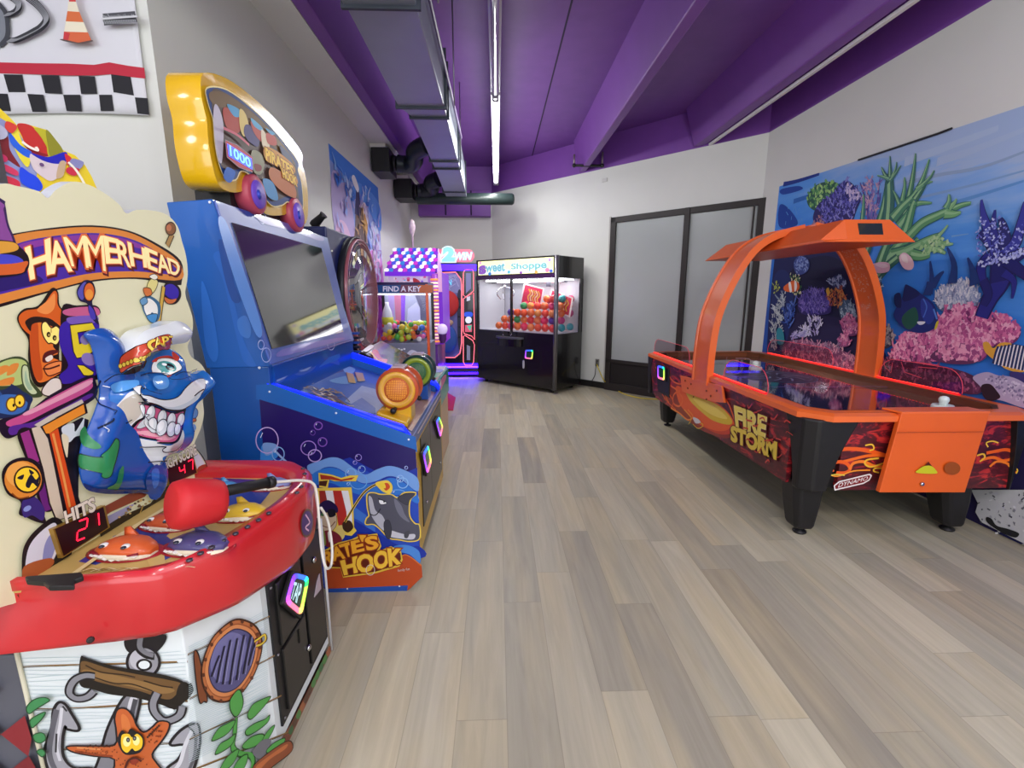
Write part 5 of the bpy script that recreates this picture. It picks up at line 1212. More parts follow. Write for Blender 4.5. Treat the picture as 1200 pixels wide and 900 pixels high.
R = [smooth_ring(rimr(-.05, [z - .002 for z in zb_])), smooth_ring(rimr(0, zb_)), smooth_ring(rimr(.012, [z + .02 for z in zb_])), smooth_ring(rimr(.004, .838)), smooth_ring(rimr(-.006, .858)), smooth_ring(rimr(-.022, .866))]
inner = [(-1.13, CY - .01), (-.98, CY + .0), (-.88, CY + .05), (-.77, 1.28), (-.76, 1.40), (-.76, 1.60), (-.80, 1.75), (-.90, 1.86), (-1.13, 1.88)]
b = MB(); b.loft(R, REDV, False, True)
to = R[-1]
rin = [onZ(px, py, .86) for px, py in spl([(150, 671), (212, 658), (262, 630), (318, 594), (341, 573), (342, 563), (326, 557), (285, 556)], False, 4)]
rin = [V((-1.115, onZ(40, 684, .86).y, .86))] + rin + [V((-1.115, rin[-1].y + .01, .86))]
zt_r = to[0].z; cc0 = V((-.93, 1.34))
def polar(loop, n=96):
    out = []
    for k in range(n):
        a = 2 * PI * k / n; d = V((math.cos(a), math.sin(a))); best = None
        for i in range(len(loop)):
            p, q = V(loop[i - 1][:2]) - cc0, V(loop[i][:2]) - cc0; e = q - p; den = d.x * e.y - d.y * e.x
            if abs(den) < 1e-12: continue
            t = (p.x * e.y - p.y * e.x) / den; u = (p.x * d.y - p.y * d.x) / den
            if t > 0 and -1e-6 <= u <= 1 + 1e-6 and (best is None or t > best): best = t
        out.append(V((cc0.x + d.x * best, cc0.y + d.y * best, zt_r)))
    return out
o_, i_ = polar(to), polar(rin)
b.loft([o_, i_, [p - V((0, 0, .026)) for p in i_]], REDV, False, True)
rm = b.build('padded_rim', S, label='red padded vinyl rim', normals=True)
# plates, rivets and creases on the rim
for px, py in ((222, 656), (235, 648), (248, 641), (262, 633), (276, 625), (290, 617), (303, 609), (315, 601), (355, 549), (357, 555), (353, 570), (348, 577), (106, 750), (301, 682)):
    if py > 680: p = onY(px, py, .955) if px < 200 else onX(px, py, -.69)
    else: p = onZ(px, py, .868)
    b = MB(); b.lathe([(.0075, -.003), (.0075, .0015), (.004, .003)], mat('#54525c', .3, .7) if py < 680 else mat('#2a2020', .5), p, (0, 0, 1) if py < 680 else (1, -1, .2), 10); b.build('rivet', rm)
b = MB(); P = [onZ(px, py, .871) for px, py in ((30, 681), (97, 676), (99, 681), (88, 685), (88, 692), (58, 693), (52, 688), (32, 686))]; b.prism(P, (0, 0, .012), BLK); b.build('latch_plate', S, bevel=.003)
SK = [onZ(px, py, .868) for px, py in ((50, 692), (85, 690), (84, 695), (55, 697))]
A = Art((-.645, 1.5, 0), (1, 0, 0), step=.0008)
# oval badge on the front of the rim
p = onX(360, 612, -.648)
for r, c in ((1, '#6b4a30'), (.85, '#4a2a6a')): A.ell(c, 360, 613, 7.5 * r, 17 * r, rot=4)
A.stroke('#e8b8d0', [(358, 603), (363, 612), (358, 618), (362, 622)], .006); A.done('oval_badge', rm)
# playing deck
ZK = .846
A = Art((-.95, 1.5, ZK), (0, 0, 1), step=.0003, U=(1, 0, 0))
b = MB(); b.prism([(p.x + (.01 if p.x > -1.05 else -.02) , p.y, ZK - .012) for p in rin], (0, 0, .012), mat('#c9aa62', .4, var=.08, scale=9, name='sand_print')); dk = b.build('deck_panel', S, label='sand coloured deck printed with blue water')
A.poly('#2c3b8f', [(92, 658), (104, 650), (128, 635), (133, 628), (160, 620), (168, 610), (196, 600), (222, 588), (250, 560), (300, 562), (318, 575), (306, 590), (270, 600), (240, 612), (236, 640), (215, 642), (202, 652), (190, 658), (192, 650), (175, 652), (150, 650), (130, 655), (112, 662)], False)
for P in ([(195, 628), (205, 619), (222, 618), (232, 620), (214, 626), (200, 632)], [(170, 650), (180, 652), (192, 646), (194, 662), (176, 664)], [(226, 612), (240, 604), (246, 608), (232, 614)]): A.poly('#d4b66c', P, False)
for k in range(14): x = random.uniform(80, 210); A.stroke(random.choice(['#e8d8a8', '#a8873f']), [(x, 672 - x * .02), (x + 14, 668 - x * .02), (x + 24, 671 - x * .03)], .0025)
for P in ([(66, 684), (120, 646), (118, 652), (84, 676)], [(128, 632), (200, 590), (230, 572), (226, 580), (170, 610), (150, 626)]): A.poly('#e4cf94', P, False)
A.done('deck_print', dk)
# shark heads
def shark(px, py, sc, col, lab, rot=0, z=ZK):
    c = onZ(px, py, z); M = Matrix.Translation(c) @ Matrix.Rotation(rot, 4, 'Z') @ Matrix.Diagonal((sc * .92, sc * .92, sc * .5, 1))
    # local: x along the snout side to side, y away, z up ; rests in red throat
    skin = mat(col, .4, coat=.2); be = mat('#e6dcc0', .45); tooth = mat('#f4f2ea', .3)
    t = MB(M @ Matrix.Diagonal((1.08, .56, 1, 1))); t.lathe([(.105, 0), (.11, .004), (.10, .006), (.085, .003)], mat('#a81f2a', .35), (0, .0, 0), n=24); rt = t.build('mouth_ring', S, label='dark red surround', normals=True)
    t = MB(M)
    prof = [(-.088, .018, .012, .02), (-.075, .03, .032, .035), (-.04, .045, .046, .06), (0, .052, .052, .075), (.04, .048, .048, .07), (.075, .034, .036, .05), (.095, .016, .018, .035)]
    rings = []
    for x, ry, rz, zc in prof: rings.append([(x, ry * math.cos(a), max(.004, zc * .55 + rz * math.sin(a))) for a in [2 * PI * k / 14 for k in range(14)]])
    t.loft(rings, skin); hd = t.build('shark_head', S, label=lab)
    t = MB(M); rings = []
    for x, ry, rz, zc in prof: rings.append([(x * 1.02, ry * 1.06 * math.cos(a) - .006, max(.002, zc * .55 - .018 + rz * .62 * math.sin(a))) for a in [2 * PI * k / 14 for k in range(14)]])
    t.loft(rings, be); t.build('muzzle', hd)
    for k in range(8):
        x = -.065 + k * .019; ry = .052 - abs(x) * .25
        t = MB(M); t.lathe([(.009, 0), (.008, -.01), (.001, -.018)], tooth, (x, -ry * 1.04 - .005, .026 + .006 * math.sin(k)), (0, -.3, 1), 6); t.build('tooth', hd)
    t = MB(M); t.tube([(x * 1.0, -(.0505 - abs(x) * .25) - .004, .018 + abs(x) * .22) for x in [-.075 + k * .015 for k in range(11)]], .006, mat('#8c2030', .4), 6); t.build('mouth', hd)
    for sx in (-.035, .035):
        t = MB(M); t.ball((sx, -.030, .072), .012, mat('#f2f2ee', .15, coat=.5), 12, 8); t.ball((sx + .003, -.041, .075), .008, mat('#1c2a3a', .1, coat=.6), 10, 6); t.build('eye', hd)
    t = MB(M); t.loft([[(-.02, .02, .07), (.03, .02, .07), (.02, .035, .07), (-.015, .035, .07)], [(-.03, .035, .115), (-.01, .035, .12), (-.012, .04, .12), (-.028, .04, .115)]], skin); t.build('fin', hd)
shark(148, 647, .92, '#d5602c', 'orange shark head', -.12); shark(232, 642, .92, '#4a4478', 'purple shark head', -.1); shark(283, 605, .85, '#d9b32c', 'yellow shark head', .05)
shark(196, 616, .8, '#c95a30', 'orange shark head half hidden by the mallet', -.2); shark(318, 571, .72, '#7c84b4', 'blue grey shark head', .1); shark(262, 574, .62, '#4a8ec0', 'light blue shark head', 0)
# red mallet lying on deck
t = thing('padded_mallet', 'red padded mallet lying on the shark game deck with black grip and white cord', 'mallet', tuple(onZ(235, 610, ZK)))
MR = mat('#c41d24', .55, var=.04, scale=14, bump=.08, name='mallet_fabric')
a = onZ(198, 616, .93); c = onZ(258, 598, .93)
ax = (c - a).normalized(); a = onY(203, 592, a.y) ; c = onY(258, 586, c.y); ax = (c - a).normalized(); L_ = (c - a).length
b = MB(); b.lathe([(.0, -.005), (.045, -.006), (.058, .0), (.064, .02), (.062, L_ * .5), (.058, L_ - .015), (.052, L_), (.03, L_ + .006), (0, L_ + .006)], MR, a, ax, 24); b.build('mallet_head', t)
h0 = onY(250, 578, c.y + .03); h1 = onY(313, 566, c.y + .17)
b = MB(); b.tube([h0, h0.lerp(h1, .5), h1], .0155, mat('#19191b', .6, bump=.2, scale=30), 14); b.lathe([(.018, 0), (.018, .02)], BLK, h1, (h1 - h0).normalized(), 12); b.build('grip', t)
pe = [h1, onX(335, 564, -.68), onX(352, 563, -.66), onX(366, 566, -.64), onX(371, 578, -.635), onX(374, 610, -.63), onX(377, 645, -.63), onX(382, 665, -.62), onX(388, 662, -.62), onX(389, 640, -.62), onX(384, 610, -.625), onX(376, 595, -.63)]
b = MB(); b.tube([V(p) for p in spl([tuple(q) for q in pe], False, 6)], .0048, mat('#e4e0d6', .7), 8); b.build('white_cord', t)
# ------------------------------------------------------------------ backboard
XBB = -1.10
BRD = [(-40, 235), (0, 216), (20, 218), (45, 224), (56, 232), (66, 222), (85, 213), (105, 217), (125, 228), (140, 240), (148, 250), (160, 246), (180, 247), (196, 252), (208, 265), (213, 282), (218, 300), (220, 318), (219, 332), (217, 345), (222, 360), (226, 375), (225, 392), (220, 405), (224, 418), (235, 426), (243, 440), (243, 455), (238, 468), (239, 485), (236, 500), (231, 512), (228, 522), (236, 535), (243, 548), (243, 560), (120, 640), (30, 700), (0, 712), (-80, 740), (-120, 500), (-80, 300)]
CREAM = mat('#d8d5b6', .3, emit=.2, ecol='#f4edb8', coat=.3, var=.03, scale=2, name='lit_backboard')
A = Art((XBB, 1.4, 0), (1, 0, 0), step=.0003)
P = [A.at(p, 0) for p in spl(BRD, True, 4)]
b = MB(); b.prism(P, (-.03, 0, 0), CREAM, mat('#c8ccd0', .3)); bb = b.build('backboard', S, label='cream lit backboard with wavy outline')
b = MB(); y_a = A.at((0, 500), 0).y
b.box(-1.24, XBB - .03, CY, 1.64, .70, 1.55, mat('#bfc4c8', .5)); b.build('backboard_support', S)
for k in range(3): pass
EM = lambda e: (lambda c: mat(c, .32, emit=e, name='backlit_print'))
A = Art((XBB + .0006, 1.4, 0), (1, 0, 0), step=.00005, mk=EM(.12))
# glow patches where the board is warm
# title ribbon
A.poly('#1c1018', [(-60, 292), (0, 276), (14, 274), (60, 267), (108, 264), (150, 270), (185, 286), (212, 306), (213, 330), (206, 334), (160, 327), (110, 330), (60, 342), (0, 360), (-60, 375)])
A.poly('#e08a3c', [(-60, 296), (14, 276), (60, 269), (108, 266), (150, 272), (185, 289), (210, 308), (211, 328), (160, 325), (110, 328), (60, 340), (0, 356), (-60, 372)])
A.poly('#4a2aa0', [(-60, 318), (0, 296), (25, 284), (60, 277), (108, 273), (150, 279), (182, 294), (206, 314), (206, 322), (160, 318), (110, 320), (70, 328), (0, 345), (-60, 360)])
A.poly('#8a3a9c', [(24, 286), (60, 279), (108, 275), (150, 281), (180, 295), (150, 288), (108, 282), (60, 286), (30, 292)])
A.poly('#2a1a6a', [(-60, 320), (0, 315), (30, 318), (50, 330), (0, 342), (-60, 356)])
# letters, jumping heights like the sign
W_ = 'HAMMERHEAD'
boxes = [(30, 291, 58, 280, 60, 320, 36, 327), (56, 282, 76, 284, 84, 317, 60, 320), (74, 278, 100, 276, 104, 314, 84, 312), (98, 277, 121, 276, 124, 318, 104, 312), (122, 277, 138, 281, 140, 308, 125, 308), (136, 281, 150, 286, 153, 313, 140, 308), (150, 284, 170, 292, 172, 313, 154, 311), (170, 290, 184, 296, 184, 318, 174, 314), (182, 296, 197, 302, 199, 320, 186, 319), (196, 302, 212, 308, 208, 324, 200, 320)]
for ch, q in zip(W_, boxes):
    A.text('#5a1420', ch, (q[0] + 1.5, q[1] + 2), (q[2] + 1.5, q[3] + 2), (q[4] + 1.5, q[5] + 2), (q[6] + 1.5, q[7] + 2), .06); A.text('#e0703c', ch, *[(q[i], q[i + 1]) for i in (0, 2, 4, 6)], .045)
A.mk = EM(.35)
for ch, q in zip(W_, boxes): A.text('#f2e2a2', ch, *[(q[i], q[i + 1]) for i in (0, 2, 4, 6)], .0 if ch == 'M' else .02)
A.mk = EM(.10)
# purple mallet at the left edge
A.poly('#3a2456', [(-60, 200), (0, 232), (6, 240), (10, 262), (18, 282), (20, 300), (0, 300), (-60, 300)]); A.poly('#8c4c98', [(-60, 205), (0, 236), (4, 246), (8, 264), (15, 282), (14, 296), (-60, 296)])
A.poly('#1c1018', [(-40, 284), (10, 282), (24, 290), (33, 300), (34, 312), (28, 320), (10, 324), (-40, 326)]); A.poly('#e0a03c', [(-40, 284), (10, 283), (22, 290), (10, 296), (-40, 300)]); A.poly('#4848c8', [(-40, 300), (8, 298), (26, 304), (20, 310), (-40, 312)]); A.poly('#d8642c', [(-40, 312), (14, 309), (32, 306), (30, 314), (20, 321), (-40, 323)])
# hammer post at right, top knob and lower mallet
A.stroke('#3a2a18', [(196, 288), (202, 274)], .022, smooth=False); A.stroke('#b08a50', [(196, 288), (202, 274)], .015, smooth=False); A.ell('#8a5a34', 200, 268, 6, 7.5, line='#3a1c10', lw=.004); A.ell('#c47850', 198, 267, 3, 4)
A.poly('#1c1018', [(193, 333), (203, 331), (211, 338), (212, 348), (206, 356), (196, 356), (191, 348)]); A.poly('#3a24a8', [(194, 335), (202, 333), (209, 340), (208, 349), (200, 350), (193, 344)]); A.poly('#d07038', [(192, 348), (200, 351), (207, 350), (203, 355), (196, 355)])
A.stroke('#3a2a18', [(192, 336), (186, 378)], .019, smooth=False); A.stroke('#d8b04c', [(192, 336), (186, 378)], .012, smooth=False)
# gull sailor
A.poly('#3c6a8c', [(166, 352), (172, 346), (182, 350), (188, 358), (187, 372), (180, 379), (172, 372), (167, 362)]); A.poly('#f2f0e8', [(170, 352), (176, 350), (184, 358), (184, 370), (178, 366), (174, 372), (169, 362)]); A.poly('#6a9cc4', [(164, 352), (170, 348), (173, 354), (167, 358)], line='#1c2c40', lw=.0025); A.poly('#4a90c8', [(172, 370), (184, 368), (182, 378), (176, 377)], line='#1c2c40', lw=.0025)
A.poly('#e8dc8c', [(172, 340), (174, 330), (180, 326), (185, 330), (183, 338), (178, 344)], line='#2c2418', lw=.0025); A.poly('#f6f2e0', [(175, 324), (181, 321), (185, 325), (181, 328)], line='#2c2418', lw=.002); A.poly('#d8783c', [(168, 338), (176, 338), (178, 345), (171, 347)], line='#2c1810', lw=.0025)
# orange nail character with cone hat
A.poly('#1c1410', [(20, 372), (28, 362), (45, 358), (60, 338), (68, 342), (70, 358), (80, 370), (82, 384), (74, 396), (70, 398), (70, 425), (78, 430), (76, 438), (60, 444), (48, 454), (38, 446), (33, 420), (33, 398), (24, 384)])
A.poly('#e8762c', [(36, 378), (48, 374), (60, 380), (68, 396), (62, 405), (68, 414), (60, 418), (72, 424), (76, 432), (66, 440), (50, 448), (42, 444), (36, 420)]); A.poly('#c8501c', [(36, 380), (44, 378), (46, 410), (50, 442), (42, 444), (36, 420)])
A.poly('#d9601f', [(22, 372), (30, 364), (48, 360), (62, 342), (67, 344), (68, 358), (78, 370), (80, 382), (74, 392), (72, 386), (60, 374), (44, 372), (32, 378), (36, 392), (26, 384)]); A.poly('#f0924a', [(44, 362), (56, 352), (64, 344), (64, 360), (56, 368), (46, 366)]); A.poly('#241612', [(30, 376), (40, 371), (56, 373), (68, 380), (74, 388), (64, 384), (50, 378), (38, 380), (36, 388), (31, 382)])
A.mk = EM(.3)
A.poly('#f4e07a', [(49, 380), (54, 377), (60, 384), (66, 382), (71, 388), (70, 398), (66, 404), (60, 402), (56, 402), (50, 392)], line='#3a1c10', lw=.003); A.stroke('#8c5a20', [(60, 384), (60, 390)], .002, smooth=False)
A.mk = EM(.1)
for x, y in ((57, 392), (64, 396)): A.ell('#2c2010', x, y, 2.4, 3.2); A.ell('#c8b060', x + .5, y + .5, 1, 1.4)
A.poly('#5a1c1c', [(52, 414), (62, 410), (70, 412), (62, 416), (58, 424), (50, 424)]); A.poly('#f0e0d0', [(53, 420), (60, 416), (62, 420), (56, 424)]); A.poly('#f08a4a', [(52, 430), (64, 424), (74, 424), (76, 432), (66, 438), (56, 440)], line='#5a1c10', lw=.003); A.stroke('#4a1810', [(50, 432), (58, 432), (70, 428)], .004)
# purple arch with yellow 5
A.poly('#1c1018', [(72, 362), (90, 358), (112, 358), (118, 366), (114, 372), (118, 400), (116, 440), (108, 446), (66, 456), (72, 430)])
A.poly('#3a20a0', [(74, 378), (112, 372), (116, 400), (114, 438), (76, 450), (70, 440), (80, 428), (70, 404)]); A.poly('#c8608c', [(74, 364), (92, 360), (112, 360), (117, 366), (112, 370), (80, 370)]); A.poly('#7a5cb8', [(80, 372), (112, 370), (112, 378), (84, 380)])
A.poly('#e8d02c', [(82, 381), (108, 378), (112, 386), (91, 390), (93, 403), (108, 397), (112, 402), (110, 412), (100, 418), (90, 420), (86, 412), (84, 398)], False, line='#1c1018', lw=.003); A.poly('#e8d02c', [(90, 428), (98, 428), (110, 436), (108, 441), (98, 440)], False, line='#1c1018', lw=.003); A.ell('#8c78b8', 104, 421, 9, 7, rot=30); A.ell('#8a7cae', 100, 398, 6, 6)
# round lamps
A.poly('#1c1840', [(90, 340), (98, 329), (108, 330), (112, 342), (108, 354), (112, 366), (116, 380), (110, 376), (104, 366), (102, 356), (93, 352)]); A.poly('#5a54b0', [(91, 342), (98, 331), (102, 334), (98, 350), (94, 350)]); A.ell('#e0682c', 104.5, 342, 6.5, 11, line='#1c1018', lw=.003); A.ell('#f09a3c', 104.5, 345, 4.5, 6); A.poly('#4a3cb0', [(104, 358), (110, 364), (112, 374), (106, 372)])
# hermit shell and blue crab
A.poly('#3c4a2c', [(-8, 430), (8, 420), (24, 418), (34, 426), (36, 444), (50, 462), (40, 466), (20, 462), (-8, 460)]); A.poly('#b8c878', [(-8, 432), (8, 422), (24, 421), (32, 428), (28, 448), (12, 452), (-8, 450)])
for P in ([(-8, 434), (6, 428), (12, 432), (0, 440), (-8, 442)], [(12, 428), (22, 426), (18, 436), (8, 440)], [(0, 446), (16, 442), (14, 450), (0, 452)]): A.poly('#e08a3c', P)
A.poly('#c8d4a8', [(26, 430), (33, 430), (36, 448), (44, 460), (36, 462), (27, 450)], line='#3c4a2c', lw=.003); A.poly('#a0bc9c', [(30, 434), (33, 446), (38, 456), (33, 456), (29, 446)])
A.poly('#1c2c54', [(-10, 462), (6, 456), (14, 452), (26, 458), (38, 466), (36, 474), (30, 486), (10, 490), (-10, 488)]); A.poly('#3a6ab0', [(-10, 468), (8, 462), (30, 466), (30, 480), (14, 486), (-10, 480)]); A.stroke('#1c2c54', [(12, 452), (22, 458), (34, 470)], .01); A.stroke('#2c5090', [(0, 464), (-6, 456)], .012)
A.mk = EM(.25)
A.ell('#f2c838', 14, 474, 6.5, 8, line='#5a3a10', lw=.003); A.ell('#f2c838', 23, 470, 6, 7.5, line='#5a3a10', lw=.003); A.ell('#241810', 16, 475, 1.4, 2); A.ell('#241810', 23, 472, 1.3, 2)
A.mk = EM(.08)
# bottle cap face and pink table
A.poly('#e8dcd0', [(50, 455), (60, 444), (70, 444), (72, 456), (60, 464), (50, 462)], line='#3a2020', lw=.003)
A.poly('#1c1028', [(0, 492), (30, 484), (60, 462), (104, 440), (112, 446), (110, 468), (60, 492), (30, 505), (10, 514), (0, 506)])
A.poly('#c8508c', [(8, 494), (30, 484), (60, 466), (104, 444), (108, 448), (104, 458), (60, 480), (30, 495), (12, 500)]); A.poly('#e8a0b8', [(28, 484), (60, 468), (103, 446), (104, 452), (60, 474), (34, 486)]); A.poly('#5a2890', [(12, 500), (40, 494), (70, 480), (104, 462), (106, 466), (70, 484), (40, 500), (14, 510)])
A.poly('#1c1018', [(20, 508), (38, 504), (52, 545), (64, 590), (56, 600), (46, 590), (34, 548)]); A.poly('#9c3484', [(24, 508), (34, 504), (46, 540), (40, 545), (34, 540)], False); A.poly('#6a2478', [(36, 544), (46, 542), (62, 596), (52, 600)], False)
A.poly('#d8c8b0', [(36, 502), (48, 498), (56, 508), (72, 570), (80, 606), (66, 610), (58, 590), (50, 550)], False, line='#1c1018', lw=.004); A.poly('#cfc4b4', [(40, 498), (60, 486), (96, 468), (98, 472), (64, 490), (48, 502)], False)
A.poly('#1c1018', [(47, 500), (100, 471), (103, 484), (82, 494), (72, 502), (88, 570), (98, 600), (76, 610), (62, 540), (56, 514)], False)
A.poly('#f0922c', [(50, 500), (98, 474), (100, 484), (68, 501), (58, 508), (54, 508)], False); A.poly('#e0501c', [(58, 508), (68, 502), (74, 530), (90, 596), (80, 604), (70, 560)], False); A.stroke('#f0a050', [(62, 508), (72, 548), (82, 594)], .006)
A.poly('#14121c', [(70, 503), (96, 489), (104, 492), (100, 520), (92, 560), (92, 590), (84, 570)], False); A.poly('#d8e0e4', [(72, 502), (86, 496), (88, 506), (96, 494), (99, 490), (96, 508), (88, 512), (80, 518)]); A.poly('#e8dcb8', [(72, 510), (80, 512), (80, 524), (78, 536)])
# lower left round lamp with purple base
A.poly('#1c1420', [(2, 556), (10, 542), (26, 536), (42, 540), (52, 554), (50, 572), (40, 584), (48, 596), (54, 612), (44, 612), (30, 606), (22, 602), (24, 588), (8, 578)])
A.poly('#3c2a78', [(26, 588), (40, 582), (52, 596), (50, 610), (38, 604), (28, 606)]); A.ell('#8c98d8', 32, 596, 5, 3, rot=-30)
A.mk = EM(.14); A.ell('#e08a34', 27, 562, 23, 23, line='#1c1018', lw=.004); A.ell('#f0a850', 24, 556, 17, 15); A.mk = EM(.3); A.ell('#f0c82c', 32, 562, 15, 15, line='#2a1a10', lw=.004); A.mk = EM(.05)
for P in ([(20, 560), (28, 556), (26, 562)], [(30, 568), (36, 556), (42, 562), (46, 558), (44, 570), (38, 566), (34, 572)], [(34, 550), (40, 554), (36, 556)]): A.poly('#1c1c30', P)
A.stroke('#8c4418', [(14, 578), (22, 584), (34, 582)], .003)
# lifebuoy at the foot, bronze trim under the displays
A.poly('#17161c', [(26, 690), (26, 650), (34, 630), (50, 614), (64, 606), (76, 616), (84, 650), (60, 676), (40, 690), (26, 700)])
A.poly('#dcdce8', [(30, 678), (31, 652), (38, 634), (54, 618), (66, 614), (68, 640), (60, 660), (40, 678)]); A.poly('#8c90c4', [(52, 640), (60, 626), (66, 636), (58, 660), (50, 664)]); A.poly('#b05a30', [(28, 664), (58, 654), (62, 662), (40, 678), (29, 684)]); A.stroke('#6a3c20', [(22, 700), (44, 680), (72, 664), (110, 640), (160, 612), (232, 562)], .016); A.stroke('#c07a3c', [(24, 698), (44, 682), (72, 666), (110, 642)], .007)
A.poly('#2a2018', [(116, 622), (140, 606), (176, 590), (190, 574), (200, 566), (204, 580), (180, 596), (150, 612), (120, 636)], False)
A.poly('#8c4428', [(110, 600), (148, 580), (170, 570), (180, 568), (170, 582), (130, 600), (112, 612)], False); A.poly('#9a98b8', [(124, 606), (152, 592), (158, 590), (150, 600), (128, 614)], False)
for k in range(24): x = random.uniform(130, 196); y = 700 - x * .62 + random.uniform(-6, 3) - 6; A.ell(random.choice(['#6c5438', '#a08458', '#4a3c34', '#c8a868']), x, y, 1.6, 1.2)
A.stroke('#b09048', [(168, 592), (162, 606)], .004, smooth=False); A.stroke('#c8a040', [(186, 566), (196, 565)], .004, smooth=False)
A.poly('#d8dce0', [(228, 530), (236, 536), (240, 548), (232, 556), (228, 545)]); A.poly('#a84830', [(232, 548), (242, 544), (240, 552), (232, 558)]); A.stroke('#1c1820', [(228, 524), (238, 536), (243, 548)], .004)
A.done('backboard_print', bb)
# little parrot beside the jaw
A = Art((XBB + .013, 1.4, 0), (1, 0, 0), step=.0001, mk=EM(.05))
A.poly('#3a7a6c', [(212, 496), (222, 494), (228, 502), (226, 510), (218, 516), (214, 508)], line='#1c2c30', lw=.003); A.poly('#d07034', [(216, 488), (228, 489), (229, 494), (216, 494)], line='#2c1c18', lw=.003); A.ell('#d8703c', 213, 502, 4.5, 3.2, line='#2c1c18', lw=.003); A.poly('#6a94c8', [(218, 480), (226, 476), (232, 482), (229, 490), (219, 488)], line='#1c2c50', lw=.003); A.ell('#7aa4d8', 227, 501, 3, 4)
A.done('parrot_print', bb)
# ---- vacuum formed shark
BL = mat('#1f6fc4', .22, coat=.7, var=.05, scale=5, emit=.03, name='blue_formed_plastic'); BL2 = mat('#1a55ae', .22, coat=.7, var=.05, scale=5, name='blue_formed_plastic_body')
WH = mat('#e4e8ea', .22, coat=.6, emit=.04, name='white_formed_plastic')
ck = Art((XBB + .011, 1.4, 0), (1, 0, 0))
RB = ck.relief(BL2, [(98, 392), (112, 385), (126, 386), (138, 396), (150, 420), (160, 450), (176, 500), (190, 535), (194, 556), (190, 574), (182, 586), (174, 580), (160, 577), (140, 577), (110, 576), (97, 568), (92, 545), (95, 520), (103, 500), (111, 480), (116, 460), (112, 430), (106, 405)], .035, cell=.010, fall=.06, base=.004)
sh = ck.build('shark_body', bb, label='glossy blue formed shark body', normals=False)
ck = Art((XBB + .011, 1.4, 0), (1, 0, 0))
HEADP = [(124, 452), (134, 442), (150, 436), (164, 434), (168, 424), (176, 414), (188, 409), (198, 411), (204, 420), (208, 434), (222, 438), (232, 434), (240, 442), (241, 452), (236, 462), (228, 470), (218, 480), (214, 492), (216, 505), (214, 518), (208, 528), (196, 532), (184, 538), (174, 552), (164, 550), (150, 532), (142, 510), (132, 500), (124, 480), (120, 466)]
RH = ck.relief(BL, HEADP, .05, cell=.009, fall=.07, base=.02)
head = ck.build('shark_face', bb, label='glossy formed shark face with white grin', normals=False)
HB = .008 + .055
def onform(R, e=.0, h0=.0035):
    a = Art((XBB + .011, 1.4, 0), (1, 0, 0), step=.00025, mk=lambda c: mat(c, .22, coat=.6, emit=e, name='face_paint')); a.h = h0; a.hf = R; return a
A = onform(RH)
LIP = [(146, 454), (154, 452), (160, 456), (166, 462), (176, 464), (188, 468), (200, 468), (210, 464), (218, 454), (228, 446), (239, 444), (241, 453), (236, 462), (226, 472), (214, 480), (200, 480), (188, 476), (176, 472), (164, 472), (152, 468), (147, 462)]
CHIN = [(138, 462), (146, 458), (150, 468), (156, 480), (150, 492), (148, 504), (154, 512), (170, 518), (186, 520), (200, 522), (210, 514), (214, 504), (216, 512), (212, 524), (204, 532), (190, 536), (178, 548), (168, 550), (156, 540), (146, 518), (140, 500), (134, 480)]
A.poly('#dfe2e2', CHIN); A.poly('#c4bcb0', [(136, 470), (144, 462), (150, 474), (148, 492), (142, 500), (136, 484)]); A.poly('#e8ebec', [(150, 526), (166, 534), (186, 536), (178, 546), (168, 549), (158, 540)])
A.poly('#17141a', [(152, 472), (166, 472), (180, 475), (194, 481), (206, 483), (217, 479), (216, 490), (214, 504), (208, 518), (194, 520), (176, 518), (160, 514), (150, 506), (148, 494), (156, 484)])
A.poly('#d8608c', [(155, 473), (166, 474), (180, 477), (194, 482), (206, 485), (215, 482), (213, 494), (212, 504), (206, 516), (194, 518), (176, 516), (160, 512), (152, 504), (151, 494), (158, 484)])
A.poly('#f0a8b8', [(154, 506), (162, 511), (178, 514), (196, 516), (206, 512), (198, 510), (180, 509), (164, 505)])
for cx, cy, rx, ry, r in ((166, 482, 4.6, 8.5, 8), (177, 484, 4.8, 9, 12), (190, 489, 5.2, 9, 12), (201, 492, 5, 8.5, 10), (212, 492, 4.2, 8, 14), (158, 494, 5.2, 8.5, 20), (168, 498, 5.6, 9.5, 16), (178, 499, 6, 10, 16), (190, 501, 6.2, 10, 14), (201, 503, 5.4, 9, 12), (208, 503, 3.6, 7, 10)):
    A.ell('#dfe5ea', cx, cy, rx, ry, rot=r, line='#3a3c4c', lw=.0028); A.ell('#f6f8fa', cx - 1, cy - 2, rx * .5, ry * .6, rot=r)
A.poly('#e9eced', LIP, line='#17141a', lw=.003); A.poly('#c9d4dc', [(150, 464), (166, 470), (188, 475), (204, 477), (222, 470), (236, 458), (232, 468), (214, 479), (196, 479), (170, 471)])
A.stroke('#17141a', [(148, 462), (152, 470), (166, 472), (182, 474), (196, 480), (210, 482), (218, 480)], .005); A.stroke('#17141a', [(152, 456), (158, 454), (162, 456)], .003); A.stroke('#17141a', [(228, 464), (234, 459), (239, 456)], .004)
A.stroke('#17141a', [(148, 492), (144, 504), (150, 513)], .005); A.stroke('#17141a', [(152, 518), (162, 524), (178, 524), (192, 530), (206, 528), (214, 520)], .005, w2=.002); A.stroke('#17141a', [(152, 537), (164, 543), (176, 541), (188, 540)], .004)
for pts in ([(164, 440), (176, 437), (190, 438), (200, 444), (214, 444), (224, 440)], [(168, 450), (172, 456), (182, 460), (190, 462)], [(206, 440), (214, 436), (224, 436), (231, 432)], [(122, 448), (134, 440), (148, 438)]): A.stroke('#12305c', pts, .004, w2=.0015)
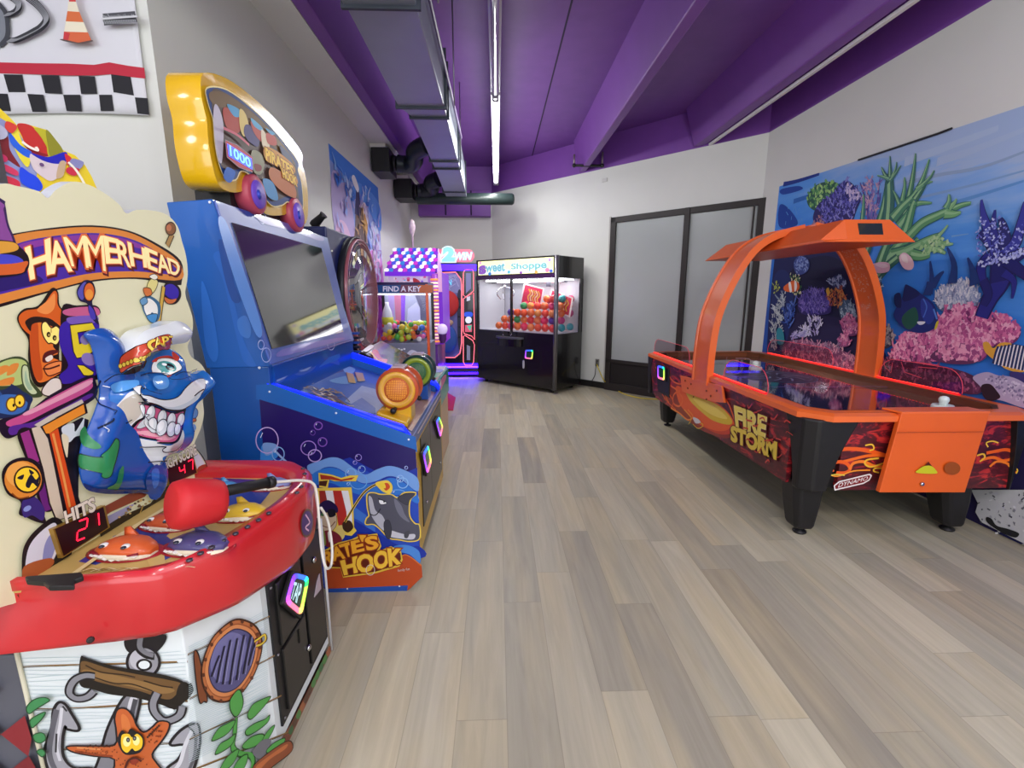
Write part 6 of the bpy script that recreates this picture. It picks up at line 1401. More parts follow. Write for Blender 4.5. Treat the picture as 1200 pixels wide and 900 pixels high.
A.poly('#4f96dc', [(180, 442), (190, 440), (198, 446), (196, 454), (186, 456), (180, 450)]); A.poly('#5aa0e4', [(130, 452), (144, 446), (158, 446), (150, 452), (136, 460)])
A.done('face_print', head)
# dark contour and fins
A = onform(RB)
A.poly('#2f8a52', [(94, 506), (100, 500), (104, 514), (108, 524), (102, 526), (95, 518)]); A.poly('#2f8a52', [(93, 532), (104, 536), (116, 534), (126, 528), (132, 520), (136, 514), (140, 518), (138, 532), (134, 546), (130, 558), (122, 560), (112, 556), (98, 550), (92, 545)], line='#173a2c', lw=.003); A.poly('#2f8a52', [(126, 572), (136, 566), (140, 552), (145, 546), (144, 562), (138, 574), (130, 576)])
A.stroke('#0e2448', [(118, 446), (112, 462), (116, 472), (124, 480), (134, 486)], .006, w2=.002); A.stroke('#0e2448', [(110, 502), (118, 496), (126, 490)], .006); A.stroke('#e8f0f8', [(114, 500), (120, 506), (126, 504)], .003); A.stroke('#e8f0f8', [(120, 452), (124, 454)], .003); A.stroke('#e8f0f8', [(128, 458), (136, 455)], .003)
A.poly('#1a4aa0', [(172, 558), (180, 546), (188, 545), (192, 556), (190, 572), (184, 584), (176, 584), (172, 572)]); A.poly('#3a74d0', [(178, 552), (186, 550), (186, 566), (180, 572)]); A.poly('#0e2c6c', [(98, 566), (112, 572), (140, 574), (170, 574), (170, 577), (130, 579), (104, 575)])
A.done('body_print', sh)
# eye
A = onform(RH, .05, .012)
A.poly('#c83c2c', [(178, 424), (188, 417), (197, 420), (198, 440), (192, 440), (190, 425)]); A.poly('#f2f4f0', [(178, 436), (179, 426), (186, 420), (194, 422), (196, 432), (194, 440), (184, 437)], line='#17141a', lw=.003); A.ell('#4f9c98', 186, 430, 5.2, 7); A.ell('#17201c', 187.5, 430, 2.6, 4.4); A.ell('#ffffff', 185, 427, 1.3, 1.6)
A.done('eye_print', head)
# captain hat
ck = Art((XBB + .011, 1.4, 0), (1, 0, 0))
RC = ck.relief(mat('#dfe4e6', .25, coat=.5, emit=.05), [(130, 424), (136, 404), (146, 390), (160, 384), (176, 380), (188, 376), (200, 380), (206, 388), (204, 398), (198, 402), (184, 404), (168, 410), (154, 416), (142, 424), (140, 434), (133, 434)], .03, cell=.009, fall=.05, base=.05)
hat = ck.build('captain_hat', bb, label='white cap with red band', normals=False)
A = onform(RC, .03, .010)
A.poly('#cc4c30', [(140, 430), (142, 418), (156, 408), (176, 398), (196, 392), (201, 396), (199, 408), (190, 410), (176, 414), (164, 424), (150, 432), (142, 437)], line='#2c1410', lw=.003); A.poly('#17141a', [(144, 438), (160, 428), (172, 420), (168, 432), (156, 438)])
for k in range(9): u = k / 8; A.ell('#e8cc4c', 141 + u * 34, 429 - u * 14, 2.3, 2.8, line='#5a3a10', lw=.0016)
for ch, q in zip('CAPT', ((167, 401, 176, 397, 178, 409, 169, 413), (180, 397, 187, 394, 192, 405, 182, 408), (190, 395, 197, 394, 199, 404, 192, 406), (198, 394, 202, 394, 203, 402, 200, 403))): A.text('#e8c84c', ch, *[(q[i], q[i + 1]) for i in (0, 2, 4, 6)], .03, out='#6a1c14', ob=.07)
A.poly('#c83c2c', [(202, 412), (210, 418), (208, 423), (203, 420)]); A.done('hat_band', hat)
# score displays
def score(quad, txt_quad, txt, word, wq, h=.019):
    A = Art((XBB + h, 1.4, 0), (1, 0, 0), step=.0005)
    P = [A.at(q, 0) for q in quad]; b = MB(); b.prism(P, (-.012, 0, 0), mat('#b08a3c', .3, .5)); o = b.build('score_display', bb, label='dark red digit display with gold frame')
    c = [sum(q[i] for q in quad) / 4 for i in (0, 1)]
    A.poly('#2a0c10', [tuple(c[i] + (q[i] - c[i]) * .93 for i in (0, 1)) for q in quad], False)
    A.mk = lambda col: mat(col, .4, emit=2.2, ecol='#ff1c3c')
    for ch, q in zip(txt, txt_quad):
        segs = {'2': ((0, 0, 1, 0), (1, 0, 1, .5), (0, .5, 1, .5), (0, .5, 0, 1), (0, 1, 1, 1)), '1': ((.6, 0, .6, 1),), '4': ((0, 0, 0, .5), (0, .5, 1, .5), (1, 0, 1, 1)), '7': ((0, 0, 1, 0), (1, 0, 1, 1))}[ch]
        f = lambda u, v: tuple((q[0][i] * (1 - u) + q[1][i] * u) * (1 - v) + (q[3][i] * (1 - u) + q[2][i] * u) * v for i in (0, 1))
        for u0_, v0, u1_, v1 in segs: A.stroke('#ff2840', [f(u0_ * .94 + u1_ * .06, v0 * .94 + v1 * .06), f(u1_ * .94 + u0_ * .06, v1 * .94 + v0 * .06)], .0042, smooth=False)
    A.mk = INK
    for wd, q_ in zip(word.split(), wq): A.text('#f0e8d4', wd, *q_, .04, out='#3a1c14', ob=.07)
    A.done('digits', o)
score([(62, 620), (123, 592), (129, 618), (73, 654)], [[(92, 611), (103, 607), (100, 630), (90, 634)], [(111, 602), (118, 599), (119, 615), (113, 618)]], '21', 'HITS', [[(75, 600), (110, 583), (112, 598), (78, 613)]])
score([(194, 548), (226, 532), (232, 554), (198, 569)], [[(210, 547), (216, 544), (217, 555), (212, 558)], [(220, 541), (226, 538), (226, 551), (221, 553)]], '47', 'HIGH SCORE', [[(188, 541), (206, 534), (208, 544), (191, 551)], [(209, 532), (229, 521), (231, 532), (211, 542)]])
# ------------------------------------------------------------------ racing game behind it
G = thing('racing_game', 'racing game with red and grey checked side, mostly hidden behind the shark game', 'arcade machine', (-1.7, 1.4, 0))
b = MB(); b.box(-2.2, -1.22, 1.06, 1.9, 0, .60, mat('#5c5e68', .4)); cb = b.build('cabinet', G, bevel=.01)
A = Art((-1.7, 1.058, 0), (0, -1, 0), step=.0004, uv=True, U=(1, 0, 0))
rt = math.radians(38)
for i in range(-6, 7):
    for j in range(-4, 9):
        if (i + j) % 2: continue
        s_ = .09; c = [(i * s_, j * s_), ((i + 1) * s_, j * s_), ((i + 1) * s_, (j + 1) * s_), (i * s_, (j + 1) * s_)]
        q = [(x * math.cos(rt) - y * math.sin(rt) + .05, x * math.sin(rt) + y * math.cos(rt) + .1) for x, y in c]
        if all(-.5 < x < .54 and -.05 < y < .65 for x, y in q): q = [(min(x, .479), min(max(y, .0), .598)) for x, y in q]; A.poly(random.choice(['#8c2830', '#7c222a']), q, False)
A.done('checked_print', cb)
b = MB(); b.box(-2.1, -1.6, 1.3, 1.85, .60, 1.75, mat('#2c2c34', .4)); b.build('console', G)
XR2 = -1.5
RO = [(-60, 60), (-20, 110), (0, 127), (14, 140), (20, 147), (30, 145), (40, 148), (54, 152), (64, 162), (74, 176), (88, 182), (100, 194), (108, 208), (114, 222), (118, 235), (60, 250), (-60, 250)]
A = Art((XR2, 1.7, 0), (1, -.35, 0), step=.0005, mk=EM(.12))
P = [A.at(p, 0) for p in RO]; b = MB(); b.prism(P, A.N * -.02, mat('#e0c02c', .4)); rp_ = MB(); rp_.box(-1.62, -1.56, 1.5, 1.62, .6, 1.9, mat('#2c2c34', .4)); rp_.box(-1.62, -1.52, 1.54, 1.58, 1.7, 2.05, STEEL); rp_.build('sign_post', G); rb = b.build('driver_sign', G, label='cut-out sign of a racing driver in a red helmet')
A.poly('#e8cc30', RO, False)
for P, c in (([(-60, 100), (0, 138), (18, 150), (30, 168), (44, 180), (42, 214), (40, 222), (-60, 214)], '#9098c8'), ([(-10, 150), (8, 158), (12, 176), (24, 196), (10, 188), (-10, 176)], '#7c2028'), ([(20, 146), (30, 145), (40, 150), (50, 164), (58, 182), (40, 182), (32, 176), (26, 160)], '#c0302c'), ([(28, 168), (40, 176), (58, 182), (46, 183), (34, 178)], '#8c2028'),
             ([(40, 150), (52, 152), (62, 162), (72, 178), (76, 184), (58, 184), (54, 170), (46, 158)], '#b8b02c'), ([(54, 152), (64, 162), (74, 178), (60, 184), (56, 170)], '#8c8828'), ([(13, 150), (20, 152), (28, 170), (36, 180), (32, 196), (18, 176)], '#e8d83c'), ([(12, 156), (24, 170), (37, 178), (34, 185), (22, 178), (12, 166)], '#2860d8'),
             ([(36, 180), (56, 185), (77, 180), (78, 190), (72, 204), (60, 212), (48, 206), (38, 196)], '#d8c8cc'), ([(36, 179), (56, 184), (77, 178), (78, 189), (66, 192), (50, 188)], '#2424b0'), ([(70, 190), (77, 190), (74, 206), (66, 208)], '#c4a888'), ([(24, 196), (34, 202), (44, 208), (50, 218), (46, 224), (34, 220), (24, 212)], '#2448e0'),
             ([(76, 180), (84, 186), (80, 194), (78, 190)], '#d03038'), ([(84, 186), (98, 190), (93, 198), (82, 196)], '#8888b8'), ([(80, 196), (93, 198), (88, 206), (78, 202)], '#c83048'), ([(-60, 120), (0, 146), (8, 160), (-10, 160)], '#b4b4cc'), ([(8, 142), (20, 148), (14, 156), (6, 150)], '#d04038'), ([(-20, 172), (6, 182), (6, 190), (-20, 184)], '#c83060'), ([(4, 192), (20, 200), (20, 206), (6, 200)], '#d03a60'), ([(-20, 196), (6, 204), (6, 212), (-20, 206)], '#c83050'), ([(6, 206), (22, 212), (22, 220), (6, 216)], '#d03048')): A.poly(c, P)
A.stroke('#f4e8dc', [(26, 166), (34, 172), (44, 176), (42, 172)], .008); A.stroke('#f0ead8', [(80, 190), (88, 198), (96, 210), (102, 222)], .008); A.ell('#6a4a78', 49, 193, 3, 2, rot=30)
A.done('driver_print', rb)
# ------------------------------------------------------------------ fishing game (second machine)
PY, PY2, PF = 2.15, 3.42, -.43
R_ = thing('fishing_game', 'blue fishing game with large tilted screen, two reels and underwater side artwork', 'arcade machine', (-.9, 2.8, 0))
BLU = mat('#1c5fb4', .3, coat=.35, var=.04, scale=3, name='blue_laminate'); BLU2 = mat('#0f4f9e', .32, coat=.3, name='blue_side')
BLF = mat('#3352a6', .35, coat=.2, var=.12, scale=3.5, name='bezel_print')
NAVY = mat('#1b1552', .3, coat=.3, name='navy_print')
sy = lambda px, py: onY(px, py, PY)
# lower cabinet: side profile in the x-z plane
prof = [(-1.33, .06), (PF - .02, .06), (PF, .10), (PF, .80), (PF - .01, .85), (-1.06, 1.075), (-1.06, 1.17), (-1.33, 1.17)]
b = MB(); b.prism([(x, PY, z) for x, z in prof], (0, .03, 0), BLU2); sp1 = b.build('side_panel', R_, bevel=.003)
b = MB(); b.prism([(x, PY2 - .03, z) for x, z in prof], (0, .03, 0), BLU2); b.build('side_panel', R_, bevel=.003)
b = MB(); b.box(-1.31, PF - .02, PY + .03, PY2 - .03, .08, .74, BLU2); b.build('body', R_)
b = MB(); b.box(-1.28, PF - .04, PY + .03, PY2 - .03, 0, .07, BLK); b.build('plinth', R_)
b = MB(); b.box(-1.33, -1.05, PY + .03, PY2 - .03, .74, 1.17, BLU2); b.build('rear_body', R_)
# ---- side artwork
A = Art((-.8, PY - .0008, 0), (0, -1, 0), step=.0001)
EDGE_R = [(488, 519), (490, 600), (492, 660), (494, 672)]
A.poly('#1d5fae', [(300, 451), (318, 450), (487, 512), (489, 530), (400, 500), (308, 470), (300, 468)], False)
A.poly('#20125c', [(304, 468), (340, 479), (400, 499), (487, 527), (489, 560), (492, 640), (491, 672), (470, 690), (385, 690), (380, 640), (310, 548)], False)
A.poly('#1a2f98', [(306, 545), (320, 535), (336, 540), (352, 552), (380, 545), (410, 536), (440, 552), (470, 556), (489, 548), (491, 672), (380, 690), (360, 600), (310, 552)], False)
A.poly('#2448b4', [(380, 560), (400, 545), (430, 552), (460, 570), (490, 572), (492, 668), (380, 688), (372, 600)], False)
A.poly('#6f9ad8', [(360, 546), (375, 540), (388, 536), (400, 538), (414, 548), (428, 556), (442, 550), (456, 546), (472, 550), (489, 560), (489, 576), (470, 562), (456, 558), (440, 564), (424, 566), (408, 556), (394, 548), (380, 548), (366, 556)])
A.poly('#2f74cc', [(366, 556), (380, 549), (394, 549), (408, 557), (424, 567), (440, 566), (458, 560), (474, 566), (489, 580), (489, 590), (468, 580), (440, 584), (410, 576), (388, 566), (368, 568)])
A.poly('#3c70c8', [(410, 592), (424, 600), (438, 612), (438, 626), (424, 612), (410, 604)]); A.poly('#17309a', [(380, 610), (404, 606), (430, 618), (470, 640), (491, 640), (491, 655), (380, 660)]); A.poly('#4a86d4', [(462, 640), (478, 639), (491, 646), (492, 660), (480, 650), (466, 646)])
A.poly('#3a86d8', [(306, 524), (312, 522), (322, 526), (326, 534), (318, 540), (306, 545)]); A.stroke('#9ab4e4', [(322, 528), (332, 538), (342, 546)], .01); A.poly('#7ca0d8', [(308, 520), (322, 520), (326, 526), (312, 534)])
BU = [(313, 516, 13, 15, '#c4a8e0'), (326, 532, 7, 8, '#8ab4e8'), (373, 499, 4.6, 4.4, '#7c50b0'), (366.5, 507, 2.8, 3, '#6a44a0'), (378, 518, 5, 5, '#8054b4'), (361.5, 525, 8.8, 8.2, '#9c78cc'), (369, 534, 7.6, 7, '#b89cdc'), (420, 536, 3.6, 3.6, '#a08ce0'), (416, 542, 2.2, 2.2, '#8c84d8'), (424, 550, 4, 4, '#90b8ec'), (420, 564, 10, 9, '#6ca4e4'), (411, 555, 6, 6, '#7cb0e8'), (472, 566, 6, 6, '#8cbcec'), (469, 561, 4, 4, '#9cc4f0'), (476, 548, 1.8, 1.8, '#a0b0e8'), (408, 567, 1.6, 1.6, '#8cbcec'), (466, 578, 9, 4, '#6ca4e4')]
for x, y, rx, ry, c in BU: A.stroke(c, [(x + rx * math.cos(t), y + ry * math.sin(t)) for t in [2 * PI * k / 16 for k in range(16)]], .005 if rx > 4 else .003, True); A.stroke('#dfe6fa', [(x - rx * .6, y - ry * .2), (x - rx * .4, y - ry * .6)], .003)
A.poly('#b4471e', [(380, 668), (400, 664), (440, 668), (462, 662), (472, 650), (480, 652), (494, 662), (495, 676), (478, 692), (384, 692)], False); A.stroke('#d87838', [(462, 662), (472, 651), (480, 652), (494, 663)], .005)
A.poly('#1f4a9c', [(384, 690), (478, 686), (477, 693), (384, 697)], False)
for x, y in ((407, 690), (468, 687)): A.ell('#d8d8e0', x, y, 1, 1)
# flag and mast
YE = '#e8c84c'
A.poly(YE, [(373, 554), (388, 556), (400, 560), (410, 557), (420, 557), (417, 564), (404, 564), (392, 564), (386, 562), (384, 572), (374, 571)], False); A.poly('#a8341f', [(375, 556), (388, 558), (400, 562), (410, 560), (416, 559), (412, 562), (400, 564), (388, 562), (376, 562)], False); A.poly('#4a2414', [(374, 564), (384, 563), (382, 570), (374, 569)], False)
# striped sail
A.poly(YE, [(370, 572), (412, 571), (414, 592), (415, 618), (418, 622), (412, 628), (398, 626), (374, 640), (370, 600)], False)
for P, c in (([(374, 575), (382, 575), (386, 600), (376, 606)], '#9c2c24'), ([(381, 575), (391, 575), (396, 592), (388, 600), (384, 590)], '#e8e4e8'), ([(390, 575), (400, 575), (407, 600), (404, 620), (398, 624), (394, 600)], '#b8302a'), ([(400, 575), (408, 575), (412, 596), (413, 616), (407, 620), (406, 600)], '#e8e6ec')): A.poly(c, P, False)
# sailor face with hat
A.poly('#241444', [(374, 592), (384, 586), (394, 592), (396, 600), (388, 602), (376, 606)]); A.poly('#c8b094', [(376, 604), (388, 600), (394, 604), (394, 616), (386, 624), (378, 620)], line='#2c1c18', lw=.002); A.poly('#17121c', [(384, 598), (392, 597), (393, 604), (386, 606)]); A.stroke('#6a1c1c', [(378, 616), (386, 618), (393, 611)], .004); A.ell('#3c6a3c', 378, 603, 2, 2); A.poly('#d8c070', [(394, 618), (402, 616), (404, 628), (398, 634), (392, 628)]); A.poly('#7a2430', [(378, 624), (390, 622), (400, 630), (398, 640), (382, 640)]); A.poly('#e8e4dc', [(384, 624), (388, 624), (386, 636)]); A.poly('#7c8c44', [(375, 618), (380, 622), (382, 638), (376, 638)]); A.poly('#3c2418', [(402, 612), (410, 610), (414, 618), (408, 624), (402, 620)])
# rod with yellow lure
A.stroke(YE, [(404, 612), (416, 592), (426, 578), (436, 570), (446, 566)], .012); A.stroke('#2a2020', [(404, 612), (416, 592), (426, 578), (436, 570), (446, 566)], .006); A.poly(YE, [(440, 566), (450, 563), (456, 564), (460, 570), (458, 578), (450, 577), (444, 572)]); A.poly('#c84a24', [(448, 568), (454, 566), (457, 571), (452, 575)]); A.poly('#e8c83c', [(444, 567), (450, 566), (452, 572), (447, 571)])
# grey shark
SHK = [(431, 580), (438, 578), (446, 580), (458, 580), (466, 584), (474, 578), (487, 578), (481, 584), (479, 594), (480, 606), (486, 614), (491, 616), (491, 631), (480, 634), (468, 632), (456, 630), (446, 620), (438, 614), (429, 614), (430, 608), (433, 604), (431, 594)]
A.stroke(YE, spl(SHK, True, 4), .012, True, False); A.poly('#50505e', SHK); A.poly('#6f7080', [(462, 584), (470, 592), (474, 602), (480, 612), (470, 606), (464, 596)]); A.poly('#b0b0bc', [(432, 582), (436, 584), (440, 598), (448, 604), (452, 614), (450, 622), (440, 612), (434, 600)]); A.poly('#c4c4ce', [(448, 618), (460, 622), (474, 626), (486, 626), (484, 632), (468, 631), (456, 628)])
A.poly('#3a3a46', [(450, 612), (456, 610), (459, 622), (456, 632), (451, 626)], line='#1c1c24', lw=.002); A.stroke('#17161c', [(433, 602), (438, 604), (442, 602), (446, 596)], .005); A.poly('#e8e8ec', [(444, 586), (450, 587), (453, 590), (446, 591)], line='#17161c', lw=.002); A.stroke('#17161c', [(443, 584), (452, 588)], .004); A.poly('#3f3f4c', [(466, 584), (474, 579), (486, 579), (480, 586), (477, 592)], line='#1c1c24', lw=.002); A.ell('#17161c', 450, 588, .9, 1); A.poly('#45454f', [(474, 624), (480, 622), (478, 630), (474, 630)])
# title
A.poly('#d8b43c', [(378, 646), (396, 636), (412, 632), (420, 628), (442, 625), (447, 640), (444, 646), (458, 640), (470, 646), (472, 656), (468, 664), (440, 672), (402, 677), (399, 666), (380, 666)], False); A.poly('#5c1f10', [(379, 648), (397, 638), (413, 634), (421, 630), (441, 627), (445, 640), (440, 648), (458, 643), (469, 648), (470, 655), (466, 662), (440, 670), (404, 675), (401, 665), (381, 664)], False)
for ch, q in zip("RATE'S", ((379, 648, 389, 645, 390, 660, 380, 662), (388, 643, 400, 639, 404, 654, 391, 657), (398, 639, 412, 635, 412, 651, 405, 652), (412, 635, 424, 632, 426, 645, 414, 648), (423, 628, 427, 628, 427, 634, 424, 634), (428, 630, 441, 628, 443, 642, 431, 645))):
    A.text('#e8a42c', ch, *[(q[i], q[i + 1]) for i in (0, 2, 4, 6)], .04, out='#8c3414', ob=.09)
for ch, q in zip('HOOK', ((400, 658, 417, 653, 418, 670, 404, 673), (418, 652, 436, 649, 438, 668, 420, 671), (438, 648, 454, 645, 455, 663, 440, 667), (455, 644, 469, 644, 468, 660, 457, 663))):
    A.text('#ecbc3c', ch, *[(q[i], q[i + 1]) for i in (0, 2, 4, 6)], .05, out='#8c3414', ob=.10)
A.ell(None, 0, 0, 1); A.stroke('#d8d0c8', [(434 + 5 * math.cos(t), 668 + 6 * math.sin(t)) for t in [2 * PI * k / 12 for k in range(12)]], .003, True)
A.text('#c8c0bc', 'family fun', (466, 667), (480, 665), (480, 669), (466, 671), .0); A.done('side_artwork', sp1)
A = Art((-.8, PY - .0012, 0), (0, -1, 0), step=.0002)
b = MB()
for px, py in ((316, 459), (394, 484), (479, 515)): b = MB(); b.lathe([(.006, 0), (.004, .004)], mat('#e0e4f0', .3), sy(px, py) , (0, -1, 0), 8); b.build('screw', sp1)
# glowing blue edge strips down both sides of the deck
LB = mat('#1430ff', .3, emit=2.2, ecol='#0c20ff', name='blue_led')
def deckz(x): return .815 + (1.04 - .815) * (PF - .03 - x) / (1.06 - .46)
for y0 in (PY, PY2 - .07):
    pth = [(-1.075, 1.055), (PF - .03, .838), (PF - .004, .815), (PF - .002, .795)]
    pts = [(x, y0 + .003, z) for x, z in pth] + [(x, y0 + .003, z + .026 if i < 2 else z) for i, (x, z) in reversed(list(enumerate(pth)))]
    b = MB(); b.loft([[(x, y0, z), (x, y0 + .035, z), (x, y0 + .04, z + .038), (x, y0, z + .038)] for x, z in pth[:2]] + [[(PF - .004, y0, .805), (PF - .004, y0 + .035, .805), (PF + .006, y0 + .035, .825), (PF + .006, y0, .825)]], LB, True, True); b.build('led_strip', R_, label='glowing blue edge strip')
    b = MB(); b.loft([[(x, y0, z - .05), (x, y0 + .05, z - .05), (x, y0 + .05, z), (x, y0, z)] for x, z in pth[:2]], BLU, True, False); b.build('deck_rail', R_)
# deck with printed sea scene
SEAP = mat('#2f5fb0', .4, coat=.1, var=.12, scale=5, name='deck_print')
b = MB(); b.prism([(-1.06, PY + .05, 1.0), (-1.06, PY2 - .05, 1.0), (PF, PY2 - .05, .775), (PF, PY + .05, .775)], (0, 0, -.03), SEAP); dk2 = b.build('deck', R_)
DN = V((.225, 0, .63)).normalized()
A = Art((-1.06, PY, 1.0), DN, step=.0004, mk=lambda c: mat(c, .4, coat=.1))
A.poly('#3a2f86', [(322, 448), (390, 426), (412, 432), (360, 446), (350, 456)]); A.poly('#6c9ccc', [(386, 446), (410, 440), (420, 446), (404, 450)]); A.poly('#7fa6d4', [(402, 428), (416, 432), (412, 438), (404, 436)])
A.poly('#9cacd0', [(404, 470), (424, 452), (440, 456), (452, 470), (446, 490)], False); A.poly('#5470b8', [(400, 480), (424, 466), (440, 478), (440, 492)], False)
A.poly('#b98a7a', [(470, 500), (488, 470), (502, 452), (516, 462), (505, 482), (490, 508)], False); A.poly('#c49c84', [(478, 494), (494, 470), (508, 470), (496, 492)])
for q in ([(406, 436), (414, 438), (417, 449), (409, 448)], [(416, 436), (425, 437), (428, 446), (420, 447)]): A.poly('#7a3424', [(x - .8, y) for x, y in q], False); A.poly('#c9a04a', q, False)
random.seed(9)
for k in range(26):
    x = 342 + random.random() * 58; y = 450 + (x - 342) * .36 + random.uniform(-8, 4); A.stroke(random.choice(['#c8b490', '#8c6a4c', '#4c3430', '#e0d8c4', '#a88c5c', '#5c5c84']), [(x, y), (x + random.uniform(4, 10), y + random.uniform(-2, 4)), (x + random.uniform(8, 16), y + random.uniform(0, 6))], random.uniform(.006, .016))
A.stroke('#6c4434', [(380, 462), (396, 468), (410, 478)], .02); A.stroke('#c49c94', [(366, 458), (378, 466), (390, 472)], .012)
for k in range(6): A.stroke('#7c8cc0', [(410 + k * 4, 472 - k * 3), (424 + k * 4, 478 - k * 3)], .003, smooth=False)
A.done('deck_artwork', dk2)
# panel under the screen with wave print
b = MB(); b.prism([(-1.055, PY + .05, 1.0), (-1.055, PY2 - .05, 1.0), (-1.065, PY2 - .05, 1.17), (-1.065, PY + .05, 1.17)], (-.02, 0, 0), NAVY); wv = b.build('wave_panel', R_)
A = Art((-1.05, 2.8, 1.08), (1, 0, .06), step=.0004)
A.poly('#3b62b0', [(322, 448), (334, 434), (345, 428), (358, 430), (368, 424), (380, 416), (394, 420), (398, 428), (390, 426), (376, 424), (366, 434), (352, 440), (340, 438), (330, 448)]); A.poly('#8ea6cc', [(324, 446), (338, 430), (350, 430), (362, 426), (374, 416), (388, 416), (384, 420), (372, 422), (360, 434), (344, 436), (332, 444)]); A.poly('#4a74b8', [(340, 430), (356, 428), (352, 434)]); A.poly('#2a6cc0', [(374, 430), (394, 412), (398, 420), (384, 426)])
A.done('wave_print', wv)
# front: yellow edged doors and readers
FYE = mat('#c8a038', .35, name='yellow_trim')
b = MB(); b.box(PF - .02, PF + .004, PY + .0, PY2, .10, .775, FYE); fp = b.build('front_panel', R_, bevel=.003)
b = MB(); b.box(PF - .018, PF + .006, PY, PY2, .735, .80, mat('#5a6a9c', .35, .2)); b.build('front_cap', R_, bevel=.004)
for (pa, pb) in (((496, 531), (505, 640)), ((507, 512), (518, 580))):
    y0 = onX(pa[0] - .5, 600, PF + .005).y; y1 = onX(pb[0], 560, PF + .005).y
    b = MB(); b.box(PF + .003, PF + .010, y0, y1, .20, .725, mat('#2a2622', .3)); o = b.build('coin_door', fp, bevel=.003)
rd = Art((PF + .012, 2.8, 0), (1, 0, 0))
o1 = reader(rd, ((495, 532), (501, 521), (505, 541), (500, 556)), fp, False); o2 = reader(rd, ((510.5, 494), (514, 488), (518.5, 500), (515.5, 513)), fp, False)
for px, py in ((500, 588), (516, 542)): b = MB(); b.lathe([(.011, 0), (.011, .005)], CHROME, onX(px, py, PF + .011), (1, 0, 0), 12); b.build('lock', fp)
# ---- screen housing
X0, Z0, X1, Z1 = -1.04, 1.17, -1.225, 1.905
b = MB(); b.prism([(-1.42, PY - .004, 1.89), (X1, PY - .004, Z1), (X0, PY - .004, Z0), (-1.34, PY - .004, 1.165)], (0, 3.40 - PY + .004, 0), BLU); hs = b.build('screen_housing', R_, bevel=.004)
fn = V((Z1 - Z0, 0, X0 - X1)).normalized()
P0 = V((X0, 2.8, Z0)) + fn * .006
A = Art(P0, fn, step=.0004)
TLp, TRp, BRp, BLp = [A.at(q, 0) for q in ((249, 235), (382, 279), (410, 398), (315, 428))]
def mixp(a, c, t): return a * (1 - t) + c * t
b = MB(); b.prism([TLp, TRp, BRp, BLp], fn * .012, BLF); bz_ = b.build('screen_bezel', R_, bevel=.004)
# screen glass
q = [A.at(p, .0125) for p in ((271, 261), (376, 291), (402, 389), (318, 409))]
b = MB(); b.prism(q, fn * .004, mat('#1a1c1e', .06, coat=1.0, name='dark_screen')); b.build('screen', bz_, label='dark glossy screen')
A = Art(P0 + fn * .0125, fn, step=.0003, mk=lambda c: mat(c, .3, coat=.4))
for x, y, r in ((312, 416, 5.5), (306, 404, 3.5), (308, 256, 4), (388, 404, 4)): A.stroke('#8fa4e0', [(x + r * math.cos(t), y + r * 1.5 * math.sin(t)) for t in [2 * PI * k / 14 for k in range(14)]], .005, True)
A.poly('#6a68b8', [(300, 251), (350, 266), (378, 278), (374, 282), (340, 270), (310, 262)]); A.poly('#5c58b0', [(330, 410), (360, 402), (396, 396), (402, 398), (360, 410), (326, 418)]); A.poly('#2f80d8', [(256, 262), (264, 258), (280, 300), (306, 380), (300, 392), (276, 330)])
A.done('bezel_artwork', bz_)
# side print of the housing
A = Art((-1.2, PY - .0048, 0), (0, -1, 0), step=.0002, mk=lambda c: mat(c, .3, coat=.35))
A.poly('#2466c0', [(250, 300), (262, 330), (276, 390), (286, 424), (300, 428), (286, 400), (276, 360), (262, 300)]); A.poly('#1b4c9c', [(256, 282), (266, 290), (274, 330), (282, 352), (272, 352), (262, 320)]); A.poly('#3a78cc', [(278, 376), (288, 370), (294, 384), (292, 396), (282, 392)]); A.poly('#2c70cc', [(236, 330), (248, 360), (256, 410), (250, 424), (240, 400)])
A.done('housing_print', hs)
for px, py in ((304, 431), (246, 237)):
    b = MB(); b.lathe([(.007, 0), (.005, .004)], mat('#e0e4f0', .3), onY(px, py, PY - .005), (0, -1, 0), 8); b.build('screw', hs)
# ---- yellow topper
A = Art((-1.20, 2.6, 2.1), (1, 0, 0), step=.0006)
TP = [(243, 90), (268, 93), (300, 118), (328, 146), (352, 178), (354, 192), (357, 204), (361, 226), (360, 256), (354, 264), (345, 256), (338, 248), (332, 252), (314, 251), (300, 240), (284, 224), (276, 224), (262, 218), (254, 190), (250, 165), (248, 140), (241, 120)]
TP = [(238, 86), (266, 92), (300, 117), (328, 145), (353, 178), (354, 192), (358, 206), (361, 228), (360, 258), (352, 264), (346, 258), (338, 247), (333, 252), (312, 251), (302, 236), (290, 216), (284, 224), (270, 225), (256, 216), (248, 190), (244, 165), (242, 140), (236, 112)]
P = [A.at(p, 0) for p in spl(TP, True, 4)]
YEL = mat('#e0b012', .2, coat=.8, var=.03, name='yellow_formed_plastic')
b = MB(); b.prism(P, (-.14, 0, 0), YEL, smooth_side=True); tp = b.build('topper', R_, bevel=.012, seg=3, label='yellow formed topper sign')
mk2 = lambda c: mat(c, .5, emit=.1, name='glazed_print'); A.mk = mk2; A.h = .0125
PIC = [(243, 104), (266, 106), (298, 130), (325, 158), (348, 188), (349, 200), (353, 214), (355, 236), (354, 246), (346, 246), (338, 236), (330, 240), (318, 240), (304, 222), (292, 204), (282, 200), (276, 210), (264, 208), (256, 188), (252, 165), (250, 140), (244, 120)]
A.stroke('#f0dc98', spl(PIC, True, 4), .012, True, False); A.poly('#1c3c78', PIC); A.poly('#4c3a34', [(248, 108), (266, 110), (298, 133), (325, 161), (345, 190), (348, 214), (350, 240), (338, 230), (318, 236), (304, 218), (290, 198), (262, 198), (254, 165)])
